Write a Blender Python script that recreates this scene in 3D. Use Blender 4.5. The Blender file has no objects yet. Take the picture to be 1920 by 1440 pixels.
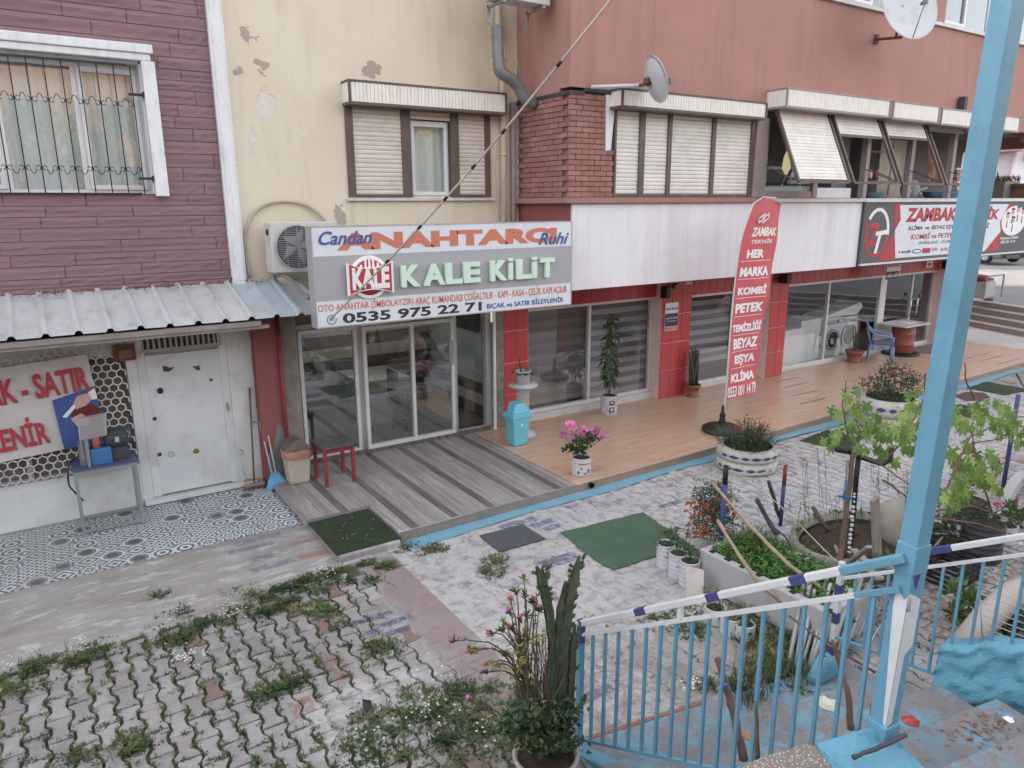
import bpy, math, random
from mathutils import Vector, Matrix
random.seed(7)
S = bpy.context.scene
COL = S.collection
D = bpy.data
PI = math.pi
# ---------------------------------------------------------------- camera
CAM = Vector((0.0, 0.0, 3.85))
YAW, PITCH, ROLL, FPX = math.radians(32.8265), math.radians(13.8315), math.radians(0.32475), 1367.4
fw = Vector((math.sin(YAW)*math.cos(PITCH), math.cos(YAW)*math.cos(PITCH), -math.sin(PITCH)))
rt0 = Vector((math.cos(YAW), -math.sin(YAW), 0))
dn0 = fw.cross(rt0)
cr, sr = math.cos(ROLL), math.sin(ROLL)
rt = rt0*cr + dn0*sr
dn = dn0*cr - rt0*sr
cam_data = D.cameras.new('camera'); cam = D.objects.new('camera', cam_data); COL.objects.link(cam)
cam.matrix_world = Matrix(((rt.x, -dn.x, -fw.x, CAM.x), (rt.y, -dn.y, -fw.y, CAM.y), (rt.z, -dn.z, -fw.z, CAM.z), (0, 0, 0, 1)))
cam_data.sensor_width = 36.0; cam_data.sensor_fit = 'HORIZONTAL'
cam_data.lens = 36.0*FPX/1920.0
cam_data.clip_start = 0.05; cam_data.clip_end = 600
S.camera = cam
# ---------------------------------------------------------------- sky, sun, exposure
SUN_EL, SUN_AZ = math.radians(27), math.radians(-36)     # evening sun behind the houses: the yard lies in their shade
w = D.worlds.new('World'); S.world = w; w.use_nodes = True
nt = w.node_tree; nt.nodes.clear()
sky = nt.nodes.new('ShaderNodeTexSky'); sky.sky_type = 'NISHITA'; sky.sun_disc = False
sky.sun_elevation = SUN_EL; sky.sun_rotation = SUN_AZ; sky.air_density = 1.0; sky.dust_density = 3.0; sky.ozone_density = 1.0
hs = nt.nodes.new('ShaderNodeHueSaturation'); hs.inputs['Saturation'].default_value = 0.13
bg = nt.nodes.new('ShaderNodeBackground'); bg.inputs['Strength'].default_value = 0.15
wo = nt.nodes.new('ShaderNodeOutputWorld')
nt.links.new(sky.outputs[0], hs.inputs['Color']); nt.links.new(hs.outputs[0], bg.inputs['Color']); nt.links.new(bg.outputs[0], wo.inputs[0])
sd = D.lights.new('sun', 'SUN'); sd.energy = 2.5; sd.angle = math.radians(0.6); sd.color = (1.0, 0.80, 0.58)
sun = D.objects.new('sun', sd); COL.objects.link(sun)
sdir = Vector((math.sin(SUN_AZ)*math.cos(SUN_EL), math.cos(SUN_AZ)*math.cos(SUN_EL), math.sin(SUN_EL)))
sun.rotation_euler = sdir.to_track_quat('Z', 'Y').to_euler()
sun.location = (-6, 20, 20)
S.view_settings.view_transform = 'Standard'; S.view_settings.look = 'None'
S.view_settings.gamma = 1.0; S.view_settings.exposure = 2.05; S.view_settings.use_curve_mapping = False
S.render.engine = 'CYCLES'
S.cycles.max_bounces = 6; S.cycles.transparent_max_bounces = 12; S.cycles.diffuse_bounces = 3; S.cycles.glossy_bounces = 3
S.cycles.caustics_reflective = False; S.cycles.caustics_refractive = False
# ---------------------------------------------------------------- helpers
def ray(px, py):
 return rt*((px-960)/FPX) + dn*((py-720)/FPX) + fw
def G(px, py, z=0.0):
 v = ray(px, py); return CAM + v*((z-CAM.z)/v.z)
def FY(px, py, y):
 v = ray(px, py); return CAM + v*(y/v.y)
def FX(px, py, x):
 v = ray(px, py); return CAM + v*(x/v.x)
def HZ(p, py):
 """height of the point above ground point p that is seen at row py"""
 hx = math.hypot(p.x, p.y)
 lo, hi = -2.0, 12.0
 for i in range(40):
  m = (lo+hi)/2; q = Vector((p.x, p.y, m))-CAM
  y = 720+FPX*q.dot(dn)/q.dot(fw)
  if y > py: lo = m
  else: hi = m
 return lo
SAT = 0.80
def lin(c):
 c /= 255.0
 return c/12.92 if c <= 0.04045 else ((c+0.055)/1.055)**2.4
def C(r, g, b, k=1.0):
 m = (r+g+b)/3; r, g, b = (m+(v-m)*SAT for v in (r, g, b))
 return tuple(min(0.9, lin(v)*k) for v in (r, g, b)) + (1.0,)
class NT:
 def __init__(self, name):
  self.m = D.materials.new(name); self.m.use_nodes = True
  self.t = self.m.node_tree; self.t.nodes.clear()
  self.out = self.n('ShaderNodeOutputMaterial')
 def n(self, typ, **kw):
  x = self.t.nodes.new(typ)
  for k, v in kw.items(): setattr(x, k, v)
  return x
 def l(self, a, b): self.t.links.new(a, b)
 def set(self, node, key, val):
  i = node.inputs[key]
  if hasattr(val, 'is_output') or isinstance(val, bpy.types.NodeSocket): self.l(val, i)
  else: i.default_value = val
 def math(self, op, a, b=0.0, c=None, clamp=False):
  x = self.n('ShaderNodeMath', operation=op); x.use_clamp = clamp
  self.set(x, 0, a); self.set(x, 1, b)
  if c is not None: self.set(x, 2, c)
  return x.outputs[0]
 def mix(self, f, a, b, blend='MIX'):
  x = self.n('ShaderNodeMix', data_type='RGBA', blend_type=blend)
  self.set(x, 0, f); self.set(x, 6, a); self.set(x, 7, b)
  return x.outputs[2]
 def pos(self):
  return self.n('ShaderNodeNewGeometry').outputs['Position']
 def obj(self):
  return self.n('ShaderNodeTexCoord').outputs['Object']
 def rnd(self):
  return self.n('ShaderNodeObjectInfo').outputs['Random']
 def mapping(self, v, scale=(1, 1, 1), loc=(0, 0, 0), rot=(0, 0, 0)):
  x = self.n('ShaderNodeMapping'); self.l(v, x.inputs[0])
  x.inputs['Scale'].default_value = scale; x.inputs['Location'].default_value = loc; x.inputs['Rotation'].default_value = rot
  return x.outputs[0]
 def noise(self, v, scale=5.0, detail=4.0, rough=0.55, out=0):
  x = self.n('ShaderNodeTexNoise'); self.l(v, x.inputs['Vector'])
  x.inputs['Scale'].default_value = scale; x.inputs['Detail'].default_value = detail; x.inputs['Roughness'].default_value = rough
  return x.outputs[out]
 def ramp(self, f, a, b, c0=(0, 0, 0, 1), c1=(1, 1, 1, 1)):
  x = self.n('ShaderNodeMapRange'); x.clamp = True
  self.set(x, 0, f); x.inputs[1].default_value = a; x.inputs[2].default_value = b
  return x.outputs[0]
 def sep(self, v):
  x = self.n('ShaderNodeSeparateXYZ'); self.l(v, x.inputs[0]); return x.outputs
 def bump(self, h, strength=0.4, dist=0.01, prev=None):
  x = self.n('ShaderNodeBump'); self.set(x, 'Height', h)
  x.inputs['Strength'].default_value = strength; x.inputs['Distance'].default_value = dist
  if prev is not None: self.l(prev, x.inputs['Normal'])
  return x.outputs[0]
 def bsdf(self, color, rough=0.7, metal=0.0, normal=None, spec=0.4):
  b = self.n('ShaderNodeBsdfPrincipled')
  self.set(b, 'Base Color', color); self.set(b, 'Roughness', rough); self.set(b, 'Metallic', metal)
  b.inputs['Specular IOR Level'].default_value = spec
  if normal is not None: self.l(normal, b.inputs['Normal'])
  self.l(b.outputs[0], self.out.inputs[0])
  return b
def dark(c, k): return (c[0]*k, c[1]*k, c[2]*k, 1)
def MAT(name, col, rough=0.7, metal=0.0, var=0.15, vs=4.0, bump=0.0, bs=40.0, dirt=None, ds=1.5, da=0.5, rnd=0.0, spec=0.4, coord='pos', stretch=(1, 1, 1), fine=0.0, streak=None, chip=None):
 """general painted / cast surface: slow colour variation, dirt patches, fine relief"""
 t = NT(name)
 v = t.pos() if coord == 'pos' else t.obj()
 if stretch != (1, 1, 1): v = t.mapping(v, scale=stretch)
 n1 = t.noise(v, vs, 5)
 c = t.mix(t.ramp(n1, 0.3, 0.7), dark(col, 1-var), dark(col, 1+var*0.6))
 if rnd:
  r = t.rnd()
  c = t.mix(1.0, c, t.mix(r, (1-rnd,)*3+(1,), (1+rnd*0.6,)*3+(1,)), 'MULTIPLY')
 if dirt is not None:
  n2 = t.noise(v, ds, 6, 0.65)
  c = t.mix(t.math('MULTIPLY', t.ramp(n2, 0.5, 0.72), da), c, dirt)
 if fine:
  n3 = t.noise(v, 220, 2)
  c = t.mix(1.0, c, t.mix(t.ramp(n3, 0.35, 0.65), (1-fine,)*3+(1,), (1+fine,)*3+(1,)), 'MULTIPLY')
 if streak is not None:
  sn = t.noise(t.mapping(t.pos(), scale=(4.5, 4.5, .16)), 1.3, 6, .7); sm = t.noise(t.pos(), .5, 3)
  c = t.mix(t.math('MULTIPLY', t.math('MULTIPLY', t.ramp(sn, .46, .68), t.ramp(sm, .35, .6)), streak[1]), c, streak[0])
 if chip is not None:
  c = t.mix(t.ramp(t.noise(v, chip[1], 5, .7), chip[2], chip[2]+.02), c, chip[0])
 nrm = t.bump(t.noise(v, bs, 4, 0.6), bump, 0.01) if bump else None
 t.bsdf(c, rough, metal, nrm, spec)
 return t.m
def GLASS(name, base=0.10, tint=(0.86, 0.9, 0.9, 1), k=1.0):
 t = NT(name)
 lw = t.n('ShaderNodeLayerWeight'); lw.inputs[0].default_value = 0.5
 f = t.math('MULTIPLY_ADD', t.math('POWER', lw.outputs['Facing'], 4.0), .9*k, base, clamp=True)
 tr = t.n('ShaderNodeBsdfTransparent'); tr.inputs[0].default_value = tint
 gl = t.n('ShaderNodeBsdfGlossy'); gl.inputs['Roughness'].default_value = 0.015; gl.inputs[0].default_value = (0.95, 0.97, 1, 1)
 w_ = t.noise(t.pos(), 0.9, 2)
 t.l(t.bump(w_, 0.25, 0.02), gl.inputs['Normal'])
 mx = t.n('ShaderNodeMixShader'); t.l(f, mx.inputs[0]); t.l(tr.outputs[0], mx.inputs[1]); t.l(gl.outputs[0], mx.inputs[2])
 t.l(mx.outputs[0], t.out.inputs[0])
 return t.m
def LEAF(name, c1, c2, rough=0.5, trans=0.25, scale=6.0):
 t = NT(name)
 n1 = t.noise(t.pos(), scale, 3)
 c = t.mix(t.ramp(n1, 0.35, 0.65), c1, c2)
 r = t.rnd()
 c = t.mix(1.0, c, t.mix(r, (0.8, 0.85, 0.8, 1), (1.2, 1.1, 1.1, 1)), 'MULTIPLY')
 n2 = t.noise(t.pos(), 60, 2)
 c = t.mix(1.0, c, t.mix(n2, (0.65, 0.65, 0.65, 1), (1.35, 1.35, 1.35, 1)), 'MULTIPLY')
 p = t.n('ShaderNodeBsdfPrincipled'); t.l(c, p.inputs['Base Color']); p.inputs['Roughness'].default_value = rough
 p.inputs['Specular IOR Level'].default_value = 0.3
 tl = t.n('ShaderNodeBsdfTranslucent'); t.l(c, tl.inputs[0])
 mx = t.n('ShaderNodeMixShader'); mx.inputs[0].default_value = trans
 t.l(p.outputs[0], mx.inputs[1]); t.l(tl.outputs[0], mx.inputs[2]); t.l(mx.outputs[0], t.out.inputs[0])
 return t.m
WL = {}
def setp(o, label=None, cat=None, group=None, kind=None):
 if label: o['label'] = label
 if cat: o['category'] = cat
 if group: o['group'] = group
 if kind: o['kind'] = kind
 return o
def thing(name, loc, label, cat, group=None, rz=0.0):
 o = D.objects.new(name, None); COL.objects.link(o); o.location = loc; o.rotation_euler = (0, 0, rz)
 o.empty_display_size = 0.2
 WL[o.name] = Vector(loc)
 return setp(o, label, cat, group)
class MB:
 def __init__(s): s.v = []; s.f = []; s.mi = []; s.smooth = []; s.cur = 0; s.sm = False
 def add(s, vs, fs):
  b = len(s.v); s.v += [tuple(q) for q in vs]
  for f in fs: s.f.append(tuple(b+i for i in f)); s.mi.append(s.cur); s.smooth.append(s.sm)
  return s
 def box(s, x0, x1, y0, y1, z0, z1):
  vs = [(x, y, z) for z in (z0, z1) for y in (y0, y1) for x in (x0, x1)]
  return s.add(vs, [(0, 2, 3, 1), (4, 5, 7, 6), (0, 1, 5, 4), (2, 6, 7, 3), (0, 4, 6, 2), (1, 3, 7, 5)])
 def obox(s, c, ax, ay, az):
  c = Vector(c); ax, ay, az = Vector(ax), Vector(ay), Vector(az)
  vs = [c+ax*i+ay*j+az*k for k in (-1, 1) for j in (-1, 1) for i in (-1, 1)]
  return s.add(vs, [(0, 2, 3, 1), (4, 5, 7, 6), (0, 1, 5, 4), (2, 6, 7, 3), (0, 4, 6, 2), (1, 3, 7, 5)])
 def beam(s, a, b, w, h, up=(0, 0, 1)):
  a, b = Vector(a), Vector(b); d = (b-a); L = d.length; d.normalize(); up = Vector(up)
  if abs(d.dot(up)) > 0.97: up = Vector((0, 1, 0))
  sx = d.cross(up).normalized(); u = sx.cross(d).normalized()
  return s.obox((a+b)/2, d*(L/2), sx*(w/2), u*(h/2))
 def prism(s, poly, ext):
  """poly: list of 3D points (planar, ccw seen from the front), ext: extrusion vector to the back"""
  n = len(poly); ext = Vector(ext)
  vs = [Vector(p) for p in poly]+[Vector(p)+ext for p in poly]
  fs = [tuple(range(n)), tuple(range(2*n-1, n-1, -1))]
  for i in range(n):
   j = (i+1) % n; fs.append((j, i, n+i, n+j))
  return s.add(vs, fs)
 def tube(s, pts, r, n=8, caps=True, flat=None):
  pts = [Vector(p) for p in pts]; m = len(pts)
  if not isinstance(r, (list, tuple)): r = [r]*m
  vs = []; up = None
  for i, p in enumerate(pts):
   a = pts[max(i-1, 0)]; b = pts[min(i+1, m-1)]; d = (b-a)
   if d.length < 1e-9: d = Vector((0, 0, 1))
   d.normalize()
   if up is None:
    up = Vector((0, 0, 1)) if abs(d.z) < 0.9 else Vector((1, 0, 0))
   x = d.cross(up)
   if x.length < 1e-5: x = d.cross(Vector((0.3, 1, 0.2)))
   x.normalize(); u = x.cross(d).normalized(); up = u
   for k in range(n):
    t = 2*PI*k/n; vs.append(p+x*(math.cos(t)*r[i])+u*(math.sin(t)*r[i]))
  fs = []
  for i in range(m-1):
   for k in range(n):
    k2 = (k+1) % n; fs.append((i*n+k, i*n+k2, (i+1)*n+k2, (i+1)*n+k))
  if caps: fs.append(tuple(range(n-1, -1, -1))); fs.append(tuple((m-1)*n+k for k in range(n)))
  o = s.sm; s.sm = n > 5; s.add(vs, fs); s.sm = o
  return s
 def lathe(s, prof, c=(0, 0, 0), n=20, sx=1.0, sy=1.0, close=True):
  """prof: (radius, z) list"""
  c = Vector(c); m = len(prof); vs = []
  for r, z in prof:
   for k in range(n):
    t = 2*PI*k/n; vs.append(c+Vector((math.cos(t)*r*sx, math.sin(t)*r*sy, z)))
  fs = []
  for i in range(m-1):
   for k in range(n):
    k2 = (k+1) % n; fs.append((i*n+k, i*n+k2, (i+1)*n+k2, (i+1)*n+k))
  if close:
   fs.append(tuple(range(n-1, -1, -1))); fs.append(tuple((m-1)*n+k for k in range(n)))
  o = s.sm; s.sm = True; s.add(vs, fs); s.sm = o
  return s
 def disc(s, c, nrm, r, th=0.01, n=20, sx=1.0):
  c = Vector(c); d = Vector(nrm).normalized()
  return s.tube([c-d*th/2, c+d*th/2], r, n)
 def leaf(s, p, d, nrm, L, W, fold=0.2, droop=0.0):
  p, d, nrm = Vector(p), Vector(d).normalized(), Vector(nrm)
  x = d.cross(nrm)
  if x.length < 1e-4: x = Vector((1, 0, 0))
  x.normalize(); u = x.cross(d).normalized()
  m1 = p+d*L*0.45+u*(W*fold*-0.3); tip = p+d*L-u*(L*droop)
  s.add([p, p+d*L*0.4+x*W*0.5+u*W*fold*0.5, tip, p+d*L*0.4-x*W*0.5+u*W*fold*0.5, m1], [(0, 1, 4), (1, 2, 4), (2, 3, 4), (3, 0, 4)])
  return s
 def blade(s, p, tip, w):
  p, tip = Vector(p), Vector(tip); d = tip-p
  x = Vector((-d.y, d.x, 0))
  if x.length < 1e-4: x = Vector((random.uniform(-1, 1), random.uniform(-1, 1), 0))
  x = x.normalized()*w*0.5
  mid = p+d*0.55+Vector((0, 0, d.length*0.12))
  s.add([p-x, p+x, mid+x*0.8, mid-x*0.8, tip], [(0, 1, 2, 3), (3, 2, 4)])
  return s
 def mesh(s, name, mats, off=(0, 0, 0)):
  off = Vector(off); me = D.meshes.new(name)
  me.from_pydata([(Vector(v)-off)[:] for v in s.v], [], s.f)
  if not isinstance(mats, (list, tuple)): mats = [mats]
  for m in mats: me.materials.append(m)
  me.polygons.foreach_set('material_index', s.mi)
  me.polygons.foreach_set('use_smooth', s.smooth)
  me.update()
  return me
 def build(s, name, mats, parent=None, bev=0.0, origin=None):
  if parent is not None: off = WL[parent.name]
  elif origin is not None: off = Vector(origin)
  else:
   xs = [v[0] for v in s.v]; ys = [v[1] for v in s.v]; zs = [v[2] for v in s.v]
   off = Vector(((min(xs)+max(xs))/2, (min(ys)+max(ys))/2, min(zs)))
  me = s.mesh(name, mats, off)
  o = D.objects.new(name, me); COL.objects.link(o)
  if parent is not None: o.parent = parent
  else: o.location = off
  WL[o.name] = Vector(off)
  if bev:
   b = o.modifiers.new('bevel', 'BEVEL'); b.width = bev; b.segments = 2; b.limit_method = 'ANGLE'; b.angle_limit = math.radians(40)
  return o
def inst(name, me, parent, loc, rot=(0, 0, 0), sc=(1, 1, 1)):
 """another piece sharing mesh data; loc is a world position"""
 o = D.objects.new(name, me); COL.objects.link(o)
 if parent is not None: o.parent = parent; o.location = Vector(loc)-WL[parent.name]
 else: o.location = loc
 o.rotation_euler = rot; o.scale = sc
 WL[o.name] = Vector(loc)
 return o
def kids(o): return [c for c in D.objects if c.parent == o]
def copy_tree(o, parent=None, loc=None, rz=None, label=None):
 c = o.copy(); COL.objects.link(c)
 if parent is not None: c.parent = parent
 if loc is not None: c.location = loc
 if rz is not None: c.rotation_euler = (0, 0, rz)
 if label: c['label'] = label
 for ch in kids(o): copy_tree(ch, c)
 return c
def struct(o): o['kind'] = 'structure'; return o
def stuff(o): o['kind'] = 'stuff'; return o
TXT = {}
def text(s, parent, x0, x1, z0, z1, Y, mat, name='lettering', bold=0.0, shear=0.0, depth=0.004, tilt=0.0, frame=None, bev=0.0):
 """flat lettering fitted into a box on a wall facing -Y (or on 'frame' = origin, u, v)"""
 key = (s, bold, depth, bev)
 if key not in TXT:
  cu = D.curves.new('t', 'FONT'); cu.body = s; cu.size = 1.0; cu.offset = bold; cu.extrude = 0.5; cu.resolution_u = 3
  if bev: cu.bevel_depth = bev
  to = D.objects.new('t', cu); COL.objects.link(to)
  bpy.context.view_layer.update()
  dg = bpy.context.evaluated_depsgraph_get()
  me = D.meshes.new_from_object(to.evaluated_get(dg))
  vv = [v.co.copy() for v in me.vertices]; ff = [tuple(p.vertices) for p in me.polygons]
  D.objects.remove(to); D.curves.remove(cu); D.meshes.remove(me)
  TXT[key] = (vv, ff)
 vv, ff = TXT[key]
 if not vv: return None
 xs = [v.x+shear*v.y for v in vv]; ys = [v.y for v in vv]; zs = [v.z for v in vv]
 ax, bx, ay, by = min(xs), max(xs), min(ys), max(ys); az, bz = min(zs), max(zs)
 mb = MB(); vs = []
 for v, x in zip(vv, xs):
  u = (x-ax)/(bx-ax)*(x1-x0)+x0; t = (v.y-ay)/(by-ay)*(z1-z0)+z0; k = (v.z-az)/(bz-az)
  if frame is None: vs.append((u, Y-depth*k, t+tilt*(u-x0)))
  else:
   o_, uu, vv_ = frame; nn = Vector(uu).cross(Vector(vv_)).normalized()
   vs.append(Vector(o_)+Vector(uu)*u+Vector(vv_)*t+nn*(depth*k))
 mb.add(vs, ff)
 return mb.build(name, mat, parent)
def poly(pts, parent, mat, Y, depth=0.003, name='print', frame=None):
 """flat printed shape: pts are (x, z) on plane Y"""
 mb = MB(); ar = 0
 for i in range(len(pts)):
  a, b = pts[i], pts[(i+1) % len(pts)]; ar += a[0]*b[1]-b[0]*a[1]
 if ar < 0: pts = pts[::-1]
 mb.prism([(x, Y-depth, z) for x, z in pts], (0, depth*0.9, 0))
 return mb.build(name, mat, parent)
def circ(cx, cz, r, n=28, rz=None, a0=0, a1=2*PI):
 rz = rz or r
 full = abs(a1-a0-2*PI) < 1e-6
 return [(cx+r*math.cos(a0+(a1-a0)*i/(n if full else n-1)), cz+rz*math.sin(a0+(a1-a0)*i/(n if full else n-1))) for i in range(n)]
def ring(mb, cx, cz, r0, r1, Y, depth, n=32, a0=0, a1=2*PI, rz=1.0):
 """annulus sector facing -Y"""
 vs = []; fs = []
 full = abs(a1-a0-2*PI) < 1e-6; m = n if full else n+1
 for i in range(m):
  a = a0+(a1-a0)*i/n
  for r in (r0, r1):
   for y in (Y-depth, Y): vs.append((cx+r*math.cos(a), y, cz+r*rz*math.sin(a)))
 for i in range(n):
  a = 4*i; b = 4*((i+1) % m)
  fs += [(a, a+2, b+2, b), (a+2, a+3, b+3, b+2), (a+1, a, b, b+1), (a+1, b+1, b+3, a+3)]
 mb.add(vs, fs)
 return mb
# ---------------------------------------------------------------- materials
KW = 1.25          # photograph value -> surface colour, walls
M = {}
M['purple'] = MAT('purple_cladding', C(132, 102, 110, KW), 0.75, var=0.10, vs=3, bump=0.9, bs=7, stretch=(0.45, 1, 6), rnd=0.08, dirt=C(108, 82, 88, KW), ds=0.7, da=0.5)
M['white_trim'] = MAT('white_trim', C(212, 215, 222, KW), 0.6, var=0.06, dirt=C(170, 172, 178, KW), ds=3, da=0.5, stretch=(3, 3, 1))
M['pvc'] = MAT('white_pvc', C(205, 206, 212, KW), 0.35, var=0.03, dirt=C(175, 172, 170, KW), ds=4, da=0.35)
M['grille'] = MAT('black_iron', C(48, 44, 46), 0.5, var=0.2)
M['brown_frame'] = MAT('brown_frame', C(92, 76, 72, KW), 0.5, var=0.12, dirt=C(120, 105, 98, KW), ds=5, da=0.5)
M['slat'] = MAT('cream_slat', C(205, 196, 186, KW), 0.55, var=0.08, dirt=C(172, 158, 148, KW), ds=3, da=0.5, rnd=0.08)
M['slat_pale'] = MAT('pale_slat', C(215, 211, 206, KW), 0.55, var=0.08, dirt=C(185, 176, 168, KW), ds=3, da=0.5, rnd=0.06)
M['box_white'] = MAT('shutter_box_white', C(220, 216, 210, KW), 0.55, var=0.06, dirt=C(185, 172, 158, KW), ds=6, da=0.5, stretch=(3, 3, 0.6))
M['mauve_trim'] = MAT('mauve_trim', C(150, 132, 134, KW), 0.6, var=0.1, dirt=C(120, 105, 105, KW), ds=3, da=0.4)
M['redwall'] = MAT('dusty_red_render', C(170, 120, 111, KW), 0.85, var=0.07, vs=0.8, bump=0.25, bs=60, dirt=C(150, 104, 102, KW), ds=0.9, da=0.4, fine=0.06, streak=(C(134, 96, 96), .28), chip=(C(196, 172, 168), 9, .73))
M['reddark'] = MAT('dark_red_render', C(140, 76, 76, KW), 0.8, var=0.1, bump=0.2, dirt=C(110, 66, 66, KW), ds=2, da=0.4)
M['ledge'] = MAT('ledge_red', C(158, 112, 108, KW), 0.75, var=0.12, dirt=C(128, 98, 95, KW), ds=4, da=0.6)
M['brick'] = MAT('red_brick', C(160, 106, 98, KW), 0.85, var=0.16, vs=6, bump=0.6, bs=60, rnd=0.16, dirt=C(150, 130, 125, KW), ds=3, da=0.35)
M['mortar'] = MAT('mortar', C(140, 112, 106), 0.95, var=0.2)
M['fascia'] = MAT('white_fascia', C(214, 214, 224, KW), 0.7, var=0.05, vs=1, dirt=C(198, 188, 194, KW), ds=1.1, da=0.5, streak=(C(176, 168, 170), .30), chip=(C(150, 140, 140), 22, .74), bump=.15, bs=12)
M['redtile'] = MAT('red_glazed_tile', C(190, 60, 68, KW), 0.25, var=0.1, rnd=0.12, spec=0.5, dirt=C(130, 50, 58, KW), ds=4, da=0.4)
M['grout'] = MAT('pale_grout', C(225, 195, 195, 1.2), 0.9, var=0.1)
M['alu'] = MAT('grey_aluminium', C(165, 166, 170, KW), 0.4, var=0.06, metal=0.2, dirt=C(135, 132, 130, KW), ds=5, da=0.4)
M['alu_pale'] = MAT('pale_aluminium', C(196, 196, 200, KW), 0.4, var=0.05, dirt=C(160, 155, 150, KW), ds=5, da=0.35)
M['marble'] = MAT('marble_strip', C(190, 188, 188, KW), 0.4, var=0.1, dirt=C(150, 145, 142, KW), ds=7, da=0.5)
M['dirtywhite'] = MAT('dirty_white_plaster', C(196, 200, 204, KW), 0.85, var=0.1, vs=2, bump=0.4, bs=25, dirt=C(158, 152, 146, KW), ds=2.5, da=0.6)
M['steeldoor'] = MAT('painted_steel_door', C(192, 197, 203, KW), 0.55, var=0.06, vs=1.5, bump=0.12, bs=6, dirt=C(160, 158, 155, KW), ds=2.2, da=0.5)
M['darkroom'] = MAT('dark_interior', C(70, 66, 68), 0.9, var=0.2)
M['black'] = MAT('black_plastic', C(38, 38, 42), 0.5, var=0.15)
M['dkgrey'] = MAT('dark_grey', C(70, 71, 76), 0.6, var=0.15)
M['grey'] = MAT('mid_grey', C(130, 131, 135), 0.6, var=0.12, dirt=C(100, 98, 96), ds=4, da=0.4)
M['ltgrey'] = MAT('light_grey', C(178, 180, 184), 0.55, var=0.1, dirt=C(140, 138, 135), ds=4, da=0.5)
M['rust'] = MAT('rusty_steel', C(120, 82, 66), 0.85, var=0.3, vs=14)
M['duct'] = MAT('flexible_duct', C(128, 130, 132, KW), 0.5, metal=0.3, var=0.15, dirt=C(95, 92, 90), ds=6, da=0.5)
M['cream_pipe'] = MAT('cream_pipe', C(198, 182, 158, KW), 0.7, var=0.1, dirt=C(150, 132, 112, KW), ds=4, da=0.5)
M['cable'] = MAT('pale_cable', C(190, 178, 168), 0.7, var=0.2)
M['dkcable'] = MAT('dark_cable', C(95, 88, 84), 0.7, var=0.2)
M['skyblue'] = MAT('sky_blue_paint', C(92, 152, 184, 1.05), 0.45, var=0.08, vs=3, bump=0.12, bs=30, dirt=C(76, 122, 148), ds=5, da=0.45, chip=(C(96, 84, 80), 26, .70), streak=(C(110, 140, 156), .4))
M['white_paint'] = MAT('white_paint', C(200, 203, 208, 1.1), 0.5, var=0.07, bump=0.12, bs=30, dirt=C(165, 165, 166), ds=5, da=0.4, chip=(C(110, 96, 90), 30, .69))
M['navy'] = MAT('navy_paint', C(60, 68, 128, 1.1), 0.5, var=0.12)
M['glass'] = GLASS('window_glass', 0.06)
M['glass_up'] = GLASS('upper_glass', 0.10, (.97, .98, .98, 1))
M['glass_lock'] = GLASS('locksmith_glass', 0.15)
M['glass_shop'] = GLASS('shop_glass', 0.07, (.96, .97, .97, 1))
M['curtain'] = MAT('net_curtain', C(226, 232, 236, 1.1), 0.9, var=0.08, vs=2, stretch=(12, 1, 0.6))
M['soil'] = MAT('dark_soil', C(70, 58, 52), 0.95, var=0.35, vs=20, bump=0.9, bs=60)
M['terracotta'] = MAT('terracotta', C(158, 98, 84), 0.85, var=0.15, dirt=C(120, 84, 74), ds=8, da=0.5)
M['bark'] = MAT('brown_stick', C(122, 96, 84), 0.9, var=0.25, vs=12, bump=0.6, bs=50)
M['bamboo'] = MAT('dry_cane', C(165, 142, 120), 0.7, var=0.25, vs=10)
M['plank'] = MAT('weathered_plank', C(150, 140, 135), 0.9, var=0.25, vs=6, bump=0.6, stretch=(1, 1, 0.2), dirt=C(95, 85, 80), ds=5, da=0.6)
M['rope'] = MAT('string', C(190, 180, 165), 0.9, var=0.15)
M['potwhite'] = MAT('white_painted_pot', C(195, 196, 202, 1.05), 0.6, var=0.07, dirt=C(150, 142, 138), ds=8, da=0.5, bump=0.2, bs=30)
M['bluebin'] = MAT('turquoise_plastic', C(92, 186, 214, 1.15), 0.35, var=0.05, dirt=C(82, 160, 186), ds=5, da=0.3)
M['beigebin'] = MAT('beige_plastic', C(188, 176, 160, 1.1), 0.6, var=0.1, dirt=C(150, 134, 118), ds=5, da=0.5)
M['brownlid'] = MAT('brown_lid', C(118, 98, 92), 0.5, var=0.15, dirt=C(150, 138, 130), ds=5, da=0.5)
M['bag'] = MAT('orange_bag', C(190, 132, 118), 0.5, var=0.15)
M['redpaint'] = MAT('red_paint', C(150, 52, 56, 1.1), 0.5, var=0.15, dirt=C(92, 44, 46), ds=12, da=0.5)
M['banner_red'] = MAT('red_banner_cloth', C(206, 82, 92, 1.2), 0.7, var=0.06, vs=5, bump=0.3, bs=4)
M['print_white'] = MAT('white_print', C(222, 222, 228, 1.2), 0.6, var=0.02)
M['print_orange'] = MAT('orange_print', C(205, 112, 88, 1.2), 0.6, var=0.03)
M['print_blue'] = MAT('blue_print', C(56, 84, 158, 1.2), 0.6, var=0.03)
M['print_navy'] = MAT('navy_print', C(50, 52, 100, 1.2), 0.6, var=0.03)
M['print_black'] = MAT('charcoal_print', C(56, 58, 68), 0.6, var=0.03)
M['print_grey'] = MAT('grey_panel_print', C(158, 158, 166, 1.2), 0.6, var=0.03)
M['print_red'] = MAT('red_print', C(184, 50, 62, 1.2), 0.6, var=0.04)
M['print_pink'] = MAT('skin_print', C(205, 160, 155, 1.1), 0.6, var=0.04)
M['print_dark'] = MAT('dark_panel_print', C(84, 86, 94, 1.1), 0.55, var=0.04)
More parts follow.
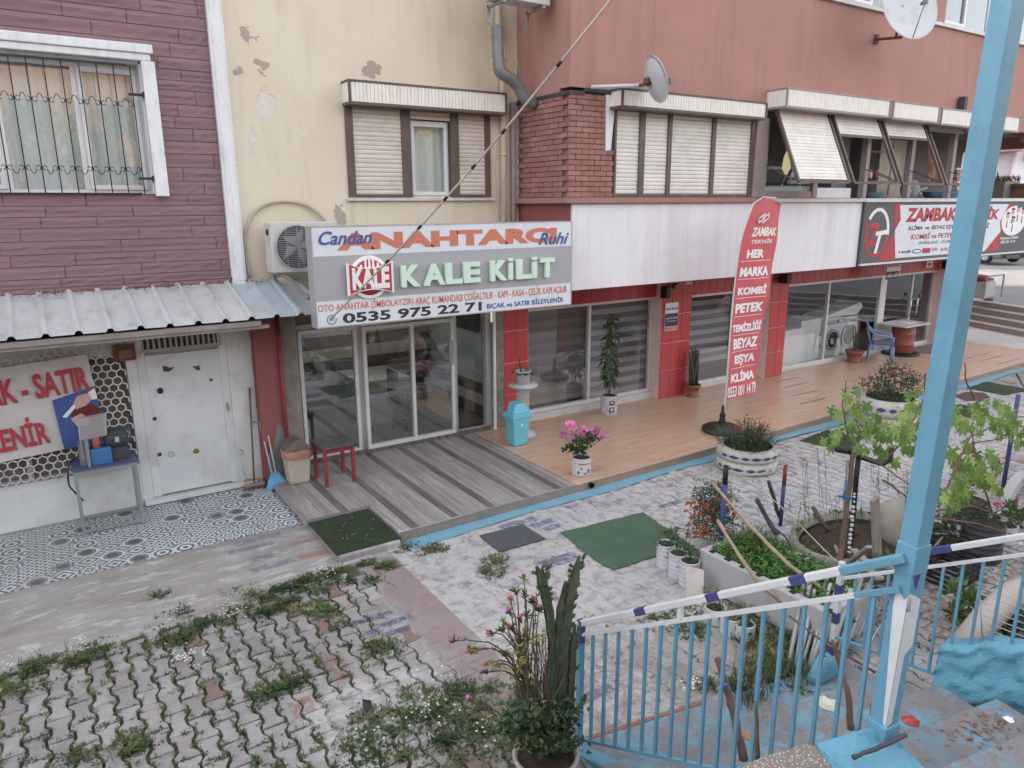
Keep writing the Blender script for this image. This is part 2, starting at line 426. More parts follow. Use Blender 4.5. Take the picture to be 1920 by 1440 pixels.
M['signwhite'] = MAT('sign_white', C(205, 211, 222, 1.2), 0.5, var=0.03, dirt=C(180, 180, 190), ds=3, da=0.3)
M['mint'] = MAT('mint_letter', C(190, 228, 202, 1.3), 0.22, var=0.04, spec=0.6)
M['chrome'] = MAT('chrome_edge', C(210, 214, 216, 1.1), 0.2, metal=0.7, var=0.05)
M['washwhite'] = MAT('white_enamel', C(205, 212, 216, 1.2), 0.3, var=0.03, dirt=C(170, 175, 176), ds=3, da=0.3)
M['chairblue'] = MAT('blue_plastic_chair', C(112, 148, 200, 1.1), 0.4, var=0.06, dirt=C(110, 150, 178), ds=3, da=0.5)
M['workblue'] = MAT('blue_enamel', C(50, 112, 176, 1.1), 0.4, var=0.08)
M['worktop'] = MAT('blue_worn_top', C(86, 96, 140), 0.6, var=0.2, dirt=C(90, 84, 84), ds=6, da=0.6)
M['motor'] = MAT('dark_motor', C(66, 74, 80), 0.5, var=0.15, dirt=C(90, 90, 92), ds=8, da=0.4)
M['galv'] = MAT('galvanised_steel', C(150, 156, 162), 0.45, metal=0.35, var=0.12)
M['wheelred'] = MAT('red_abrasive', C(190, 84, 78), 0.8, var=0.1)
M['cactus'] = LEAF('cactus_green', C(66, 84, 66), C(88, 102, 80), 0.6, 0.03, 14)
M['dkleaf'] = LEAF('dark_leaf', C(56, 82, 56), C(88, 112, 78), 0.4, 0.15)
M['midleaf'] = LEAF('mid_leaf', C(62, 96, 50), C(98, 128, 70), 0.5, 0.25)
M['mint_leaf'] = LEAF('bright_leaf', C(60, 112, 48), C(96, 150, 72), 0.45, 0.3)
M['vine'] = LEAF('vine_leaf', C(100, 144, 60), C(146, 176, 88), 0.5, 0.3)
M['vine_dark'] = LEAF('vine_leaf_dark', C(84, 130, 56), C(120, 160, 74), 0.5, 0.35)
M['weed'] = LEAF('weed_green', C(66, 92, 50), C(112, 132, 78), 0.7, 0.25, 2.0)
M['drygrass'] = LEAF('dry_grass', C(138, 128, 96), C(172, 160, 124), 0.8, 0.2)
M['yellowleaf'] = LEAF('yellow_green_leaf', C(140, 142, 70), C(186, 182, 100), 0.5, 0.3)
M['pinkflower'] = LEAF('pink_petal', C(224, 112, 184, 1.2), C(240, 150, 208, 1.2), 0.6, 0.3)
M['orangeflower'] = LEAF('orange_petal', C(205, 84, 48), C(224, 122, 66), 0.6, 0.3)
M['redflower'] = LEAF('red_petal', C(150, 48, 52), C(178, 70, 66), 0.6, 0.2)
M['whiteflower'] = LEAF('white_petal', C(215, 215, 205), C(228, 228, 220), 0.6, 0.2)
M['treeleaf'] = LEAF('tree_leaf', C(70, 96, 50), C(112, 132, 76), 0.6, 0.3)
M['turf'] = MAT('green_carpet', C(78, 110, 86), 0.95, var=0.12, vs=3, bump=0.8, bs=160, dirt=C(92, 112, 96), ds=4, da=0.5)
M['turf_dark'] = MAT('dark_green_carpet', C(62, 78, 54), 0.95, var=0.2, vs=6, bump=0.9, bs=140)
M['mat_black'] = MAT('black_mat', C(84, 86, 94), 0.85, var=0.12, vs=5, bump=0.3, bs=90, dirt=C(108, 106, 108), ds=3, da=0.4)
M['maroon'] = MAT('maroon_mat', C(104, 72, 74), 0.9, var=0.12)
M['rubber'] = MAT('black_rubber', C(52, 52, 56), 0.7, var=0.15, bump=0.3)
M['hazel'] = MAT('cardboard', C(180, 150, 115), 0.8, var=0.1)
# peeling yellow wall: a few bare patches with shapes of their own
def yellow_wall():
 t = NT('peeling_yellow_render'); p = t.pos()
 base = t.mix(t.ramp(t.noise(p, 0.7, 5), 0.3, 0.7), C(201, 188, 164, KW), C(212, 203, 184, KW))
 stain = t.noise(t.mapping(p, scale=(3, 1, 0.35)), 1.6, 5)
 base = t.mix(t.math('MULTIPLY', t.ramp(stain, 0.52, 0.75), 0.35), base, C(170, 154, 132, KW))
 s = t.sep(p)
 wn = t.noise(p, 7, 5, 0.6); wx = t.math('MULTIPLY_ADD', wn, 0.34, -0.17)
 wn2 = t.noise(t.mapping(p, loc=(3, 7, 1)), 9, 5, 0.6); wz = t.math('MULTIPLY_ADD', wn2, 0.30, -0.15)
 def blob(cx, cz, rx, rz):
  dx = t.math('DIVIDE', t.math('SUBTRACT', t.math('ADD', s[0], wx), cx), rx)
  dz = t.math('DIVIDE', t.math('SUBTRACT', t.math('ADD', s[2], wz), cz), rz)
  d = t.math('SQRT', t.math('ADD', t.math('MULTIPLY', dx, dx), t.math('MULTIPLY', dz, dz)))
  return t.ramp(d, 1.05, 0.92)
 def P(x, y): q = FY(x, y, 10.25); return q.x, q.z
 grey = white = None
 for (x, y, rx, rz) in ((460, 62, .085, .10), (487, 118, .07, .06), (444, 133, .06, .04), (490, 137, .03, .03), (697, 130, .13, .11), (638, 405, .09, .14), (430, 300, .03, .25), (432, 420, .03, .18), (428, 200, .03, .12), (480, 72, .05, .02)):
  a, b = P(x, y); g = blob(a, b, rx, rz); grey = g if grey is None else t.math('MAXIMUM', grey, g)
 for (x, y, rx, rz) in ((499, 195, .11, .19), (476, 258, .03, .16), (478, 300, .03, .10), (566, 258, .025, .12), (570, 300, .03, .12), (679, 143, .06, .03), (740, 147, .08, .02)):
  a, b = P(x, y); g = blob(a, b, rx, rz); white = g if white is None else t.math('MAXIMUM', white, g)
 c = t.mix(grey, base, C(164, 150, 142, KW))
 c = t.mix(white, c, t.mix(t.noise(p, 12, 3), C(190, 176, 168, KW), C(222, 216, 212, KW)))
 h = t.math('SUBTRACT', t.math('MULTIPLY', t.noise(p, 30, 4), 0.25), t.math('MAXIMUM', grey, white))
 t.bsdf(c, 0.85, 0, t.bump(h, 0.6, 0.012)); return t.m
M['yellow'] = yellow_wall()
# ---------------------------------------------------------------- buildings
YW = 10.25; YP = 10.2; YB = 8.87
left = thing('apartment_building', (-1.0, YP, 0), 'house clad in purple embossed planks with a barred white window, left of the cream wall', 'building')
mb = MB(); mb.box(-6, 2.16, YP+0.03, YP+0.2, 2.7, 5.66-1.66); mb.box(-6, -2.15, YP+0.03, YP+0.2, 4.0, 5.62); mb.box(1.45, 2.16, YP+0.03, YP+0.2, 4.0, 5.62); mb.box(-6, 2.16, YP+0.03, YP+0.2, 5.62, 9.5)
mb.build('wall', M['purple'], left)
rr = random.Random(3); z = 2.78; n_pl = 0
while z < 8.3:
 h = rr.choice((0.125, 0.14, 0.15, 0.165, 0.11))
 for zc_ in (3.99, 5.60):
  if z < zc_ and z+h > zc_-.05: h = zc_-z
 x = -4.2+rr.uniform(-.6, 0)
 while x < 2.16:
  L = rr.uniform(0.55, 1.3); x1 = min(x+L, 2.16); pr = rr.uniform(0, .006)
  segs = [(x, x1)]
  if z+h > 4.02 and z < 5.58:
   segs = [(a, b) for a, b in ((x, min(x1, -2.12)), (max(x, 1.45), x1)) if b-a > 0.03]
  for a, b in segs:
   if n_pl >= 292: break
   m2 = MB(); y = YP+0.03; zz0 = z+0.004; zz1 = z+h-0.004
   # a rough-hewn face: two or three uneven ridges along its length
   k = 7; rows = [zz0, zz0+(zz1-zz0)*rr.uniform(.25, .4), zz0+(zz1-zz0)*rr.uniform(.55, .75), zz1]
   vs = [];
   for i in range(k+1):
    xx = a+.003+(b-a-.006)*i/k
    for j, q in enumerate(rows):
     vs.append((xx, y-0.009-pr-(rr.uniform(0, .012) if 0 < j < 3 else 0)+(.008 if j == 1 else 0), q+(rr.uniform(-.008, .008) if 0 < j < 3 else 0)))
   fs = []
   for i in range(k):
    for j in range(3): q = i*4+j; fs.append((q, q+4, q+5, q+1))
   n0 = len(vs)
   vs += [(a+.003, y, zz0), (b-.003, y, zz0), (b-.003, y, zz1), (a+.003, y, zz1)]
   fs += [tuple([n0, n0+1]+[4*i for i in range(k, -1, -1)]), tuple([n0+2, n0+3]+[4*i+3 for i in range(k+1)]), (n0+3, n0, 0, 1, 2, 3), (n0+1, n0+2, 4*k+3, 4*k+2, 4*k+1, 4*k)]
   m2.add(vs, fs); m2.build('plank', M['purple'], left); n_pl += 1
  x = x1+0.002
 z += h
# corner trim
mb = MB(); mb.box(2.16, 2.34, YP-0.06, YP+0.2, 2.83, 9.4); mb.box(2.19, 2.31, YP-0.075, YP-0.06, 2.84, 9.4)
mb.build('corner_trim', M['white_trim'], left, bev=0.012)
mb = MB(); mb.box(-3.0, 1.50, YP-0.10, YP+0.03, 5.60, 5.70); mb.box(-3.0, 1.47, YP-0.07, YP+0.03, 5.52, 5.60)
mb.build('window_head', M['white_trim'], left, bev=0.012)
for a in (1.36, -2.2):
 mb = MB(); mb.box(a, a+.15, YP-0.07, YP+0.03, 3.97, 5.52); mb.build('window_surround', M['white_trim'], left, bev=0.012)
mb = MB(); mb.box(-2.05, 1.36, YP+0.03, YP+0.35, 3.92, 3.99); mb.box(1.34, 1.36, YP+0.03, YP+0.32, 3.99, 5.52); mb.box(-2.05, 1.36, YP+.03, YP+.32, 5.5, 5.52)
mb.build('window_reveal', M['white_trim'], left)
# pvc window: frame (> sashes as panes with rails)
def pvc_window(parent, x0, x1, z0, z1, Y, sashes, frame=M['pvc'], glass=M['glass_up'], fw_=0.06, sash=0.055, curtain=None):
 mb = MB()
 mb.box(x0, x1, Y, Y+0.07, z0, z0+fw_); mb.box(x0, x1, Y, Y+0.07, z1-fw_, z1)
 mb.box(x0, x0+fw_, Y+.001, Y+0.07, z0+fw_, z1-fw_); mb.box(x1-fw_, x1, Y+.001, Y+0.07, z0+fw_, z1-fw_)
 for a, b, opening in sashes[:-1]: mb.box(b-0.03, b+0.03, Y+.001, Y+0.07, z0+fw_, z1-fw_)
 f = mb.build('window', frame, parent, bev=0.004)
 for a, b, opening in sashes:
  aa = a+0.03; bb = b-0.03; zz0 = z0+fw_; zz1 = z1-fw_
  if opening:
   m2 = MB(); y = Y-0.025
   m2.box(aa, bb, y, y+0.05, zz0, zz0+sash); m2.box(aa, bb, y, y+0.05, zz1-sash, zz1)
   m2.box(aa, aa+sash, y+.001, y+0.05, zz0+sash, zz1-sash); m2.box(bb-sash, bb, y+.001, y+0.05, zz0+sash, zz1-sash)
   m2.build('sash', frame, f, bev=0.004)
   aa += sash; bb -= sash; zz0 += sash; zz1 -= sash
  m3 = MB(); m3.box(aa-.004, bb+.004, Y+0.02, Y+0.026, zz0-.004, zz1+.004); m3.build('pane', glass, f)
 if curtain:
  m4 = MB(); n = int((x1-x0)/0.05); vs = []; fs = []
  for i in range(n+1):
   x = x0+fw_+(x1-x0-2*fw_)*i/n; y = Y+0.13+0.02*math.sin(i*1.9)+0.012*math.sin(i*0.7)
   vs += [(x, y, z0+.02), (x, y, z1-.02)]
  for i in range(n): fs.append((2*i, 2*i+2, 2*i+3, 2*i+1))
  m4.add(vs, fs); m4.build('curtain', M['curtain'], f)
 return f
pvc_window(left, -2.05, 1.34, 3.99, 5.5, YP+0.22, [(-2.05, -0.92, 0), (-0.92, -0.12, 1), (-0.12, 0.66, 0), (0.66, 1.34, 1)], curtain=True)
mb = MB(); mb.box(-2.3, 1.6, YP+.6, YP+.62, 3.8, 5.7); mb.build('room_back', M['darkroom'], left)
# window bars with scrolls
gr = MB(); gy = YP-0.03
for zz in (4.0, 5.46): gr.box(-2.3, 1.21, gy-.008, gy+.008, zz-.012, zz+.012)
gr.build('grille_rail', M['grille'], left)
bx = [FY(x, 200, gy).x for x in (29, 61, 93, 125, 158, 190, 221, 252)]
xs_b = [bx[0]-0.172*k for k in range(12, 0, -1)]+bx
for x in xs_b:
 m2 = MB(); m2.tube([(x, gy, 3.99), (x, gy, 5.47)], 0.007, 6); m2.build('bar', M['grille'], left)
def scroll_pts(cx, cz, s, up):
 pts = []
 for i in range(15):
  a = i/14*1.75*PI; r = s*(0.30-0.012*i)
  pts.append((cx, cz))
 return pts
for zrow, up in ((5.04, 1), (4.27, -1)):
 for i in range(len(xs_b)-1):
  if xs_b[i] < -0.6: continue
  x0, x1 = xs_b[i], xs_b[i+1]; cx = (x0+x1)/2; hw = (x1-x0)/2
  m2 = MB(); pts = []
  for s_ in (-1, 1):          # spiral, bowed bar, spiral
   seg = []
   for k in range(11):
    a = k/10*1.5*PI; r = 0.012+0.022*k/10
    seg.append((cx+s_*(hw-0.036)-s_*math.cos(a)*r*1.0, gy, zrow-up*0.02+up*math.sin(a)*r*-1))
   pts.append(seg)
  mid = []
  for k in range(9):
   u = -1+2*k/8; mid.append((cx+u*(hw-.05), gy, zrow+up*(0.055*(1-u*u)-0.005)))
  m2.tube(pts[0], 0.0045, 4); m2.tube(pts[1], 0.0045, 4); m2.tube(mid, 0.0045, 4)
  m2.build('scroll', M['grille'], left)
for zz in (5.14, 4.18):
 m2 = MB(); m2.box(1.19, 1.37, gy-.012, gy+.012, zz-.015, zz+.015); m2.box(1.34, 1.37, gy-.03, gy+.03, zz-.035, zz+.035); m2.build('bracket', M['grille'], left)
# ---- cream building above the key shop
mid_b = thing('apartment_building', (4.5, YW, 0), 'cream rendered house wall with peeling patches above the locksmith shop', 'building')
mb = MB(); mb.box(2.34, 6.85, YW, YW+0.25, 5.15, 9.5); mb.box(2.34, 3.90, YW, YW+.25, 2.6, 5.15); mb.box(6.20, 6.85, YW, YW+.25, 2.6, 5.15); mb.box(3.9, 6.2, YW, YW+.25, 2.6, 3.97)
mb.build('wall', M['yellow'], mid_b)
mb = MB(); mb.box(3.83, 6.27, YW-0.06, YW+.02, 3.91, 3.955); mb.build('sill', M['marble'], mid_b, bev=.006)
# shutter box
def shutter_box(parent, x0, x1, y0, y1, z0, z1, cap=M['brown_frame'], face=M['box_white'], rib=0.055):
 mb = MB(); mb.box(x0, x1, y0+.012, y1, z0+.012, z1-.012); b = mb.build('shutter_box', face, parent)
 n = int((x1-x0-.06)/rib)
 for i in range(n):
  m2 = MB(); xa = x0+.03+i*rib; m2.box(xa+.004, xa+rib-.004, y0+.002, y0+.012, z0+.03, z1-.03)
  m2.build('rib', face, b) if n < 90 else None
 m2 = MB(); m2.box(x0-.012, x1+.012, y0-.008, y1, z1-.03, z1); m2.box(x0-.012, x1+.012, y0-.008, y1, z0-.01, z0+.03)
 for x in (x0, x1): m2.box(x-.014, x+.018, y0-.010, y0+.02, z0+.03, z1-.03)
 m2.build('cap', cap, b, bev=.004)
 return b
def slats(parent, x0, x1, z0, z1, Y, mat, pitch=0.052):
 n = max(1, int(round((z1-z0)/pitch))); p = (z1-z0)/n
 m2 = MB(); m2.add([(x0, Y, 0), (x1, Y, 0), (x1, Y-.010, p*.25), (x0, Y-.010, p*.25), (x1, Y-.012, p*.7), (x0, Y-.012, p*.7), (x1, Y-.001, p*.96), (x0, Y-.001, p*.96), (x0, Y+.008, p*.96), (x1, Y+.008, p*.96), (x0, Y+.008, 0), (x1, Y+.008, 0)],
  [(0, 1, 2, 3), (3, 2, 4, 5), (5, 4, 6, 7), (7, 6, 9, 8), (10, 11, 1, 0)])
 cx = (x0+x1)/2; me = m2.mesh('slat', mat, (cx, Y, 0))
 for i in range(n): inst('slat', me, parent, (cx, Y, z0+i*p))
shutter_box(mid_b, 3.86, 6.36, YW-0.27, YW, 5.19, 5.50)
fx = [3.87, 4.02, 4.71, 4.86, 5.52, 5.66, 6.07, 6.22]
mb = MB(); Yf = YW-0.03
mb.box(fx[0], fx[1]-.04, Yf, YW+.12, 3.96, 5.19); mb.box(fx[2], fx[3], Yf, YW+.12, 3.96, 5.19); mb.box(fx[4], fx[5], Yf, YW+.12, 3.96, 5.19); mb.box(fx[6]+.05, fx[7], Yf, YW+.12, 3.96, 5.19)
mb.box(fx[0], fx[3]-.02, Yf-.006, YW+.1, 3.957, 4.0); mb.box(fx[5], fx[7]-.002, Yf-.006, YW+.1, 3.957, 4.0)
mb.build('shutter_frame', M['brown_frame'], mid_b, bev=.004)
slats(mid_b, fx[1]-.04, fx[2], 4.0, 5.17, YW+.0, M['slat'], .062)
slats(mid_b, fx[5], fx[6]+.05, 4.0, 5.17, YW+.0, M['slat'], .062)
slats(mid_b, fx[3], fx[4], 5.07, 5.19, YW+.0, M['slat'], .062)
pvc_window(mid_b, fx[3], fx[4], 3.96, 5.06, YW+.06, [(fx[3], fx[4], 1)], glass=M['glass_up'], fw_=.03, curtain=True)
mb = MB(); mb.box(3.7, 6.4, YW+.5, YW+.52, 3.8, 5.4); mb.build('room_back', M['darkroom'], mid_b)
# drain pipes and pale corner pilaster between cream and red house
t_ = thing('drainpipe', (6.42, YW-0.08, 2.6), 'cream downpipe beside the red brick corner', 'pipe')
mb = MB(); mb.tube([(6.43, YW-.07, 2.6), (6.43, YW-.07, 5.0), (6.43, YW-.07, 6.2), (6.36, YW-.07, 6.5), (6.36, YW-.07, 9.4)], .052, 10); mb.build('pipe', M['cream_pipe'], t_)
for z in (3.2, 4.6, 6.0):
 mb = MB(); mb.tube([(6.43, YW-.07, z), (6.43, YW-.07, z+.04)], .06, 10); mb.box(6.41, 6.45, YW-.07, YW, z, z+.03); mb.build('clamp', M['cream_pipe'], t_)
t_ = thing('drainpipe', (6.60, YW-0.06, 2.6), 'thin mauve pipe right against the brick side wall', 'pipe')
mb = MB(); mb.tube([(6.62, YW-.06, 2.6), (6.62, YW-.06, 5.4)], .045, 8); mb.build('pipe', M['mauve_trim'], t_)
# ---- red building
red = thing('apartment_building', (13.5, YB, 0), 'dusty red apartment house with brick corner, rolling shutters and red tiled shopfronts', 'building')
XB = 6.74; XE = 21.0
mb = MB()
mb.box(XB, XE, YB, YB+.25, 5.48, 7.34); mb.box(XB, XB+.25, YB+.25, YW, 5.40, 9.5)       # upper wall, side
mb.box(XB, 12.1, YB, YB+.25, 7.34, 9.5)
mb.build('wall', M['redwall'], red)
mb = MB(); mb.box(XB+.02, XB+.2, YB+.03, YW, 2.57, 3.86); mb.box(XB+.02, XE, YB+.03, YW+.3, 2.55, 2.57); mb.build('bay_side', M['reddark'], red)
mb = MB(); mb.box(XB-.02, XB+.25, YB-.02, YW, 5.38, 5.43); mb.box(XB+.25, 7.6, YB-.02, YB+.25, 5.43, 5.48); mb.build('dark_edge', M['dkgrey'], red)
# brick corner
mb = MB(); mb.box(XB+.035, 7.58, YB+.035, YB+.2, 3.95, 5.44); mb.box(XB+.035, XB+.2, YB+.2, YW, 3.95, 5.40); mb.build('backing', M['mortar'], red)
nb = 19; bh = (5.40-3.95)/nb; m2 = MB(); bl = .235
m2.box(-bl/2+.005, bl/2-.005, 0, .05, .005, bh-.005); me_b = m2.mesh('brick', M['brick'])
m2 = MB(); m2.box(0, .05, -bl/2+.005, bl/2-.005, .005, bh-.005); me_s = m2.mesh('brick', M['brick'])
rr = random.Random(11)
def end_x(z): # stepped right edge: white strip notch above 4.62
 return 7.58 if z < 4.6 else 7.40
for i in range(nb):
 z = 3.95+i*bh; off = (i % 2)*bl*.5
 x = XB+bl/2+(0 if i % 2 == 0 else bl*.5)
 if i % 2:
  m3 = MB(); m3.box(XB+.003, XB+bl/2-.005, YB, YB+.05, z+.005, z+bh-.005); m3.build('brick', M['brick'], red)
 while x-bl/2 < end_x(z)-.02:
  over = x+bl/2-end_x(z)
  if over > 0.02:
   m3 = MB(); m3.box(x-bl/2+.005, end_x(z), YB, YB+.05, z+.005, z+bh-.005); m3.build('brick', M['brick'], red)
  else: inst('brick', me_b, red, (x, YB+rr.uniform(-.005, .004), z))
  x += bl
 y = YB+.055+bl/2+(bl*.5 if i % 2 == 0 else 0)
 while y+bl/2 < YW+.05:
  if y+bl/2 < YW: inst('brick', me_s, red, (XB+rr.uniform(-.004, .004), y, z))
  y += bl
mb = MB(); mb.prism([(7.42, YB+.0, 4.62), (7.52, YB+.0, 4.62), (7.60, YB, 5.42), (7.40, YB, 5.42)], (0, .06, 0)); mb.build('white_strip', M['white_trim'], red)
# ledge and white fascia
mb = MB(); mb.box(XB-.10, 11.05, YB-.09, YB+.02, 3.86, 3.945); mb.box(XB-.10, XB+.06, YB+.02, YW, 3.861, 3.945); mb.build('ledge', M['ledge'], red, bev=.008)
mb = MB(); mb.box(6.80, 14.12, YB-.02, YB+.08, 2.57, 3.858); mb.build('fascia', M['fascia'], red, bev=.006)
mb = MB(); mb.box(11.05, 21.5, YB-.10, YB+.3, 3.86, 3.93); mb.build('pale_ledge', M['marble'], red, bev=.006)
mb = MB(); mb.box(14.12, 21.5, YB-.05, YB+.08, 2.57, 3.86); mb.build('fascia_backing', M['dkgrey'], red)
# closed rolling shutters
shutter_box(red, 7.49, 10.68, YB-.27, YB+.1, 5.22, 5.49, cap=M['brown_frame'])
mb = MB(); mb.box(7.62, 10.72, YB+.02, YB+.1, 5.49, 5.62); mb.build('white_panel', M['white_trim'], red)
px_ = [(1152, 1195), (1205, 1248), (1255, 1330), (1337, 1403)]
xr = [(FY(a, 290, YB+.03).x, FY(b, 290, YB+.03).x) for a, b in px_]
prev = 7.585
for a, b in xr:
 mb = MB(); mb.box(prev, a, YB-.02, YB+.08, 3.95, 5.23); mb.box(a, b, YB-.012, YB+.06, 3.95, 4.0); mb.build('shutter_frame', M['brown_frame'], red, bev=.004)
 slats(red, a, b, 4.0, 5.22, YB+.02, M['slat_pale'], .062); prev = b
mb = MB(); mb.box(prev, 10.75, YB-.02, YB+.08, 3.95, 5.23); mb.build('shutter_frame', M['brown_frame'], red)
mb = MB(); mb.box(10.75, 11.05, YB-.05, YB+.2, 3.95, 5.28); mb.build('pilaster', M['mauve_trim'], red, bev=.006)
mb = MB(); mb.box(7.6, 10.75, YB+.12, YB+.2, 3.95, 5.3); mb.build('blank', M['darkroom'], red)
# open balcony room with propped shutters
shutter_box(red, 11.0, 14.05, 8.45, YB+.1, 5.42, 5.74, cap=M['mauve_trim'])
shutter_box(red, 14.12, 15.75, 8.42, YB+.1, 5.40, 5.73, cap=M['mauve_trim'])
shutter_box(red, 15.86, 19.2, 8.42, YB+.1, 5.38, 5.71, cap=M['mauve_trim'])
mb = MB(); mb.box(11.0, 21, YB+1.6, YB+1.7, 3.9, 5.6); mb.box(11.0, 21, YB+.3, YB+1.6, 5.42, 5.5); mb.build('balcony_back', MAT('balcony_back', C(120, 112, 108), 0.9, var=.15), red)
mb = MB(); mb.box(11.0, 21, YB+.3, YB+1.7, 3.8, 3.86); mb.build('balcony_floor', M['grey'], red)
mb = MB()
for x in (12.55, 14.15, 15.75, 17.4): m_ = MB(); m_.box(x-.06, x+.06, YB-.02, YB+.1, 3.94, 5.42); m_.build('post', M['mauve_trim'], red)
mb.box(11.05, 12.48, YB+.0, YB+.06, 3.94, 4.06); mb.build('low_rail', M['mauve_trim'], red)
mb = MB(); mb.box(11.05, 12.5, YB+.02, YB+.026, 4.06, 5.42); mb.build('pane', M['glass'], red)
mb = MB()
for x in (12.2, 13.3): mb.box(x, x+.07, YB+.9, YB+.97, 3.9, 5.4)
mb.box(12.2, 13.37, YB+.9, YB+.97, 4.5, 4.55); mb.box(11.1, 13.9, YB+.12, YB+.2, 3.94, 4.13); mb.build('inner_frame', M['pvc'], red)
mb = MB(); mb.box(13.5, 14.0, YB+.3, YB+.9, 3.86, 5.4); mb.build('inner_column', M['grey'], red)
mb = MB(); mb.box(15.9, 16.9, YB+.8, YB+.9, 3.9, 5.2); mb.build('cupboard', M['beigebin'], red)
# awning style shutters: hinge line, bottom edge swung out
def awning(x0, x1, frac, ybot=8.15, zbot=4.20):
 A0 = Vector((x0, 8.72, 5.42)); A1 = Vector((x1, 8.72, 5.42)); B0 = Vector((x0, ybot, zbot)); B1 = Vector((x1, ybot, zbot))
 d = (B0-A0); Ld = d.length; dn_ = d/Ld; nrm = Vector((0, -1, 0)).cross(Vector((1, 0, 0)))
 nv = Vector((1, 0, 0)).cross(dn_)
 n = max(2, int(Ld*frac/.062)); p = Ld*frac/n
 m2 = MB(); L = x1-x0-.08
 m2.obox((0, 0, 0), (L/2, 0, 0), dn_*(p*.47), nv*.006); m2.obox(nv*-.006, (L/2, 0, 0), dn_*(p*.28), nv*.004); me = m2.mesh('slat', M['slat_pale'])
 for i in range(n): inst('slat', me, red, (A0+A1)/2+dn_*(p*(i+.5)))
 mb = MB()
 for a, b in ((A0, B0), (A1, B1)): mb.beam(a, b, .045, .05)
 mb.beam(B0, B1, .04, .04); e = (A0+dn_*(Ld*frac)); mb.beam(e, e+Vector((x1-x0, 0, 0)), .03, .05)
 for a, b in ((B0, Vector((x0, YB, 4.5))), (B1, Vector((x1, YB, 4.5)))): mb.tube([a, b], .010, 5)
 mb.build('shutter_rail', M['brown_frame'], red)
awning(11.08, 12.52, 0.98)
awning(12.66, 14.10, 0.30)
awning(14.24, 15.72, 0.27)
awning(15.86, 17.34, 0.10)
# upper windows
mb = MB(); mb.box(12.1, 22, YB-.06, YB+.25, 7.34, 7.40); mb.build('upper_sill', M['marble'], red)
mb = MB(); mb.box(12.1, 22, YB+1.2, YB+1.25, 7.3, 9.5); mb.build('room_back', MAT('room_dim', C(110, 112, 118), 0.9), red)
for a, b in ((12.2, 13.3), (13.35, 14.5), (16.35, 18.3), (18.35, 20.2)):
 pvc_window(red, a, b, 7.40, 9.0, YB+.1, [(a, (a+b)/2, 1), ((a+b)/2, b, 0)], glass=M['glass'])
mb = MB(); mb.box(14.5, 16.35, YB, YB+.25, 7.34, 9.4); mb.build('pier', M['redwall'], red)
mb = MB(); mb.box(20.25, 22.0, YB+.05, YB+.12, 7.4, 9.2); mb.build('roller', M['slat_pale'], red)
mb = MB(); mb.box(XE, 22.5, YB, YB+.25, 5.30, 7.34); mb.box(XE-.02, 22.5, YB-.03, YB, 5.22, 5.32); mb.build('end_wall', M['redwall'], red)
# red tiled shop front
def tiled(x0, x1, z0, z1, Y, nx, nz, ret=0.0):
 mb = MB(); mb.box(x0, x1, Y+.012, Y+.30, z0, z1); mb.build('tile_backing', M['grout'], red)
 w_ = (x1-x0)/nx; h_ = (z1-z0)/nz
 m2 = MB(); m2.box(-w_/2+.0055, w_/2-.0055, 0, .014, .0055, h_-.0055); me = m2.mesh('tile', M['redtile'])
 for i in range(nx):
  for j in range(nz): inst('tile', me, red, (x0+w_*(i+.5), Y, z0+h_*j))
tiled(6.42, 6.91, .13, 2.33, YW-.06, 2, 4)
tiled(9.87, 10.66, .13, 2.33, YW-.22, 3, 4)
tiled(13.05, 13.62, .13, 2.33, YW-.22, 2, 4)
tiled(20.05, 20.85, .13, 2.33, YW-.22, 3, 4)
mb = MB(); tiled(6.91, 9.87, 2.12, 2.56, YW-.06, 13, 1); tiled(10.66, 13.05, 2.08, 2.56, YW-.06, 11, 1); tiled(13.62, 20.05, 2.10, 2.56, YW-.06, 29, 1)
mb.box(9.87, 10.66, YW-.208, YW+.1, 2.33, 2.56); mb.box(13.05, 13.62, YW-.208, YW+.1, 2.33, 2.56)
mb.build('lintel_core', M['grout'], red)
mb = MB()
tw = .20
m2 = MB(); m2.box(-.096, .096, 0, .012, 0, .222); me = m2.mesh('tile', M['redtile'])
for x0, x1 in ((9.87, 10.66), (13.05, 13.62)):
 k = int((x1-x0)/.2)
 for i in range(k): inst('tile', me, red, (x0+.11+i*.195, YW-.222, 2.334))
# shop frames
def shopfront(parent, x0, x1, z0, z1, Y, mull, fw_=0.055, mat=None, glass=None, sill=0.0):
 mat = mat or M['alu_pale']; glass = glass or M['glass_shop']
 mb = MB(); mb.box(x0, x1, Y, Y+.08, z0, z0+fw_*1.1); mb.box(x0, x1, Y, Y+.08, z1-fw_, z1)
 mb.box(x0, x0+fw_, Y+.001, Y+.08, z0+fw_*1.1, z1-fw_); mb.box(x1-fw_, x1, Y+.001, Y+.08, z0+fw_*1.1, z1-fw_)
 for m_ in mull: mb.box(m_-fw_/2, m_+fw_/2, Y+.001, Y+.08, z0+fw_*1.1, z1-fw_)
 f = mb.build('shop_window', mat, parent, bev=.004)
 ed = [x0+fw_/2]+list(mull)+[x1-fw_/2]
 for a, b in zip(ed, ed[1:]):
  m3 = MB(); m3.box(a+fw_/2-.004, b-fw_/2+.004, Y+.035, Y+.043, z0+fw_*1.1-.004, z1-fw_+.004); m3.build('pane', glass, f)
 return f
f2 = shopfront(red, 6.91, 9.86, .25, 2.12, YW+.02, [8.32])
f3 = shopfront(red, 10.66, 13.05, .2, 2.08, YW+.02, [12.2])
f4 = shopfront(red, 13.65, 17.6, .16, 2.10, YW+.02, [15.45])
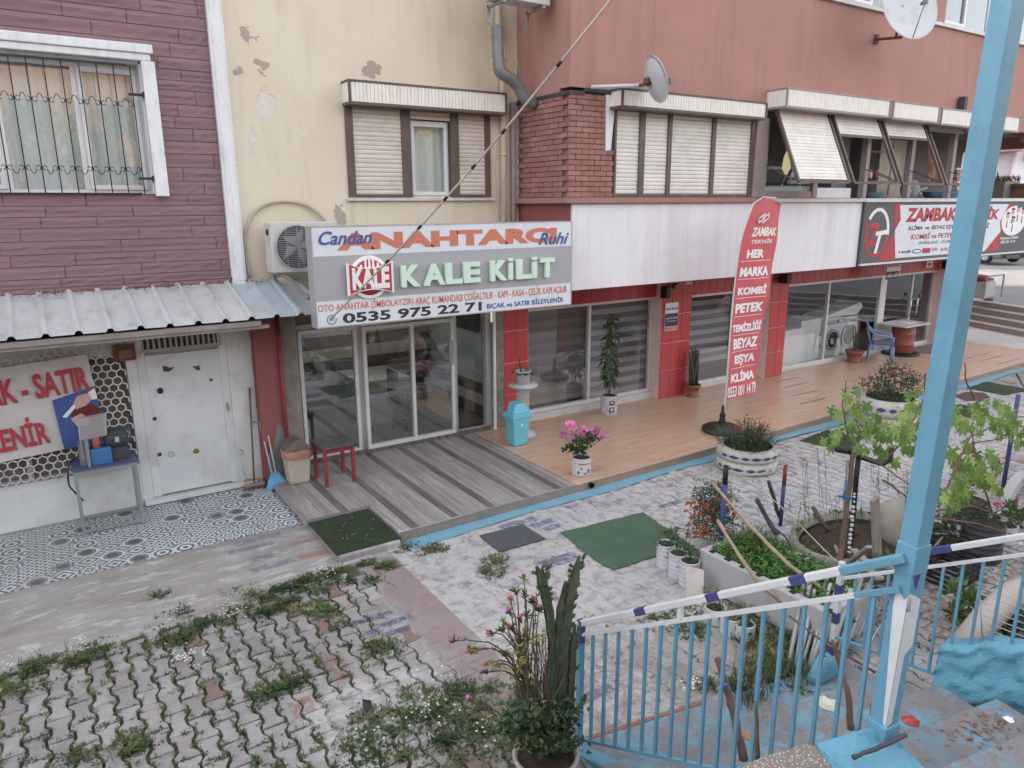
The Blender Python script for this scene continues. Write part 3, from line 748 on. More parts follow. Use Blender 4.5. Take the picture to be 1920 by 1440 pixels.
f5 = shopfront(red, 17.75, 20.04, .16, 2.10, YW+.02, [19.0])
mb = MB(); mb.box(6.91, 9.86, YW-.06, YW+.12, .13, .25); mb.box(10.66, 13.05, YW-.03, YW+.12, .13, .2); mb.box(13.62, 20.05, YW-.03, YW+.12, .13, .16); mb.build('threshold', M['marble'], red, bev=.004)
mb = MB(); mb.box(17.6, 17.75, YW+.02, YW+.12, .16, 2.1); mb.build('mullion', M['alu_pale'], red)
for xx in (18.85, 19.15):
 mb = MB(); mb.tube([(xx, YW+.02, .95), (xx, YW-.07, .98), (xx, YW-.07, 1.42), (xx, YW+.02, 1.45)], .014, 8); mb.build('door_handle', M['chrome'], f5)
mb = MB(); mb.tube([(13.72, YW+.02, .75), (13.72, YW-.08, .78), (13.72, YW-.08, 1.15), (13.72, YW+.02, 1.18)], .016, 8); mb.build('door_handle', M['chrome'], f4)
# zebra blinds
ba = MAT('blind_dark', C(88, 86, 93), .9, var=.15); bb_ = MAT('blind_light', C(146, 146, 155), .9, var=.12); bc = MAT('blind_left', C(112, 109, 111), .9, var=.12); bd = MAT('blind_left2', C(128, 124, 125), .9, var=.12)
def zebra(x0, x1, z0, z1, Y, p, m1, m2_):
 n = int((z1-z0)/p*2); h = (z1-z0)/n
 for i in range(n):
  mm = MB(); mm.box(x0, x1, Y+(.004 if i % 2 else 0), Y+.008+(.004 if i % 2 else 0), z0+i*h+.002, z0+(i+1)*h-.002); mm.build('blind_band', m1 if i % 2 else m2_, red)
zebra(6.98, 8.28, .36, 2.06, YW+.12, .19, bc, bd)
zebra(8.36, 9.80, .31, 2.06, YW+.12, .19, ba, bb_)
zebra(10.72, 12.16, .62, 2.03, YW+.12, .19, ba, bb_)
zebra(12.24, 13.0, .62, 2.03, YW+.12, .19, ba, bb_)
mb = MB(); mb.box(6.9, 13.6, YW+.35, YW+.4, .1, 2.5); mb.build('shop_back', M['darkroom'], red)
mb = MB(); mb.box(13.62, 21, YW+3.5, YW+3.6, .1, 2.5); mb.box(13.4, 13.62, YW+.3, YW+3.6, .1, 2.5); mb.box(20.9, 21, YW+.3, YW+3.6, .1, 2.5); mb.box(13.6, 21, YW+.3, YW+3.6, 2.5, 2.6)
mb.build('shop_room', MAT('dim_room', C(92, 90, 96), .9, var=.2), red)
mb = MB(); mb.box(13.5, 21, YW+.12, YW+3.6, .05, .14); mb.build('shop_floor', M['grey'], red)
# ---- left annex: white wall with steel door and hexagon grille; locksmith shop front
annex = thing('shop_annex', (0.5, 10.1, 0), 'low white plastered workshop front with steel door and hexagon grille under the tin roof', 'building')
YA = 10.1
mb = MB(); mb.box(.78, 2.15, YA+.07, YA+.3, .05, 2.75); mb.box(-5, .78, YA, YA+.2, .03, .62); mb.box(-5, .78, YA, YA+.2, 2.06, 2.7); mb.box(-5, .78, YA+.25, YA+.3, .05, 2.7)
mb.box(.90, 1.0, YA-.01, YA+.07, .13, 2.4); mb.box(1.88, 1.98, YA-.01, YA+.07, .13, 2.4)
mb.box(.78, .90, YA-.005, YA+.07, .03, 2.4); mb.box(1.98, 2.30, YA-.02, YA+.07, .03, 2.46); mb.box(.9, 2.0, YA-.012, YA+.07, 2.32, 2.46)
mb.build('wall', M['dirtywhite'], annex, bev=.006)
mb = MB(); mb.box(-5, .78, YA+.2, YA+.24, .6, 2.35); mb.build('dark_opening', MAT('dim_opening', C(128, 120, 118), .9, var=.3, vs=2), annex)
mb = MB(); mb.box(-.42, -.36, YA+.06, YA+.12, .6, 2.32); mb.box(.30, .36, YA+.06, YA+.12, .6, 2.32); mb.box(-.8, -.74, YA+.06, YA+.12, .6, 2.32); mb.build('grille_post', M['ltgrey'], annex)
# hexagon grille: individual hexagons are far over the limit -> one joined piece
mb = MB(); hx_r = .055; rows = int(1.72/(hx_r*1.5*1.0));
def hexbar(a, b):
 mb.beam((a[0], YA-.035, a[1]), (b[0], YA-.035, b[1]), .015, .008, up=(0, 1, 0))
R_ = .058; xw = R_*math.sqrt(3)
j = 0; z = .62
while z < 2.42:
 x = -1.3+(xw/2 if j % 2 else 0)
 while x < .74:
  c = [(x+R_*math.sin(PI/3*k), z+R_*math.cos(PI/3*k)) for k in range(6)]
  hexbar(c[0], c[1]); hexbar(c[1], c[2]); hexbar(c[5], c[0])
  x += xw
 z += R_*1.5; j += 1
stuff(mb.build('hexagon_grille', MAT('grille_white', C(206, 202, 198, 1.2), .6, var=.15, dirt=C(140, 128, 118), ds=8, da=.6), annex))
# door
dm = MB(); dm.box(1.0, 1.88, YA-.005, YA+.05, .15, 2.02); door = dm.build('door', M['steeldoor'], annex, bev=.006)
dm = MB(); dm.disc((FY(300, 732, YA).x, YA-.02, FY(300, 732, YA).z), (0, 1, 0), .035, .04, 16); dm.build('handle', M['black'], door)
q = FY(321, 851, YA); dm = MB(); ring(dm, q.x, q.z, .028, .038, YA-.006, .012); dm.build('lock_ring', M['ltgrey'], door)
q = FY(368, 845, YA); dm = MB(); dm.disc((q.x, YA-.012, q.z), (0, 1, 0), .034, .012, 20); lk = dm.build('lock', MAT('brass', C(176, 158, 70), .4, metal=.3), door)
dm = MB(); ring(dm, q.x, q.z, .024, .028, YA-.02, .003); dm.box(q.x-.012, q.x+.012, YA-.022, YA-.019, q.z-.004, q.z+.004); dm.build('lock_mark', M['black'], door)
for px, py, pts in ((315, 690, [(-.05, -.03), (0, -.04), (.04, -.02), (.06, .01), (.02, .0), (-.01, .02), (-.05, .03)]), (368, 690, [(-.04, .03), (-.01, -.01), (.01, -.03), (.04, -.02), (.03, .01), (.05, .03), (0, .02)]), (395, 712, [(-.02, 0), (0, -.02), (.025, 0), (0, .02)]), (290, 785, [(-.02, -.02), (.02, -.02), (.02, .02), (-.02, .02)]), (299, 852, [(-.02, -.02), (.02, -.02), (.02, .02), (-.02, .02)])):
 q = FY(px, py, YA); poly([(q.x+a*1.2, q.z+b*1.2) for a, b in pts], door, M['dkgrey'], YA-.006, .003, 'rust_spot')
# slatted vent above the door
mb = MB(); mb.box(.95, 1.93, YA-.02, YA+.02, 2.06, 2.10); mb.box(.95, 1.93, YA-.02, YA+.02, 2.30, 2.33); vb = mb.build('vent_frame', M['ltgrey'], annex)
mb = MB(); mb.box(.96, 1.92, YA+.03, YA+.05, 2.08, 2.32); mb.build('vent_back', MAT('vent_dark', C(110, 106, 104), .9), vb)
for i in range(15):
 x = .97+i*.066; mb = MB(); mb.box(x, x+.030, YA-.012, YA+.02, 2.10, 2.30); mb.build('vent_slat', M['ltgrey'], vb)
mb = MB(); q = FY(461, 643, YA); mb.box(q.x-.10, q.x+.10, YA-.035, YA-.02, q.z-.08, q.z+.08); mb.build('fuse_door', M['dirtywhite'], annex, bev=.003)
mb = MB(); q = FY(232, 660, YA); mb.box(q.x-.12, q.x+.12, YA-.06, YA, q.z-.1, q.z+.1); mb.build('vent_box', M['rust'], annex)
mb = MB(); q = FY(234, 662, YA); mb.box(q.x-.07, q.x+.07, YA-.075, YA-.06, q.z-.05, q.z+.05); mb.build('vent_cover', MAT('reddish', C(150, 105, 95), .9), annex)
mb = MB(); mb.box(.78, 2.2, YA-.12, YA+.0, .07, .125); mb.build('doorstep', M['dirtywhite'], annex, bev=.005)
q = FY(452, 848, YA-.02); mb = MB(); ring(mb, q.x, q.z, .022, .028, YA-.022, .006, rz=1.5); mb.build('pull', M['grey'], annex)
# dark red pier and bare grey pier left of the locksmith's glass
mb = MB(); mb.box(2.30, 2.66, 9.9, YA+.2, .1, 2.6); mb.build('red_pier', M['reddark'], annex)
mb = MB(); mb.box(2.66, 2.93, 10.1, YA+.3, .1, 2.6); mb.build('bare_pier', MAT('bare_plaster', C(150, 142, 136), .9, var=.25, vs=6, bump=.5, dirt=C(178, 172, 166), ds=4, da=.7), annex)
mb = MB(); mb.prism([(2.32, 9.895, .1), (2.66, 9.895, .1), (2.66, 9.895, .80), (2.52, 9.895, .92), (2.44, 9.895, .62), (2.34, 9.895, .45)], (0, .01, 0)); mb.build('bare_patch', M['grey'], annex)
mb = MB(); mb.tube([(2.62, 9.86, .1), (2.62, 9.86, 2.5)], .028, 8); mb.build('red_pipe', M['redpaint'], annex)
shop = thing('key_shop', (4.6, YW, 0), 'locksmith shop with sliding glass doors under the Kale Kilit signboard', 'shop')
f1 = shopfront(shop, 2.98, 3.86, .17, 2.12, YW-.02, [], mat=M['alu_pale'], glass=M['glass_lock'])
mb = MB(); mb.box(2.93, 6.18, YW-.05, YW+.15, .05, .17); mb.build('threshold', M['marble'], shop, bev=.004)
mb = MB(); mb.box(3.86, 3.93, YW-.0, YW+.12, .17, 2.12); mb.box(5.47, 5.55, YW-.0, YW+.12, .17, 2.2); mb.box(2.93, 6.2, YW+.02, YW+.12, 2.12, 2.2); mb.box(6.10, 6.20, YW+0, YW+.12, .17, 2.2); mb.build('frame', M['alu'], shop, bev=.004)
f6 = shopfront(shop, 3.93, 5.47, .19, 2.10, YW-.07, [4.74], mat=M['alu_pale'], glass=M['glass_lock'])
mb = MB(); mb.box(5.43, 5.455, YW-.10, YW-.07, 1.35, 1.75); mb.build('door_handle', M['chrome'], f6)
mb = MB(); mb.box(5.57, 6.08, YW+.06, YW+.066, .2, 2.1); mb.build('pane', GLASS('clear_pane', .04), f6)
mb = MB(); mb.box(6.20, 6.42, YW-.05, YW+.3, .1, 2.5); mb.build('stone_pier', MAT('stone_strip', C(140, 130, 122), .8, var=.25, vs=10, dirt=C(178, 172, 166), ds=5, da=.6), shop)
mb = MB(); mb.box(6.20, 6.24, YW-.09, YW-.05, .12, 2.4); mb.build('white_edge', M['white_trim'], shop)
# room
mb = MB(); mb.box(2.9, 6.3, YW+.12, YW+3.2, .1, .17); mb.build('shop_floor', MAT('shop_floor', C(120, 108, 104), .5, var=.3, vs=5, stretch=(1.5, .2, 1)), shop)
mb = MB(); mb.box(2.85, 2.93, YW+.3, YW+3.2, .1, 2.5); mb.box(2.9, 6.4, YW+.3, YW+3.2, 2.45, 2.5); mb.box(2.9, 6.4, YW+3.1, YW+3.2, .1, 2.5); mb.build('shop_wall', MAT('shop_wall', C(140, 140, 142), .8), shop)
brw = MAT('brown_board', C(106, 72, 66), .6, var=.15); crm = MAT('cream_board', C(190, 180, 170), .6, var=.08)
for i in range(9):
 m_ = MB(); m_.box(2.95, 6.3, YW+2.4+.0, YW+2.43, .25+i*.22, .25+i*.22+.215); m_.build('board', brw if i % 2 else crm, shop)
for i in range(4):
 m_ = MB(); m_.box(6.26, 6.30, YW+.4, YW+2.4, .22+i*.2, .22+i*.2+.195); m_.build('board', crm if i % 2 else brw, shop)
m_ = MB(); m_.box(6.28, 6.32, YW+.14, YW+2.4, 1.0, 1.9); m_.build('pale_panel', MAT('pale_panel', C(176, 184, 176), .7, var=.06), shop)
m_ = MB(); m_.box(6.20, 6.3, YW+.5, YW+1.3, 1.72, 2.3); m_.build('screen', M['black'], shop)
m_ = MB(); m_.box(4.4, 4.9, YW+1.2, YW+2.1, .17, .92); m_.box(4.3, 5.2, YW+1.1, YW+2.2, .92, .96); m_.build('counter', crm, shop)
lt = MB(); lt.tube([(6.15, YW-.11, 1.98), (6.15, YW-.11, 2.38)], .018, 10)
em = NT('tube_glow'); e_ = em.n('ShaderNodeEmission'); e_.inputs[0].default_value = (1, .98, .9, 1); e_.inputs[1].default_value = .15; em.l(e_.outputs[0], em.out.inputs[0])
tg = lt.build('tube_lamp', em.m); setp(tg, 'lit upright fluorescent tube on the right jamb of the locksmith shop', 'lamp')
ld = D.lights.new('shop_lamp', 'AREA'); ld.energy = 2.5; ld.size = 1.2; ld.color = (1, .97, .92)
lo = D.objects.new('shop_lamp', ld); COL.objects.link(lo); lo.location = (4.6, YW+1.3, 2.42)
for par, a, b in ((left, -45, 2.3), (mid_b, 2.3, 6.8), (red, 6.8, 22.0)):
 mb = MB(); mb.box(a, b, YW+3.7, YW+14, 0, 15); mb.build('rear_sun_blocker', M['redwall'] if par == red else M['yellow'], par)  # unseen solid mass added to keep the low sun off rooms and yard
 mb = MB(); mb.box(a if a > -40 else -6, b, YB+.3 if par == red else YW+.3, YW+3.7, 9.4, 9.6); mb.build('roof', M['grey'], par)  # unseen cover added so no sun leaks in behind the thin facades
mb = MB(); mb.box(-45, -4.5, YP, YW+3.7, 0, 9.5); mb.build('side_sun_blocker', M['purple'], left)  # unseen block added on the left to keep the yard in shade
mb = MB(); mb.box(22.0, 22.3, YB+.3, YW+14, 5.2, 15); mb.box(20.9, 21.1, YW+.3, YW+14, .1, 5.2); mb.build('end_gable', M['redwall'], red)
# ---------------------------------------------------------------- ground
from mathutils import noise
def paving_material(name, cement=False):
 """worn grey concrete blocks: whitewash wear, painted stripes of blue and red, old cement smears"""
 t = NT(name); p = t.pos(); s = t.sep(p)
 n1 = t.noise(p, 1.1, 6, .6); n2 = t.noise(p, 9, 5, .6)
 c = t.mix(t.ramp(n1, .3, .7), C(146, 140, 141, .95), C(174, 169, 171, .95))
 c = t.mix(t.math('MULTIPLY', t.ramp(n2, .45, .7), .6), c, C(186, 182, 184, .95))
 if not cement:
  r = t.rnd(); at = t.n('ShaderNodeAttribute'); at.attribute_name = 'rnd'
  rv = t.math('FRACT', t.math('ADD', r, at.outputs['Fac']))
  c = t.mix(1.0, c, t.mix(rv, (.86, .85, .85, 1), (1.1, 1.1, 1.1, 1)), 'MULTIPLY')
  c = t.mix(t.math('GREATER_THAN', rv, .96), c, C(150, 122, 116, .9))
 def rect(pts, soft=.03, warp=.10):
  """mask of the quad seen at pts (pixels) as a world-aligned box"""
  q = [G(*a) for a in pts]; x0, x1 = min(v.x for v in q), max(v.x for v in q); y0, y1 = min(v.y for v in q), max(v.y for v in q)
  cx, cy, hx, hy = (x0+x1)/2, (y0+y1)/2, (x1-x0)/2, (y1-y0)/2
  return box(cx, cy, hx, hy, soft, warp)
 wn = t.noise(p, 3.2, 5, .65); w0 = t.math('SUBTRACT', wn, .5)
 wm = t.noise(t.mapping(p, loc=(5, 2, 0)), 3.5, 5, .65); w1 = t.math('SUBTRACT', wm, .5)
 def box(cx, cy, hx, hy, soft=.03, warp=.1, sk=0.0):
  X = t.math('MULTIPLY_ADD', w0, warp*2, s[0]); Y = t.math('MULTIPLY_ADD', w1, warp*2, s[1])
  dx = t.math('SUBTRACT', t.math('ABSOLUTE', t.math('SUBTRACT', X, cx)), hx)
  dy = t.math('SUBTRACT', t.math('ABSOLUTE', t.math('SUBTRACT', Y, cy)), hy)
  return t.ramp(t.math('MAXIMUM', dx, dy), soft, -soft)
 # whitewashed zone right of the pink strip, along the terrace and round the carpets
 white = t.math('MAXIMUM', box(4.2, 5.9, 1.6, 1.8, .25, .5), box(10.5, 6.2, 6.6, 1.3, .3, .5))
 white = t.math('MAXIMUM', white, box(3.45, 4.9, .45, 1.6, .15, .35))
 white = t.math('MAXIMUM', white, box(1.8, 4.7, .55, .55, .2, .5))
 white = t.math('MULTIPLY', white, t.math('MAXIMUM', t.ramp(s[0], 2.94, 2.955), t.ramp(s[1], 5.3, 5.1)))
 wear = t.ramp(t.noise(p, 6.5, 8, .76), .42, .52)
 c = t.mix(t.math('MULTIPLY', t.math('MULTIPLY', white, wear), .75), c, C(204, 202, 205, .95))
 pink = t.math('MULTIPLY', box(2.78, 5.5, .24, 1.62, .05, .12), t.ramp(s[0], 2.955, 2.94))
 c = t.mix(t.math('MULTIPLY', pink, t.ramp(t.noise(p, 4, 6, .7), .25, .55)), c, C(158, 138, 138, .95))
 chip = t.ramp(t.noise(p, 16, 6, .75), .40, .50)
 bl = None
 for cx, cy, hx, hy in ((2.27, 6.00, .19, .045), (2.42, 5.83, .16, .04), (2.18, 5.78, .08, .045), (2.36, 5.66, .13, .04), (4.62, 7.02, .26, .07), (4.86, 6.86, .17, .06), (4.9, 6.7, .14, .06), (4.45, 5.95, .24, .10),
                           (3.2, 4.2, .2, .06), (3.3, 3.95, .22, .06), (6.6, 6.4, .2, .05)):
  b = box(cx, cy, hx, hy, .015, .03); bl = b if bl is None else t.math('MAXIMUM', bl, b)
 c = t.mix(t.math('MULTIPLY', t.math('MULTIPLY', bl, chip), .85), c, C(84, 92, 134, 1))
 pale = t.math('MULTIPLY', t.math('MAXIMUM', box(5.4, 6.9, .9, .4, .2, .3), t.math('MAXIMUM', box(8.3, 5.2, 1.5, .9, .3, .4), box(4.95, 4.95, .6, .3, .2, .3))), t.ramp(t.noise(p, 3, 6, .7), .42, .55))
 c = t.mix(t.math('MULTIPLY', pale, .25), c, C(160, 178, 206, .95))
 rd = t.math('MAXIMUM', box(1.30, 5.1, .09, .12, .01, .02), t.math('MAXIMUM', box(1.72, 5.45, .08, .22, .02, .03), box(5.5, 7.05, .12, .05, .02, .05)))
 c = t.mix(t.math('MULTIPLY', t.math('MULTIPLY', rd, chip), .7), c, C(150, 104, 98, 1))
 if cement:
  lo_ = t.math('MULTIPLY', t.ramp(s[2], -.011, -.017), t.ramp(s[0], 4.5, 2.5))
  c = t.mix(lo_, c, t.mix(t.ramp(t.noise(p, 7, 5), .4, .6), C(84, 92, 60, .9), C(98, 90, 76, .9)))
 dirt = t.ramp(t.noise(t.mapping(p, loc=(9, 1, 0)), 1.7, 6, .65), .54, .70)
 dz = box(3.1, 3.9, 1.3, .8, .4, .6)
 dirt = t.math('MAXIMUM', t.math('MULTIPLY', dirt, .45), t.math('MULTIPLY', dz, .55))
 c = t.mix(t.math('MULTIPLY', dirt, t.ramp(n2, .3, .6)), c, C(120, 106, 98, .95))
 grain = t.noise(p, 150, 3, .7)
 c = t.mix(1.0, c, t.mix(t.ramp(grain, .3, .7), (.80, .80, .80, 1), (1.12, 1.12, 1.12, 1)), 'MULTIPLY')
 h = t.math('ADD', t.math('MULTIPLY', t.noise(p, 35, 5, .65), .7), t.math('MULTIPLY', grain, .25))
 t.bsdf(c, .9, 0, t.bump(h, .6, .012)); return t.m
M['paver'] = paving_material('worn_paving')
M['cement'] = paving_material('cement_fill', True)
M['soiljoint'] = MAT('earth_joint', C(92, 84, 76), .95, var=.3, vs=12, bump=.8, bs=60, dirt=C(76, 88, 58), ds=2.5, da=.5)
mb = MB(); mb.add([(-80, -80, -.06), (160, -80, -.06), (160, 160, -.06), (-80, 160, -.06)], [(0, 1, 2, 3)])
struct(mb.build('ground', M['soiljoint'], origin=(0, 0, -.06)))
# cement bed just under the block tops (the right part of the yard is smeared full of cement)
yard = struct(thing('paved_yard', (0, 0, 0), None, None))
def sheet(name, x0, x1, y0, y1, z, nx, ny, amp, mat, parent, seed=0, fn=None):
 rr = random.Random(seed); mb = MB(); vs = []
 for j in range(ny+1):
  for i in range(nx+1):
   x = x0+(x1-x0)*i/nx; y = y0+(y1-y0)*j/ny
   vs.append((x, y, z+(fn(x, y) if fn else 0)+rr.uniform(-amp, amp)))
 fs = [(j*(nx+1)+i, j*(nx+1)+i+1, (j+1)*(nx+1)+i+1, (j+1)*(nx+1)+i) for j in range(ny) for i in range(nx)]
 mb.sm = True; mb.add(vs, fs); return mb.build(name, mat, parent)
def smear(x, y):
 """how much cement fills the joints: 0 open joints .. 1 full"""
 a = 1/(1+math.exp(-(x-2.45-(0.25*math.sin(y*3)))*7))
 b = math.exp(-((x-1.75)**2/.28+(y-4.7)**2/.22))
 far = 1/(1+math.exp(-(x-6.2)*1.2))
 n = .9*noise.noise(Vector((x*2.1, y*2.1, 3)))+.45*noise.noise(Vector((x*7, y*7, 1)))
 return max(0.0, min(1.0, max(a*(.92-.5*far), b)+n*(.3+.15*far)))
sheet('cement_joints', -2, 26, 2.2, 8.6, 0.0, 560, 128, .0006, M['cement'], yard, 1, lambda x, y: -.024+.0215*smear(x, y)+(.005 if 2.45 < x < 3.35 else 0)+.0055*noise.noise(Vector((x*9, y*9, 0))))
rr = random.Random(21)
PH = .285; PW = .153; hwE = .088; hwW = .055
def paver_outline(g=.006):
 a = hwE-g; w_ = hwW-g; h = PH/2-g
 return [(-a, -h), (a, -h), (a, -h*.74), (w_, -h*.34), (w_, h*.34), (a, h*.74), (a, h), (-a, h), (-a, h*.74), (-w_, h*.34), (-w_, -h*.34), (-a, -h*.74)]
def paver_mb(mb, ox, oy, z=0.0, tx=0.0, ty=0.0, j=0.0, rot=0.0):
 pts = paver_outline(); n = len(pts)
 c, s_ = math.cos(rot), math.sin(rot)
 P = [((x*c-y*s_)+rr.uniform(-j, j), (x*s_+y*c)+rr.uniform(-j, j)) for x, y in pts]
 top = [(ox+x*.955, oy+y*.965, z+x*tx+y*ty) for x, y in P]
 rim = [(ox+x, oy+y, z-.006+x*tx+y*ty) for x, y in P]
 bot = [(ox+x, oy+y, z-.05) for x, y in P]
 fs = [tuple(range(n))]
 for i in range(n):
  k = (i+1) % n; fs += [(i, n+i, n+k, k), (n+i, 2*n+i, 2*n+k, n+k)]
 mb.add(top+rim+bot, fs)
spots = []
col = 0; x = -2.0
while x < 25.5:
 y = 2.3+(PH/2 if col % 2 else 0)
 while y < 8.7:
  lim_hi = 7.25 if x < 3.1 else (7.27+.021*(x-3.1)-.02)
  if x < 1.6: lim_hi = 6.95+.05*(x+1)
  if 2.3 < x < 3.25: lim_hi = 7.12
  ok = y+PH/2 < lim_hi
  if 2.95 < x < 5.3 and y < 3.35-.12*(x-3): ok = False
  if x > 5.2 and y < 3.0 and x < 5.7: ok = ok
  if ok: spots.append((x, y))
  y += PH
 x += PW; col += 1
def dcam(p): return (p[0]-CAM.x)**2+(p[1]-CAM.y)**2
def inview(p):
 q = Vector((p[0], p[1], 0))-CAM; d = q.dot(fw)
 return d > 0 and -60 < 960+FPX*q.dot(rt)/d < 1980 and 720+FPX*q.dot(dn)/d < 1480
vis = sorted([p for p in spots if inview(p)], key=dcam); near = set(vis[:298])
kinds = []
for k in range(8):
 m2 = MB(); paver_mb(m2, 0, 0, 0, rr.uniform(-.02, .02), rr.uniform(-.02, .02), .0045); kinds.append(m2.mesh('paver', M['paver']))
far = MB(); rv = []
for p in spots:
 dz = rr.uniform(-.004, .004); ang = rr.uniform(-.03, .03)
 if p in near: inst('paver', rr.choice(kinds), yard, (p[0]+rr.uniform(-.003, .003), p[1]+rr.uniform(-.003, .003), dz), (0, 0, ang+(PI if rr.random() < .5 else 0)))
 else:
  n0 = len(far.f); paver_mb(far, p[0], p[1], dz, rr.uniform(-.015, .015), rr.uniform(-.015, .015), .003, ang); r_ = rr.random(); rv += [r_]*(len(far.f)-n0)
fo = stuff(far.build('pavers', M['paver'], yard))
at = fo.data.attributes.new('rnd', 'FLOAT', 'FACE'); at.data.foreach_set('value', rv)
# smooth concrete apron left
def apron_mat():
 t = NT('concrete_apron'); p = t.pos(); s = t.sep(p)
 st = t.mapping(p, scale=(.8, 2.2, 1))
 c = t.mix(t.ramp(t.noise(st, 1.6, 6, .6), .3, .7), C(146, 140, 136, .95), C(176, 171, 170, .95))
 c = t.mix(t.math('MULTIPLY', t.ramp(t.noise(st, 3.3, 7, .7), .52, .62), .7), c, C(200, 199, 203, .95))
 pk = t.math('MULTIPLY', t.ramp(t.noise(t.mapping(p, scale=(1.2, 9, 1), loc=(3, 1, 0)), 1.5, 4, .6), .62, .68), t.ramp(t.noise(p, 1.1, 2), .45, .55))
 c = t.mix(t.math('MULTIPLY', pk, .8), c, C(146, 112, 106, 1))
 def box(cx, cy, hx, hy):
  w0 = t.math('MULTIPLY', t.math('SUBTRACT', t.noise(p, 5, 5), .5), .10)
  dx = t.math('SUBTRACT', t.math('ABSOLUTE', t.math('SUBTRACT', t.math('ADD', s[0], w0), cx)), hx); dy = t.math('SUBTRACT', t.math('ABSOLUTE', t.math('SUBTRACT', t.math('ADD', s[1], w0), cy)), hy)
  return t.ramp(t.math('MAXIMUM', dx, dy), .02, -.02)
 chip = t.ramp(t.noise(p, 14, 6, .75), .38, .5)
 bl = None
 for px, py, hx, hy in ((485, 1013, .26, .06), (470, 1030, .26, .05), (512, 1062, .24, .07), (492, 1047, .12, .06)):
  q = G(px, py); b = box(q.x, q.y, hx, hy); bl = b if bl is None else t.math('MAXIMUM', bl, b)
 c = t.mix(t.math('MULTIPLY', t.math('MULTIPLY', bl, chip), .8), c, C(112, 118, 140, 1))
 q = G(575, 1017); q2 = G(585, 1042)
 rd = t.math('MAXIMUM', box(q.x, q.y, .18, .05), box(q2.x, q2.y, .18, .06)); c = t.mix(t.math('MULTIPLY', rd, .8), c, C(158, 118, 106, 1))
 gr_ = t.noise(p, 130, 3, .7); c = t.mix(1.0, c, t.mix(t.ramp(gr_, .3, .7), (.85, .85, .85, 1), (1.1, 1.1, 1.1, 1)), 'MULTIPLY')
 t.bsdf(c, .9, 0, t.bump(t.math('ADD', t.noise(p, 9, 6, .6), t.math('MULTIPLY', gr_, .15)), .6, .02)); return t.m
mb = MB(); n = 60; vs = []; rr2 = random.Random(5)
for i in range(n+1):
 x = -4+6.75*i/n
 ylo = (6.85+.05*(x+1) if x < 1.6 else 7.15)+rr2.uniform(-.04, .04)
 vs += [(x, ylo, -.035), (x, ylo+.02, .008+rr2.uniform(-.004, .003)), (x, 7.7, .014+rr2.uniform(-.003, .003)), (x, 8.42, .022)]
fs = [(4*i+j, 4*(i+1)+j, 4*(i+1)+j+1, 4*i+j+1) for i in range(n) for j in range(3)]
mb.sm = True; mb.add(vs, fs); struct(mb.build('concrete_path', apron_mat()))
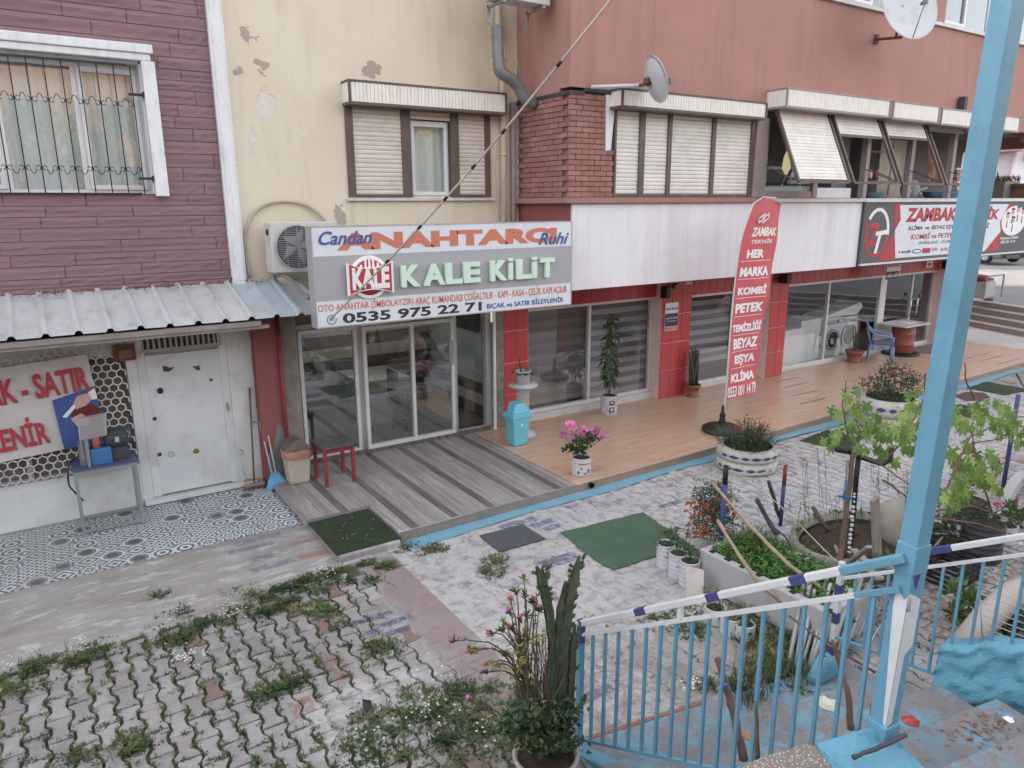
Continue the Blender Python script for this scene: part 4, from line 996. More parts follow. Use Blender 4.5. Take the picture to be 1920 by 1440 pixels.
# patterned cement tiles in front of the workshop
def pattern_tile_mat():
 t = NT('patchwork_tile'); p = t.pos()
 q = t.mapping(p, scale=(1/.24, 1/.24, 1), loc=(.3, .2, 0)); s = t.sep(q)
 fx_ = t.math('SUBTRACT', t.math('FRACT', s[0]), .5); fy_ = t.math('SUBTRACT', t.math('FRACT', s[1]), .5)
 ix = t.math('FLOOR', s[0]); iy = t.math('FLOOR', s[1])
 cv = t.n('ShaderNodeCombineXYZ'); t.l(ix, cv.inputs[0]); t.l(iy, cv.inputs[1])
 wn = t.n('ShaderNodeTexWhiteNoise', noise_dimensions='2D'); t.l(cv.outputs[0], wn.inputs[0]); r = wn.outputs['Value']
 ax = t.math('ABSOLUTE', fx_); ay = t.math('ABSOLUTE', fy_)
 rad = t.math('SQRT', t.math('ADD', t.math('MULTIPLY', fx_, fx_), t.math('MULTIPLY', fy_, fy_)))
 ang = t.math('ARCTAN2', fy_, fx_)
 def band(v, f, th=0.0): return t.math('GREATER_THAN', t.math('SINE', t.math('MULTIPLY', v, f)), th)
 octo = t.math('MAXIMUM', t.math('MAXIMUM', ax, ay), t.math('MULTIPLY', t.math('ADD', ax, ay), .72))
 A = band(octo, 24.0, .1)                                             # nested octagons
 flower = t.math('ADD', rad, t.math('MULTIPLY', t.math('SINE', t.math('MULTIPLY', ang, 6.0)), .07)); B = band(flower, 26.0, .1)
 dia = t.math('ADD', t.math('ABSOLUTE', t.math('SUBTRACT', t.math('FRACT', t.math('MULTIPLY', s[0], 3.0)), .5)), t.math('ABSOLUTE', t.math('SUBTRACT', t.math('FRACT', t.math('MULTIPLY', s[1], 3.0)), .5)))
 Cc = t.math('GREATER_THAN', t.math('SINE', t.math('MULTIPLY', dia, 9.0)), 0.0)
 ddd = t.math('ADD', ax, ay); Dd = band(ddd, 20.0, .1)
 star = t.math('SUBTRACT', rad, t.math('MULTIPLY', t.math('ABSOLUTE', t.math('SINE', t.math('MULTIPLY', ang, 4.0))), .12)); E = band(star, 24.0, .1)
 solid = t.math('LESS_THAN', octo, .33)
 pat = A
 def pick(lo, hi): return t.math('MULTIPLY', t.math('GREATER_THAN', r, lo), t.math('LESS_THAN', r, hi))
 def sel(prev, nw, lo, hi):
  k = pick(lo, hi); return t.math('ADD', t.math('MULTIPLY', prev, t.math('SUBTRACT', 1.0, k)), t.math('MULTIPLY', nw, k))
 pat = sel(pat, B, .18, .36); pat = sel(pat, Cc, .36, .58); pat = sel(pat, Dd, .58, .74); pat = sel(pat, E, .74, .9)
 c = t.mix(pat, C(206, 213, 220, 1), C(92, 102, 114, 1))
 big = t.math('MULTIPLY', t.math('GREATER_THAN', r, .88), solid)
 ringm = t.math('GREATER_THAN', octo, .26)
 c = t.mix(big, c, t.mix(ringm, C(84, 90, 98), C(140, 146, 152)))
 edge = t.math('GREATER_THAN', t.math('MAXIMUM', ax, ay), .485); c = t.mix(t.math('MULTIPLY', edge, .5), c, C(150, 152, 154))
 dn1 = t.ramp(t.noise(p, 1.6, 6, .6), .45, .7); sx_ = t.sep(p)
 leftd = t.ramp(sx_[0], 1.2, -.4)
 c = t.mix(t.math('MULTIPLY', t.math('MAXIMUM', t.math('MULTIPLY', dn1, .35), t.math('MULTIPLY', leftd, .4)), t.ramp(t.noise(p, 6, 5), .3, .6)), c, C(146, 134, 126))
 t.bsdf(c, .55, 0, t.bump(t.noise(p, 50, 3), .15, .004)); return t.m
pt = pattern_tile_mat(); tiles = struct(thing('patterned_floor', (0, 9.2, 0), None, None))
mb = MB(); mb.box(-4, 2.32, 8.40, 10.1, -.02, .05); mb.build('tile_bed', M['cement'], tiles)
ts = .6; x = -3.9
m2 = MB(); m2.box(-ts/2+.0015, ts/2-.0015, -ts/2+.0015, ts/2-.0015, 0, .010); me = m2.mesh('tile', pt)
xx = -3.6+.3
while xx-ts/2 < 1.9:
 for j in range(3):
  y = 8.40+ts*(j+.5)
  if j < 2: inst('tile', me, tiles, (xx, y, .051))
  else:
   m3 = MB(); m3.box(xx-ts/2+.0015, xx+ts/2-.0015, 9.6015, 9.98, .051, .061); m3.build('tile', pt, tiles)
 xx += ts
for y0, y1 in ((8.4, 8.9985), (9.0015, 9.5985), (9.6015, 9.98)):
 m3 = MB(); m3.box(xx-ts/2+.0015, 2.30, y0, y1, .051, .061); m3.build('tile', pt, tiles)
# wood-look terrace
def wood_mat(name, a, b, dk):
 t = NT(name); p = t.pos(); v = t.mapping(p, scale=(9, .5, 1))
 r = t.rnd()
 c = t.mix(t.ramp(t.noise(v, 2.2, 6, .6), .3, .7), a, b)
 c = t.mix(1.0, c, t.mix(r, (.86, .85, .85, 1), (1.1, 1.1, 1.1, 1)), 'MULTIPLY')
 c = t.mix(t.math('MULTIPLY', t.ramp(t.noise(t.mapping(p, scale=(26, .8, 1)), 2.0, 5, .6), .52, .66), .7), c, dk)
 t.bsdf(c, .5, 0, t.bump(t.noise(t.mapping(p, scale=(30, 1.5, 1)), 2.5, 4), .2, .004)); return t.m
wm = wood_mat('grey_wood_tile', C(146, 138, 137, 1), C(176, 170, 170, 1), C(108, 98, 98, 1))
wd = wood_mat('brown_border_tile', C(92, 82, 78, 1), C(134, 124, 118, 1), C(66, 56, 52, 1))
wt = struct(thing('wood_terrace', (4.0, 8.8, 0), None, None))
def edge(x): return 7.33+.021*(x-3.12)
def edge_l(x): return 8.28
mb = MB(); mb.prism([(2.34, edge_l(2.3)+.02, .118), (3.16, 8.28, .118), (3.16, edge(3.16)+.02, .118), (5.78, edge(5.78)+.02, .118), (5.78, 10.2, .118), (2.34, 10.1, .118)], (0, 0, -.16)); mb.build('terrace_base', M['cement'], wt)
x = 2.35; k = 0; PWD = .1075
while x < 5.74:
 x1 = min(x+PWD, 5.775); border = (k % 5 == 4); k += 1
 y0 = (edge_l(x) if x1 < 3.17 else max(edge(x), 0));
 if x < 3.16 < x1: y0 = 8.28
 ys = [y0+.0, rr.uniform(8.35, 8.7) if y0 < 8 else 9.1, rr.uniform(9.2, 9.5) if y0 < 8 else 9.6, 10.19]
 for a, b in zip(ys, ys[1:]):
  m3 = MB(); m3.box(x+.001, x1-.001, a+.001, b-.001, .1185, .13); m3.build('floor_tile', wd if border else wm, wt)
 x = x1
# risers
mb = MB(); mb.prism([(3.165, edge(3.165)-.002, -.02), (5.80, edge(5.8)-.002, -.02), (5.80, edge(5.8)-.002, .127), (3.165, edge(3.165)-.002, .127)], (0, .02, 0)); mb.build('riser', M['stone'] if 'stone' in M else MAT('riser_stone', C(150, 138, 130), .8, var=.15, vs=8), wt)
mb = MB(); mb.beam((3.16, edge(3.16)-.004, .132), (5.8, edge(5.8)-.004, .132), .012, .010); mb.build('edge_strip', M['chrome'], wt)
mb = MB(); mb.box(2.95, 6.15, 10.19, 10.20, .13, .20); mb.build('skirting', wd, wt)
# orange terrace
def strip_mat():
 t = NT('orange_strip_tile'); p = t.pos(); s = t.sep(p)
 row = t.math('FLOOR', t.math('MULTIPLY', s[1], 1/.03)); fr = t.math('FRACT', t.math('MULTIPLY', s[1], 1/.03))
 cv = t.n('ShaderNodeCombineXYZ'); t.l(t.math('FLOOR', t.math('MULTIPLY_ADD', row, .37, t.math('MULTIPLY', s[0], 2.6))), cv.inputs[0]); t.l(row, cv.inputs[1])
 wn = t.n('ShaderNodeTexWhiteNoise', noise_dimensions='2D'); t.l(cv.outputs[0], wn.inputs[0])
 c = t.mix(wn.outputs['Value'], C(192, 144, 112, 1.05), C(214, 170, 142, 1.05))
 c = t.mix(t.math('MULTIPLY', t.math('LESS_THAN', fr, .14), .6), c, C(222, 192, 170, 1))
 c = t.mix(t.math('MULTIPLY', t.ramp(t.noise(p, .8, 5, .6), .42, .7), .4), c, C(186, 158, 140, 1))
 c = t.mix(t.math('MULTIPLY', t.ramp(t.noise(p, 3.5, 6, .7), .6, .75), .35), c, C(152, 124, 106, 1))
 t.bsdf(c, .34, 0, t.bump(t.math('MULTIPLY', fr, .4), .12, .003), .5); return t.m
om = strip_mat(); ot = struct(thing('tiled_terrace', (12, 8.8, 0), None, None))
mb = MB(); mb.prism([(5.785, edge(5.8)+.02, .118), (23.9, edge(23.9)+.02, .118), (23.9, 10.24, .118), (5.785, 10.24, .118)], (0, 0, -.16)); mb.build('terrace_base', M['cement'], ot)
x = 5.79; ts = .72; i = 0
while x < 21.2:
 x1 = min(x+ts, 21.24); yy = [edge(x)+.0]
 y = edge(x)
 while y < 10.2:
  y1 = min(y+ts, 10.235)
  if y1-y > .05:
   m3 = MB(); m3.box(x+.0015, x1-.0015, y+.0015, y1-.0015, .1185, .130); m3.build('floor_tile', om, ot)
  y = y1+.0001
  if y > 10.2: break
 x = x1
mb = MB(); mb.prism([(5.80, edge(5.8)-.004, -.02), (23.9, edge(23.9)-.004, -.02), (23.9, edge(23.9)-.004, .118), (5.80, edge(5.8)-.004, .118)], (0, .02, 0)); mb.build('riser', MAT('riser_tile', C(172, 140, 118), .6, var=.2, vs=14, stretch=(3, 1, .3)), ot)
mb = MB(); mb.beam((5.8, edge(5.8)-.006, .126), (23.9, edge(23.9)-.006, .126), .03, .016); mb.build('edge_strip', MAT('pale_nosing', C(200, 178, 160), .5), ot)
mb = MB()
for px, py, L in ((1475, 712, .8), (1492, 722, .8), (1510, 737, .8), (1525, 752, .8), (1830, 668, 1.2), (1860, 672, 1.2), (1890, 678, 1.2)):
 q = G(px, py, .13); mb.box(q.x-L/2, q.x+L/2, q.y-.012, q.y+.012, .1302, .1312)
stuff(mb.build('dark_joint', M['dkgrey'], ot))
# blue painted band along the foot of the terrace
mb = MB(); vs = []; n = 90
for i in range(n+1):
 x = 3.22+20*i/n; w_ = .20+.03*math.sin(x*2.3)+rr.uniform(-.012, .012)
 vs += [(x, edge(x)-.006, .014), (x, edge(x)-w_, .007)]
fs = [(2*i, 2*i+1, 2*i+3, 2*i+2) for i in range(n)]; mb.add(vs, fs)
struct(mb.build('painted_band', MAT('blue_band', C(108, 168, 196, 1.0), .7, var=.08, dirt=C(150, 158, 162), ds=4, da=.6, bump=.4)))
# white paving beyond, steps and upper street
mb = MB(); mb.box(21.25, 24.2, 2, 14, -.02, .122); struct(mb.build('white_paving', MAT('white_paving', C(196, 192, 190, 1), .7, var=.1, vs=1.5, dirt=C(160, 150, 145), ds=1.2, da=.5)))
st = struct(thing('street_steps', (24.4, 9, 0), None, None))
stm = MAT('stone_steps', C(158, 148, 142, 1), .85, var=.12, vs=3, dirt=C(126, 114, 106), ds=2, da=.5); stt = MAT('step_tread', C(182, 176, 170, 1), .8, var=.1)
a0 = G(1790, 606, .13); a1 = G(1935, 634, .13); dd = (a1-a0); dd.z = 0; L = dd.length; dd.normalize(); nn = Vector((-dd.y, dd.x, 0));
if nn.x < 0: nn = -nn
for i in range(4):
 z0 = .12+.165*i; o = a0+nn*(.33*i)-dd*3; q = a0+dd*(L+7)+nn*(.33*i)
 mb = MB(); bk = nn*(.34 if i < 3 else 2.2)
 mb.prism([(o.x, o.y, z0-.01), (q.x, q.y, z0-.01), (q.x, q.y, z0+.16), (o.x, o.y, z0+.16)], bk); mb.build('riser', stm, st)
 mb = MB(); mb.prism([Vector((o.x, o.y, z0+.165))-nn*.02, Vector((q.x, q.y, z0+.165))-nn*.02, Vector((q.x, q.y, z0+.165))+bk, Vector((o.x, o.y, z0+.165))+bk], (0, 0, -.02)); mb.build('tread', stt, st)
def cobble_mat():
 t = NT('grey_block_street'); p = t.pos(); v = t.mapping(p, rot=(0, 0, .5))
 b = t.n('ShaderNodeTexBrick'); t.l(v, b.inputs[0]); b.inputs['Scale'].default_value = 4.0; b.inputs['Mortar Size'].default_value = .04
 b.inputs['Color1'].default_value = C(150, 150, 154, 1); b.inputs['Color2'].default_value = C(132, 132, 137, 1); b.inputs['Mortar'].default_value = C(98, 98, 102, 1)
 c = t.mix(t.math('MULTIPLY', t.ramp(t.noise(p, .5, 5), .45, .65), .4), b.outputs[0], C(164, 162, 162, 1))
 t.bsdf(c, .85, 0, t.bump(b.outputs[1], -.4, .02)); return t.m
mb = MB(); c0 = a0+nn*1.3-dd*30; c1 = a0+nn*1.3+dd*30
mb.add([(c0.x, c0.y, .78), (c1.x, c1.y, .78), (c1.x+90*nn.x, c1.y+90*nn.y, 1.0), (c0.x+90*nn.x, c0.y+90*nn.y, 1.0)], [(0, 1, 2, 3)])
struct(mb.build('upper_street', cobble_mat(), origin=(30, 10, .78)))
# ---------------------------------------------------------------- locksmith signboard
YS = 8.62
def sg(px, py, Y=YS): q = FY(px, py, Y); return q.x, q.z
sx0, sz1 = sg(583, 427); sx1, _ = sg(1072, 417); _, sz0 = sg(593, 614); sz0 = 2.41; sz1 = 3.60
sx0 = 2.77;
sign = thing('signboard', ((sx0+sx1)/2, YS, sz0), 'wide white and grey locksmith signboard with orange print and raised mint letters', 'sign')
mb = MB(); mb.box(sx0, sx1, YS, YS+.20, sz0, sz1); mb.build('panel', M['signwhite'], sign, bev=.004)
mb = MB(); mb.box(sx0-.012, sx0, YS-.004, YS+.2, sz0, sz1); mb.box(sx1, sx1+.012, YS-.004, YS+.2, sz0, sz1); mb.box(sx0-.012, sx1+.012, YS-.004, YS+.2, sz1, sz1+.012); mb.box(sx0-.012, sx1+.012, YS-.004, YS+.2, sz0-.012, sz0); mb.build('rim', M['alu'], sign)
W_ = sx1-sx0; Hh = sz1-sz0
def sxz(zx, zy):   # enlarged view (crop 480,380..1100,700 at 3.097x) -> position on the board
 return sg(480+zx*.32292, 380+zy*.32292)
gz1 = sz1-Hh*.285; gz0 = sz1-Hh*.735
poly([(sx0, gz0), (sx1, gz0), (sx1, gz1), (sx0, gz1)], sign, M['print_grey'], YS, .003, 'grey_band')
a = sxz(470, 270); b = sxz(1745, 140); zt = sz1-Hh*.06; zb = sz1-Hh*.235
text('ANAHTARCI', sign, a[0], sxz(1745, 200)[0], zb, zt, YS-.001, M['print_orange'], bold=.06, depth=.003)
text('Candan', sign, sxz(360, 200)[0], sxz(672, 200)[0], sz1-Hh*.175, sz1-Hh*.04, YS-.005, M['print_blue'], shear=.35, bold=.015, depth=.003)
text('Ruhi', sign, sxz(1640, 200)[0], sxz(1815, 200)[0], sz1-Hh*.26, sz1-Hh*.12, YS-.005, M['print_blue'], shear=.35, bold=.015, depth=.003)
# raised mint letters
def letter(ch, x0z, x1z, z0, z1):
 X0 = sxz(x0z, 430)[0]; X1 = sxz(x1z, 430)[0]
 l = text(ch, sign, X0, X1, z0, z1, YS-.02, M['mint'], name='letter', bold=.045, depth=.05)
 if l:
  b = l.modifiers.new('bevel', 'BEVEL'); b.width = .012; b.segments = 2; b.limit_method = 'ANGLE'; b.angle_limit = math.radians(50)
 return l
k0 = gz0+(gz1-gz0)*.20; k1 = gz0+(gz1-gz0)*.72
for ch, x0, x1 in (('K', 833, 945), ('A', 962, 1085), ('L', 1090, 1185), ('E', 1195, 1290)): letter(ch, x0, x1, k0, k1)
for ch, x0, x1 in (('K', 1350, 1446), ('L', 1498, 1588), ('T', 1638, 1718)): letter(ch, x0, x1, k0, k1)
for x0, x1 in ((1455, 1480), (1592, 1618)):
 X0 = sxz(x0, 430)[0]; X1 = sxz(x1, 430)[0]; mb = MB(); mb.box(X0, X1, YS-.07, YS-.02, k0, k0+(k1-k0)*.84); mb.box(X0, X1, YS-.07, YS-.02, k0+(k1-k0)*.90, k1+.02); mb.build('letter', M['mint'], sign, bev=.008)
# round castle emblem
ex, _ = sxz(655, 430); ez = (gz0+gz1)/2-.01; R0 = (sxz(755, 430)[0]-sxz(545, 430)[0])/2*1.0
mb = MB(); mb.tube([(ex, YS-.03, ez), (ex, YS-.003, ez)], R0*1.12, 40); mb.build('emblem_disc', M['print_white'], sign, bev=.006)
mb = MB(); mb.tube([(ex, YS-.036, ez), (ex, YS-.03, ez)], R0*.93, 40); mb.build('emblem_field', M['print_red'], sign)
for dx, h in ((-.11, .10), (-.05, .17), (.0, .22), (.05, .17), (.11, .12)):
 mb = MB(); mb.box(ex+dx-.014, ex+dx+.014, YS-.041, YS-.036, ez+.08, ez+.08+h*.8); mb.build('emblem_tower', M['print_white'], sign)
bwz = .19; hw = R0*1.28
def bow(sc_, Y, dep, mat, nm):
 pts = []; n = 10
 for i in range(n+1): u = -1+2*i/n; pts.append((ex+u*hw*sc_, ez-(bwz*(.80+.30*u*u))*sc_))
 for i in range(n+1): u = 1-2*i/n; pts.append((ex+u*hw*sc_, ez+(bwz*(.62+.38*u*u))*sc_))
 poly(pts, sign, mat, Y, dep, nm)
bow(1.0, YS-.036, .03, M['print_white'], 'emblem_band'); bow(.90, YS-.067, .004, M['print_red'], 'emblem_band_field')
text('KALE', sign, ex-hw*.80, ex+hw*.80, ez-.14, ez+.13, YS-.072, M['print_white'], bold=.05, depth=.005)
# lower text lines (the left part of each line is a touch lower on the board)
def tline(s, zx0, zx1, z0, z1, mat, **k): return text(s, sign, sxz(zx0, 600)[0], sxz(zx1, 600)[0], z0, z1, YS-.001, mat, depth=.003, **k)
l1 = sz0+Hh*.135; l1t = sz0+Hh*.245
tline('OTO ANAHTAR (İMBOLAYZIR)', 358, 915, l1+.005, l1t+.01, M['print_orange'], bold=.012)
tline('ARAÇ KUMANDASI ÇOĞALTILIR - KAPI - KASA - ÇELİK KAPI AÇILIR', 925, 1803, l1-.005, l1t+.015, M['print_orange'], bold=.012)
tline('0535 975 22 71', 500, 1310, sz0+.022, sz0+Hh*.125, M['print_black'], bold=.03)
tline('BIÇAK ve SATIR BİLEYLENİR', 1340, 1785, sz0+.025, sz0+Hh*.11, M['print_blue'], bold=.02)
cx, _ = sxz(440, 680); mb = MB(); ring(mb, cx, sz0+.085, .052, .06, YS-.001, .003, a0=.9, a1=2*PI+.3); mb.build('clock_ring', M['print_black'], sign)
text('24/7', sign, cx-.034, cx+.034, sz0+.07, sz0+.105, YS-.001, M['print_blue'], depth=.003)
for x in (3.2, 6.2): mb = MB(); mb.beam((x, YS+.2, 3.3), (x, YW, 3.3), .04, .04); mb.build('bracket', M['galv'], sign)
# ---------------------------------------------------------------- right signboard
YR = YB-.085
rsx0 = 14.12; rsx1 = 21.42; rz0 = 2.63; rz1 = 3.855
rs = thing('signboard', (17.7, YR, rz0), 'long dark grey and white signboard with red ZAMBAK lettering behind the blue post', 'sign')
mb = MB(); mb.box(rsx0, rsx1, YR, YR+.035, rz0, rz1); mb.build('panel', M['print_dark'], rs)
def rr_(zx, zy): q = FY(1620+zx*.15625, 360+zy*.15625, YR); return q.x, q.z
mb = MB(); mb.beam((rsx0, YR-.01, rz1+.02), (rsx1, YR-.01, rz1+.02), .05, .04); mb.beam((rsx0, YR-.01, rz0-.02), (rsx1, YR-.01, rz0-.02), .05, .04); mb.build('rail', M['alu_pale'], rs)
z_ = lambda f_: rz0+(rz1-rz0)*f_
X = lambda zx: rr_(zx, 450)[0]
poly([(X(330), z_(.97)), (X(420), z_(.97)), (X(432), z_(.72)), (X(372), z_(.50))], rs, M['print_red'], YR, .002, 'red_chevron')
poly([(X(372), z_(.50)), (X(415), z_(.03)), (X(210), z_(.03))], rs, M['print_red'], YR, .002, 'red_chevron')
poly([(X(398), z_(.95)), (X(1690), z_(.95)), (X(1615), z_(.60)), (X(1640), z_(.42)), (X(1478), z_(.05)), (X(415), z_(.05)), (X(370), z_(.52)), (X(425), z_(.70))], rs, M['signwhite'], YR-.002, .002, 'white_field')
poly([(X(1690), z_(.95)), (X(1745), z_(.95)), (X(1650), z_(.45)), (X(1640), z_(.05)), (X(1480), z_(.05)), (X(1620), z_(.52)), (X(1612), z_(.62))], rs, M['print_red'], YR, .003, 'red_chevron')
def rt_(s, zx0, zx1, a, b, mat, **k): return text(s, rs, X(zx0), X(zx1), z_(a), z_(b), YR-.005, mat, depth=.002, **k)
rt_('ZAMBAK', 480, 1088, .66, .90, M['print_red'], bold=.05, shear=.15)
rt_('TEKNİK', 1130, 1590, .66, .92, M['print_red'], bold=.05, shear=.15)
rt_('KLİMA  ve  BEYAZ EŞYA', 530, 1100, .50, .61, M['print_black'], bold=.02, shear=.1)
rt_('SERVİSİ', 1180, 1495, .50, .61, M['print_black'], bold=.02, shear=.1)
rt_('KOMBİ ve PETEK BAKIMI', 572, 1290, .355, .475, M['print_red'], bold=.02, shear=.1)
rt_('DOĞALGAZ - OCAK DÖNÜŞÜMÜ', 670, 1300, .25, .33, M['print_black'], bold=.01, shear=.1)
rt_('arçelik', 480, 595, .115, .18, M['print_black'], bold=.02)
poly([(X(455)+.03*math.cos(a_), z_(.15)+.03*math.sin(a_)) for a_ in [i*PI/3 for i in range(6)]], rs, M['print_red'], YR-.005, .002, 'red_dot')
mx_, mw = (X(605)+X(720))/2, (X(720)-X(605))/2
poly(circ(mx_, z_(.145), mw, 24, rz=.05), rs, M['print_navy'], YR-.004, .002, 'oval_mark')
poly(circ(mx_, z_(.145), mw*.8, 24, rz=.03), rs, M['signwhite'], YR-.006, .002, 'oval_mark')
poly([(X(728), z_(.10)), (X(825), z_(.10)), (X(825), z_(.19)), (X(728), z_(.19))], rs, M['print_red'], YR-.004, .002, 'red_mark')
rt_('beko', 838, 915, .13, .20, M['print_blue'], shear=.2); rt_('BOSCH', 950, 1070, .12, .17, M['print_red'], bold=.02)
# ZT monogram
mcx = X(160); mcz = z_(.50); mr = .60;
k_ = (X(300)-X(5))/2/ .5; Rx = (X(300)-X(10))/2; Rz = .50
def ell(a0, a1, n=26, wdt=.07):
 o = [(mcx+Rx*math.cos(a0+(a1-a0)*i/n), mcz+Rz*math.sin(a0+(a1-a0)*i/n)) for i in range(n+1)]
 i_ = [(mcx+(Rx-wdt*1.3)*math.cos(a0+(a1-a0)*i/n), mcz+(Rz-wdt)*math.sin(a0+(a1-a0)*i/n)) for i in range(n, -1, -1)]
 return o+i_
poly(ell(-.1, PI*.80), rs, M['print_white'], YR, .003, 'monogram_arc')
poly(ell(PI*.86, 2*PI-.15), rs, M['print_red'], YR, .003, 'monogram_arc')
poly([(mcx-Rx*.72, mcz+.20), (mcx+Rx*.15, mcz+.20), (mcx+Rx*.1, mcz+.10), (mcx-Rx*.28, mcz-.18), (mcx-Rx*.0, mcz-.18), (mcx-Rx*.05, mcz-.26), (mcx-Rx*.62, mcz-.26), (mcx-Rx*.58, mcz-.16), (mcx-Rx*.18, mcz+.11), (mcx-Rx*.68, mcz+.11)], rs, M['print_red'], YR-.001, .003, 'monogram_letter')
poly([(mcx-Rx*.1, mcz+.02), (mcx+Rx*.95, mcz+.06), (mcx+Rx*.98, mcz-.03), (mcx+Rx*.36, mcz-.05), (mcx+Rx*.12, mcz-.42), (mcx-Rx*.1, mcz-.42), (mcx+Rx*.12, mcz-.05), (mcx-Rx*.12, mcz-.06)], rs, M['print_white'], YR-.004, .003, 'monogram_letter')
# round photo of people in white shirts, plain stand-ins
pcx, pcz = X(1780), z_(.62); poly(circ(pcx, pcz, .62, 30, rz=.36), rs, M['print_white'], YR-.003, .002, 'photo_disc')
for dx, dz in ((-.35, .12), (-.12, .22), (.15, .26), (.40, .22), (-.05, .02)):
 poly(circ(pcx+dx, pcz+dz, .085, 14, rz=.07), rs, M['print_pink'], YR-.006, .002, 'photo_face'); poly(circ(pcx+dx, pcz+dz+.045, .09, 12, rz=.05, a0=0, a1=PI), rs, M['print_black'], YR-.009, .002, 'photo_hair')
 poly([(pcx+dx-.015, pcz+dz-.10), (pcx+dx+.015, pcz+dz-.10), (pcx+dx+.03, pcz+dz-.28), (pcx+dx-.02, pcz+dz-.28)], rs, M['print_black'], YR-.006, .002, 'photo_tie')
rt_('Muhammet ZAMBAK', 1650, 1865, .26, .31, M['print_white'], bold=.02); rt_('0553 001 14 79', 1660, 1830, .18, .235, M['print_white'], bold=.02)
# ---------------------------------------------------------------- feather flag
fb = G(1358, 803, .13); fb = Vector((9.30, 7.93, .13))
flag = thing('feather_flag', tuple(fb), 'tall red feather flag with white lettering on a round black base', 'flag')
mb = MB(); mb.lathe([(.0, 0), (.30, 0), (.33, .03), (.32, .07), (.24, .11), (.10, .14), (.05, .17), (.0, .17)], fb, 28); mb.build('base', M['black'], flag)
mb = MB(); mb.lathe([(.05, .16), (.055, .20), (.04, .24), (.055, .28), (.03, .33), (.02, .45)], fb, 14); mb.build('socket', M['black'], flag)
# flag plane: faces the yard, turned slightly; pole curve on the left edge
pu = Vector((1, 0, 0)); o_ = fb.copy(); ztop = 3.84-.13
cl_ = lambda v: max(0.0, min(1.0, v))
def polex(z): return .05+.07*cl_((z-1.5)/1.4)**2+.27*cl_((z-2.85)/.86)**1.7
def redge(z): return .83+.17*cl_((z-1.5)/1.4)+.10*cl_((z-2.9)/.7)
pp = [o_+pu*(.02+(polex(.3)-.02)*min(1, i/3.0) if i < 3 else polex(.3+(ztop-.3)*i/21))+Vector((0, 0, .3+(ztop-.3)*i/21)) for i in range(22)]
pp += [o_+pu*.62+Vector((0, 0, ztop+.10)), o_+pu*.92+Vector((0, 0, ztop+.09)), o_+pu*1.10+Vector((0, 0, ztop-.02))]
mb = MB(); mb.tube(pp, [.014]*12+[.011]*13, 8); mb.build('pole', M['white_paint'], flag)
def cloth(u, z):   # u 0..1 across; returns world point
 xl = polex(z)+.012; xx = xl+(redge(z)-xl)*u; n_ = Vector((0, -1, 0))
 tz = z+.10*cl_((z-3.2)/.5)*math.sin(PI*cl_(u))
 return o_+pu*xx+Vector((0, 0, tz))+n_*(.018*math.sin(z*2.1+u*3)+.014*math.sin(z*7+u*5)*u)
mb = MB(); nz = 60; nu = 8; vs = []
for j in range(nz+1):
 z = .54+(ztop-.56)*j/nz-.0
 for i in range(nu+1): vs.append(cloth(i/nu, z))
n0 = len(vs); n_ = Vector((pu.y, -pu.x, 0)); vs += [v-n_*.003 for v in vs]
fs = []
for j in range(nz):
 for i in range(nu):
  a = j*(nu+1)+i; fs.append((a, a+1, a+nu+2, a+nu+1)); fs.append((n0+a+nu+1, n0+a+nu+2, n0+a+1, n0+a))
mb.sm = True; mb.add(vs, fs); mb.build('cloth', M['banner_red'], flag)
def ftext(s, u0, u1, z0, z1, bold=.03, shear=0.0):
 key = (s, bold, .004, 0)
 l = text(s, flag, 0, 1, 0, 1, 0, M['print_white'], bold=bold, depth=.004, shear=shear)
 me = l.data; off = WL[flag.name]
 for v in me.vertices:
  p = v.co+off; u = u0+(u1-u0)*p.x; z = z0+(z1-z0)*p.z
  q = cloth(u, z)+n_*(.003+(-p.y)*1.0)
  v.co = q-off
def fz(py): return HZ(fb, py)-.13
for s, pt, pb, u0, u1 in (('HER', 470, 486, .20, .68), ('MARKA', 503, 521, .10, .88), ('KOMBİ', 537, 556, .12, .88), ('PETEK', 572, 590, .10, .90), ('TEMİZLİĞİ', 607, 626, .06, .94), ('BEYAZ', 638, 658, .12, .88), ('EŞYA', 669, 690, .18, .86), ('KLİMA', 699, 720, .08, .90), ('0553 001 14 79', 727, 748, .0, .96)):
 ftext(s, u0, u1, fz(pb), fz(pt), .045 if len(s) < 10 else .02)
ftext('ZAMBAK', .22, .93, fz(445), fz(430), .03, .12); ftext('TEKNİK', .25, .88, fz(459), fz(449), .01)
for py in (492, 526, 562, 597, 632, 663, 694):
 z = fz(py); mb = MB(); vs = []
 for i in range(9): q = cloth(.08+.84*i/8, z)+n_*.004; vs += [q, q+Vector((0, 0, .008))]
 mb.add(vs, [(2*i, 2*i+2, 2*i+3, 2*i+1) for i in range(8)]); mb.build('rule', M['print_white'], flag)
# emblem: interlocked slanted bars
zc = fz(412);
for dx, dz, w_, h_ in ((-.05, .07, .16, .022), (.05, .03, .16, .022), (-.05, 0, .16, .022), (.05, -.045, .16, .022), (-.12, .035, .022, .09), (.12, -.01, .022, .09)):
 mb = MB(); base = o_+pu*(.62+dx)+Vector((0, 0, zc+dz+dx*.5))+n_*.045
 mb.obox(base, (pu+Vector((0, 0, .5)))*(w_/2), n_*.002, Vector((0, 0, h_/2))); mb.build('emblem_bar', M['print_white'], flag)
